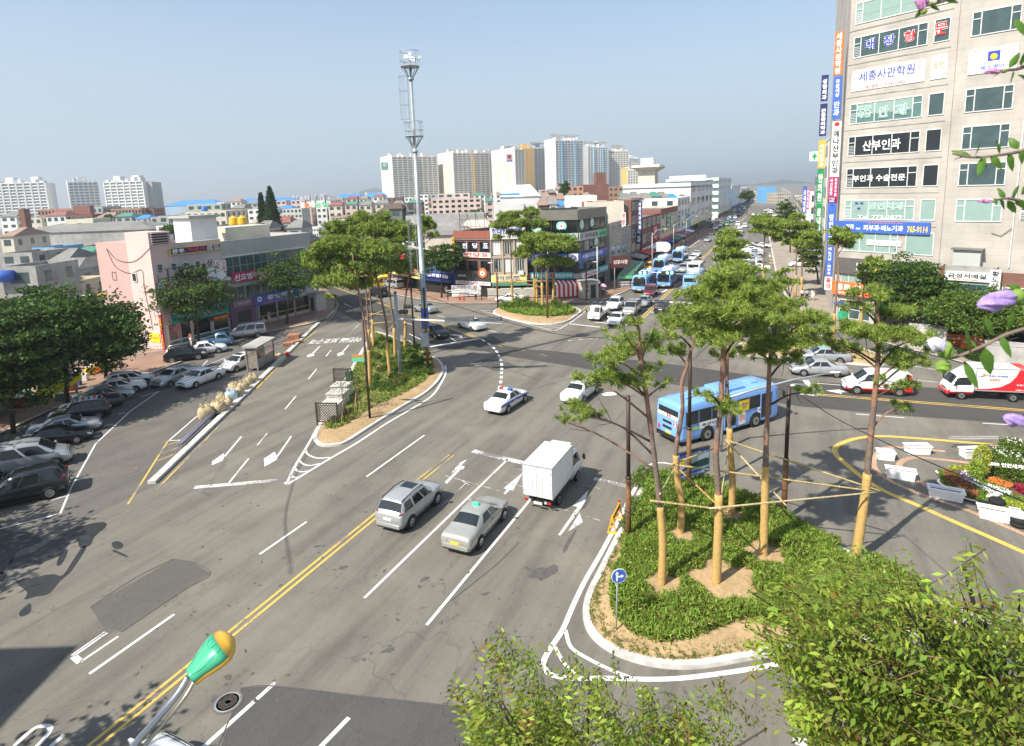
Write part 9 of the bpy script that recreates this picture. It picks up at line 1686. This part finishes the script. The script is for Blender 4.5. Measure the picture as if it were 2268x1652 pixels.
wire([(885,640,57),(1100,655,56),(1400,665,55),(1700,660,55)],.03,'long overhead wire crossing before the centre island');wire([(900,640,57),(1050,690,50),(1250,742,46),(1500,750,45)],.025,'overhead wire sagging across the dark road');wire([(1390,650,100),(1700,560,100)],.03,'wire over the blue buses')
o=G3(1600,1000);t=thing('street_lamp','long silver lamp arm reaching over the blue bus','street lamp',(o.x,o.y,0));P_=[AT(x,y,o.y)-Vector((o.x,o.y,0))for x,y in((1600,885),(1660,866),(1760,840),(1840,826))];m=MB();m.tube(P_,[.09,.08,.06,.05],GALV,8);m.tube([(P_[0].x,P_[0].y,0),P_[0]],.1,GALV,8);m.build('arm',t,True);m=MB();c=P_[-1];m.ell((c.x+.3,c.y,c.z+.04),(.4,.14,.08),PWHITE,10,6);m.build('lamp_head',t,True)
SACK=mat((.55,.45,.28),.95,0,.2,3,.1,.5,(.42,.34,.2),0,'woven sack');SACKB=mat((.45,.55,.6),.95,0,.15,3,.1,.5,None,0,'pale blue sack')
rs_=random.Random(8)
for i,(x,y,r_)in enumerate([(1362,770,.62),(1445,735,.6),(1500,700,.5),(1530,650,.55),(1575,625,.5),(1610,590,.52),(1640,555,.45),(1672,535,.48),(1460,660,.4),(1545,590,.45)]):
 g_=G(*KA((x,y+10))[0]);t=thing('bulk_sack','%s sack along the kerb, %s from the near end'%('pale blue' if i==3 else 'tan woven',WORD[i]),'sack',(g_.x,g_.y,.02),rs_.uniform(0,3),'bulk sacks on the median');m=MB();mt=SACKB if i==3 else SACK;n=14;vs=[];pf=[(.9,0),(1.04,.18),(1.08,.5),(1.02,.85),(.86,1.08),(.5,1.2),(.25,1.28)]
 for r1,z in pf:
  for k in range(n):a=2*PI*k/n;sq=1/max(abs(math.cos(a)),abs(math.sin(a)))**.5;rr4=r_*r1*sq*.93*(1+.06*math.sin(a*3+i+z*4));vs.append((rr4*math.cos(a),rr4*math.sin(a),z*r_*1.35+.05*math.sin(a*2+i)*z))
 m.add(vs,[(j*n+k,j*n+(k+1)%n,(j+1)*n+(k+1)%n,(j+1)*n+k)for j in range(6)for k in range(n)]+[tuple(range(6*n,7*n))],mt);m.build('sack',t,True);m=MB()
 for a in(.8,2.4,3.9,5.5):m.tube(smooth_open([Vector((r_*.8*math.cos(a),r_*.8*math.sin(a),r_*1.3)),Vector((r_*.6*math.cos(a),r_*.6*math.sin(a),r_*2.0)),Vector((r_*.3*math.cos(a+.5),r_*.3*math.sin(a+.5),r_*1.65))],3),.04,mt,4)
 m.build('loop',t,True)
PIPE=mat((.22,.21,.27),.5,0,.1,3,.4,0,None,0,'grey plastic pipe');a,b_=G(*KA((1190,985))[0]),G(*KA((1440,745))[0]);d=(b_-a);nn_=Vector((d.y,-d.x)).normalized()
for i in range(6):t=tag(MB().tube([(a.x+nn_.x*(i%3-1)*.13,a.y+nn_.y*(i%3-1)*.13,.3+.12*(i//3)),(b_.x+nn_.x*(i%3-1)*.13,b_.y+nn_.y*(i%3-1)*.13,.3+.12*(i//3))],.06,PIPE,8).build('plastic_pipe',None,True),'long grey plastic pipe in the bundle on the median, %s layer %s'%(('bottom','top')[i//3],('left','middle','right')[i%3]),'pipe','bundled pipes')
c4=P2(KA((1680,465),(1775,405)));o=c4[0].lerp(c4[1],.5);d=c4[1]-c4[0];t=thing('glass_shelter','weathered glass shelter booth on the median','shelter',(o.x,o.y,.02),math.atan2(d.y,d.x));w=d.length+.6;ST=mat((.35,.34,.31),.5,.4,.1,3,.4,0,None,0,'dull steel');m=MB()
for x in(-w/2,w/2):
 for y in(-.55,.55):m.box((x,y,0),(.12,.12,2.5),ST)
for z in(.25,1.2,2.4):m.box((0,.55,z),(w,.06,.08),ST);m.box((0,-.55,z),(w,.06,.08),ST)if z!=1.2 else None
m.build('frame',t);m=MB();m.hexa([(-w/2-.2,-.8,2.5),(w/2+.2,-.8,2.5),(w/2+.2,.8,2.5),(-w/2-.2,.8,2.5)],[(-w/2-.2,-.8,2.62),(w/2+.2,-.8,2.62),(w/2+.2,.8,2.75),(-w/2-.2,.8,2.75)],CONC);m.build('roof',t);m=MB();GLS=mat((.28,.24,.2),.15,0,.2,2,.6,0,None,0,'dusty glass');m.box((0,.5,.3),(w-.1,.02,2.1),GLS);m.box((-w/2+.02,0,.3),(.02,1.0,2.1),GLS);m.box((0,-.52,.3),(w-.1,.02,.9),GLS);m.build('pane',t)
BRKS=mat((.42,.2,.13),.9,0,.2,9,.2,.2,None,0,'paving brick stack')
for i,(x,y,s_)in enumerate([(1945,262,(1.5,1.0,.8)),(1905,305,(1.2,.8,.5)),(1960,285,(1.1,.8,.4))]):
 g_=G(*KA((x,y))[0]);t=thing('brick_stack','%s stack of orange paving bricks on the median'%('tall','low','short')[i],'brick stack',(g_.x,g_.y,.02),.3*i,'brick stacks');m=MB();nx_,nz_=5,max(2,int(s_[2]/.12))
 for a_ in range(nx_):
  for b2 in range(nz_):m.box((-s_[0]/2+(a_+.5)*s_[0]/nx_,rs_.uniform(-.04,.04),b2*.12),(s_[0]/nx_-.02,s_[1],.11),BRKS)
 m.build('bricks',t)
g_=G(*KA((1835,375))[0]);t=thing('rubble_bag','pile of pale bags and a red bundle beside the cone','bag pile',(g_.x,g_.y,.02));m=MB();[m.ell((rs_.uniform(-.7,.7),rs_.uniform(-.4,.4),.2),(.42,.35,.26),SACK,8,5)for _ in range(5)];m.build('bag',t,True);m=MB();m.ell((1.0,.2,.25),(.3,.3,.28),SRED,8,5);m.build('bundle',t,True)
pa,pb_=AT(*KA((235,600))[0],47.5),AT(*KA((530,470))[0],53.5);pc2,pd_=AT(*KA((242,677))[0],47.5),AT(*KA((535,530))[0],53.5);t=thing('banner','long yellow cloth banner with dark lettering tied between trees','banner',pc2);m=MB();N_=16;vs=[];
for i in range(N_+1):
 f=i/N_;u_=pa.lerp(pb_,f);l2=pc2 .lerp(pd_,f);sg_=Vector((0,.06*math.sin(f*14),-.12*math.sin(f*PI)));vs+=[u_+sg_-pc2,l2+sg_-pc2]
m.add(vs+[v+Vector((.02,.03,0))for v in vs],[(2*i,2*i+1,2*i+3,2*i+2)for i in range(N_)]+[(2*(N_+1)+2*i+2,2*(N_+1)+2*i+3,2*(N_+1)+2*i+1,2*(N_+1)+2*i)for i in range(N_)],FABY);m.build('cloth',t)
d=(pd_-pc2);m=MB();c=(pa+pb_+pc2+pd_)/4-pc2;h_=(pa-pc2).length;sl2=Matrix(((d.x/d.length,0,0,c.x),(d.y/d.length,0,-1,c.y-.14),(d.z/d.length,1,0,c.z-.08),(0,0,0,1)));m.text('교육가족대축제한마당',h_*.38,d.length*.5,TBLK,sl2,.02,0);m.build('lettering',t)
g_=G(*KA((975,365))[0]);t=thing('bicycle_rack','steel bicycle rack with curled loops before the pink gable','rack',(g_.x,g_.y,.13),rad(25));m=MB();[m.tube([(-1.9+i*.35+.35*math.cos(a*PI/8)*.4,.5*math.cos(a*PI/8),.45+.45*math.sin(a*PI/8))for a in range(0,9)],.025,GALV,4,False)for i in range(12)];[m.tube([(-2,y,.05),(2.2,y,.05)],.03,GALV,4)for y in(-.5,.5)];m.build('loops',t)
mk_=[('orange',ORNG),('blue',BLUC),('white',PWHITE),('yellow',TYEL),('green',GRNR),('red',SRED)]
for i in range(14):
 x,y=[(250,700),(300,690),(330,655),(370,640),(400,690),(420,655),(470,620),(520,590),(560,560),(600,520),(170,690),(130,730),(640,500),(480,560)][i];g_=G(*KA((x,y-20))[0]);nm_,mt=mk_[i%6];t=thing('market_crate','%s box of goods under the left trees, %s from the near end'%(nm_,['first','second','third','fourth','fifth','sixth','seventh','eighth','ninth','tenth','eleventh','twelfth','thirteenth','fourteenth'][i]),'crate',(g_.x,g_.y,.13),rs_.uniform(0,1.5),'street vendor goods');s_=rs_.uniform(.5,1.0);m=MB();m.box((0,0,0),(s_,s_*.8,s_*.9),mt);m.box((0,0,s_*.9),(s_*.9,s_*.7,.1),SWHT);m.build('box',t,bevel=.03)
w0,w1=G(-60,985),G(110,905);q=Bld('garden_wall','grey plaster wall with posts along the left edge behind the parked cars','wall',w0+Vector((-3.2,1.0)),w1+Vector((-3.6,1.0)),.3,1.7,CONC,parapet=0);[q.blk('post',u-.15,u+.15,-.1,.35,0,2.3,STONEW)for u in(1,4,7,10)if u<q.L]
yl=thing('lifting_frame','yellow angled excavator arm parked on the left road','machine',(*G(*KE((740,1060))[0]),0));o=Vector((*G(*KE((740,1060))[0]),0));YM=mat((.8,.5,.02),.5,0,.08,2,.4,0,None,.2,'machine yellow');m=MB();pp=[AT(*p,o.y)-o for p in KE((600,880),(650,900),(690,1000),(760,960),(830,955))];m.tube(pp,.35,YM,4);pp=[AT(*p,o.y+1)-o for p in KE((720,880),(770,900),(810,960))];m.tube(pp,.3,YM,4);m.build('boom',yl);m=MB();c=AT(*KE((720,930))[0],o.y+1.5)-o;m.box((c.x,c.y,c.z-1.5),(2.2,1.8,2.6),GLT);m.box((c.x,c.y,.3),(3.4,2.4,c.z-1.9 if c.z>2.3 else.5),YM);m.build('cab',yl,bevel=.05)
AWC=[('green',GRNR),('blue',BLUC),('orange',ORNG),('white',SWHT),('red',SRED),('grey',CONC)]
for i in range(10):
 nm_,mt=AWC[i*5%6];p=RP.A+RP.d*(14+i*9.5)-rn*1.3;t=thing('market_awning','%s market awning left of the main road, %s from the junction'%(nm_,WORD[i]),'awning',(p.x,p.y,.13),RP.rz,'market awnings');w=2.2+(i*7%5)*.5;m=MB();m.hexa([(-w,-1.6,2.3),(w,-1.6,2.3),(w,1.2,3.0),(-w,1.2,3.0)],[(-w,-1.6,2.36),(w,-1.6,2.36),(w,1.2,3.06),(-w,1.2,3.06)],mt);m.build('canopy',t);m=MB()
 for x in(-w+.1,w-.1):m.tube([(x,-1.5,0),(x,-1.5,2.3)],.04,GALV,5)
 m.build('post',t);m=MB();m.box((0,-.6,0),(w*1.5,1.1,.8),TAN);m.box((0,-.6,.8),(w*1.4,1.,.15),AWC[(i+2)%6][1]);m.build('counter',t)
 if i%2:q=plane(RP.A+RP.d*(17+i*9.5)-rn*.6,rad(100));sign(q,(-.6,.6,4.2+i%3,8+i%3),[SNAV,SRED,SGRN,SWHT,STEA][i//2],[('\n'.join(('치과','약국','한의원','안경','노래방')[i//2]),.5,.5,.9,.7,TBLK if i==7 else TWHT)],'blade sign over the market awnings, %s from the junction'%WORD[i//2],0,0,.25,'vertical_sign',px=False)
#  people
SKIN=mat((.45,.27,.18),.6,0,.05,3,.3,0,None,0,'skin');HAIR=mat((.015,.012,.01),.6,0,0,1,.3,0,None,0,'black hair')
def person(px,py,head,label,top,bottom,pose='stand',z=.13,hat=None,h=1.66,group=None,skirt=False,loc=None):
 g_=G(px,py);l_=loc or(g_.x,g_.y,z);t=thing('person',label,'person',l_,rad(90-head),group);k=h/1.7
 J={'pel':(0,0,.93),'wai':(0,0,1.1),'che':(.01,0,1.32),'nec':(.01,0,1.47),'hea':(.03,0,1.56),'top':(.02,0,1.68)}
 for s,n_ in((1,'L'),(-1,'R')):
  st=.22*s if pose in('walk',)else.03*s
  J['hip'+n_]=(0,s*.1,.9);J['kne'+n_]=(st*.6+.03,s*.11,.5);J['ank'+n_]=(st-(.06 if st<0 else 0),s*.11,.08);J['toe'+n_]=(st+.14,s*.13,.03)
  J['sho'+n_]=(.0,s*.19,1.42);J['elb'+n_]=(-.08 if pose=='walk' and s>0 else.06,s*.25,1.15);J['wri'+n_]=(.08 if pose!='ride' else.35,s*.24,.92);J['han'+n_]=(.12,s*.24,.82)
  if pose=='sit':
   J['kne'+n_]=(.38,s*.14,.45);J['ank'+n_]=(.3,s*.13,.08);J['toe'+n_]=(.46,s*.14,.03)
  if pose=='ride':J['kne'+n_]=(.32,s*.12,.72+.1*s);J['ank'+n_]=(.18,s*.12,.33+.12*s);J['toe'+n_]=(.34,s*.12,.28+.12*s);J['elb'+n_]=(.25,s*.24,1.2);J['wri'+n_]=(.45,s*.24,1.08);J['han'+n_]=(.52,s*.23,1.05)
  if pose=='hold':J['elb'+n_]=(.15,s*.22,1.2);J['wri'+n_]=(.33,s*.1,1.25);J['han'+n_]=(.4,s*.06,1.27)
 dz=-.5 if pose=='sit' else 0
 def V_(n):x,y,z_=J[n];low=n[:3]in('kne','ank','toe');return(x*k,y*k,(z_+(0 if(low or not dz)else dz))*k)
 if pose=='sit':
  for n in('hipL','hipR'):pass
 names=list(J);E_=[('pel','wai'),('wai','che'),('che','nec'),('nec','hea'),('hea','top')]
 for n_ in 'LR':E_+=[('pel','hip'+n_),('hip'+n_,'kne'+n_),('kne'+n_,'ank'+n_),('ank'+n_,'toe'+n_),('che','sho'+n_),('sho'+n_,'elb'+n_),('elb'+n_,'wri'+n_),('wri'+n_,'han'+n_)]
 R_=dict(pel=.135,wai=.115,che=.14,nec=.055,hea=.085,top=.065,hip=.095,kne=.06,ank=.042,toe=.035,sho=.062,elb=.043,wri=.03,han=.035)
 def skin(nm_,keep,mats,grow=0.,matf=None,lv=1,parent=t):
  ns=[n for n in names if keep(n)];es=[(ns.index(a),ns.index(b_))for a,b_ in E_ if a in ns and b_ in ns];me=bpy.data.meshes.new(nm_);me.from_pydata([V_(n)for n in ns],es,[]);o=bpy.data.objects.new(nm_,me);COL.objects.link(o);o.parent=parent;sm=o.modifiers.new('skin','SKIN');sm.use_smooth_shade=True
  for i,n in enumerate(ns):rr6=(R_.get(n,R_.get(n[:3]))+grow)*k;me.skin_vertices[0].data[i].radius=(rr6,rr6*(1.15 if n in('che','wai','pel')else 1));me.skin_vertices[0].data[i].use_root=(i==0)
  ss=o.modifiers.new('sub','SUBSURF');ss.levels=ss.render_levels=lv;me.materials.append(mats);return o
 skin('body',lambda n:True,SKIN)
 skin('shirt',lambda n:n[:3]in('wai','che','sho','elb','pel'),top,.014);skin('trousers',lambda n:n[:3]in('pel','hip','kne','ank')if not skirt else n[:3]in('pel','hip'),bottom,.016)
 m=MB();hz_=(1.66+dz)*k;m.ell((.0,0,hz_-.02),(.105*k,.095*k,.1*k),HAIR,10,7);m.build('hair',t,True)
 if skirt:m=MB();m.lathe((0,0,.45*k),[(.26*k,0),(.22*k,.2*k),(.15*k,.62*k)],bottom,12);m.build('skirt',t,True)
 if hat:m=MB();m.lathe((0,0,hz_+.0),[(.2*k,0),(.2*k,.015),(.11*k,.03),(.1*k,.09),(0,.12)],hat,12);m.build('hat',t,True)
 return t
CW=mat((.78,.78,.77),.9,0,.05,5,.2,0,None,0,'white cloth');CB=mat((.02,.02,.025),.9,0,.05,5,.2,0,None,0,'black cloth');CP=mat((.75,.42,.4),.9,0,.05,5,.2,0,None,0,'salmon cloth');CJ=mat((.06,.1,.2),.9,0,.05,5,.2,0,None,0,'denim');CG=mat((.35,.45,.38),.9,0,.05,5,.2,0,None,0,'grey green cloth');CR=mat((.75,.2,.18),.9,0,.05,5,.2,0,None,0,'coral cloth')
person(*KM((2028,1100))[0],330,'person in white shirt and dark trousers walking beside the left kiosk',CW,CB,'walk');person(*KM((1555,1292))[0],200,'person in pink dress and white hat before the dental shop',CP,CP,'stand',hat=CW,skirt=True);person(*KM((1478,1305))[0],180,'person in white squatting beside the woman in pink',CW,CB,'sit',z=.0,hat=CW);person(*KM((1372,1280))[0],170,'person with salmon top squatting behind the silver minivan',CP,CB,'sit',z=.0);person(*KM((538,1575))[0],190,'person in coral shirt standing behind the parked white sedan',CR,CW,'stand')
person(*KC((375,378))[0],190,'person in white top reading beside the newspaper board',CW,CB,'hold');person(*KC((162,338))[0],200,'person in grey green shirt before the blue clothes shop',CG,CG,'walk');person(*KC((132,332))[0],160,'person in dark clothes before the blue clothes shop',CB,CB);
pp=person(*KD((975,1385))[0],200,'person under a pink parasol on the corner pavement',CW,CJ,'walk');g_=G(*KD((975,1385))[0]);umbrella(*KD((975,1385))[0],.62,mat((.75,.4,.5),.8,0,.08,2,.2,0,None,0,'pink cloth'),'pink hand parasol held over the walking person',2.05)
person(*KF((15,740))[0],10,'person in white shirt and black trousers walking, left of three',CW,CB,'walk');person(*KF((50,742))[0],10,'person with a green bag walking, middle of three',CG,CB,'walk');person(*KF((92,742))[0],190,'person in a white dress walking, right of three',CW,CW,'walk',skirt=True);person(*KF((290,872))[0],100,'person tending the fruit cart under the blue parasol',CJ,CB);person(*KF((1280,1140))[0],250,'person in jeans and white helmet by the orange barriers',CR,CJ,'walk',hat=CW)
g_=G(*KA((808,478))[0]);cyh=60;bk=thing('bicycle','black bicycle ridden along the pavement by the pink gable','bicycle',(g_.x,g_.y,.13),rad(90-115));
for x in(-.5,.55):
 m=MB();m.T=Matrix.Translation((x,0,.34))@RX;m.tube([(.33*math.cos(a*PI/12),.33*math.sin(a*PI/12),0)for a in range(25)],.018,BLK,5,False);[m.tube([(0,0,0),(.33*math.cos(a*PI/6),.33*math.sin(a*PI/6),0)],.004,GALV,3,False)for a in range(12)];m.build('wheel',bk,True)
m=MB();[m.tube(p,.02,CB,6)for p in([(-.5,0,.34),(-.15,0,.85)],[(-.5,0,.34),(0,0,.3),(.42,0,.85)],[(-.15,0,.85),(0,0,.3)],[(-.15,0,.8),(.42,0,.82)],[(.55,0,.34),(.4,0,.98)])];m.build('frame',bk,True);m=MB();m.tube([(.38,-.26,1.0),(.42,0,.98),(.38,.26,1.0)],.015,GALV,5);m.build('handlebar',bk);m=MB();m.ell((-.17,0,.9),(.13,.08,.04),CB,8,5);m.build('saddle',bk,True)
person(*KA((808,478))[0],115,'person in white sleeveless shirt riding the black bicycle',CW,CB,'ride',loc=(g_.x-.12,g_.y+.05,.12))
for i in range(5):
 c=copy_tree(bk);g_=G(*KF((1500+i*26,1120-i*6))[0]);c.location=(g_.x,g_.y,.13);c.rotation_euler.z=rad(60+i*7);c['label']='black bicycle in the row on the right pavement, %s from the left'%WORD[i];c['group']='parked bicycles'
#  haze in the air
hb_=MB();HZ=bpy.data.materials.new('haze');HZ.use_nodes=True;n=HZ.node_tree.nodes;n.clear();o_=n.new('ShaderNodeOutputMaterial');pv_=n.new('ShaderNodeVolumePrincipled');pv_.inputs['Density'].default_value=.0003;pv_.inputs['Color'].default_value=(.9,.95,.99,1);pv_.inputs['Anisotropy'].default_value=.35;HZ.node_tree.links.new(pv_.outputs[0],o_.inputs['Volume'])
hb_.box((0,4300,-1.1),(18400,9600,112),HZ);tag(hb_.build('haze'),kind='stuff')
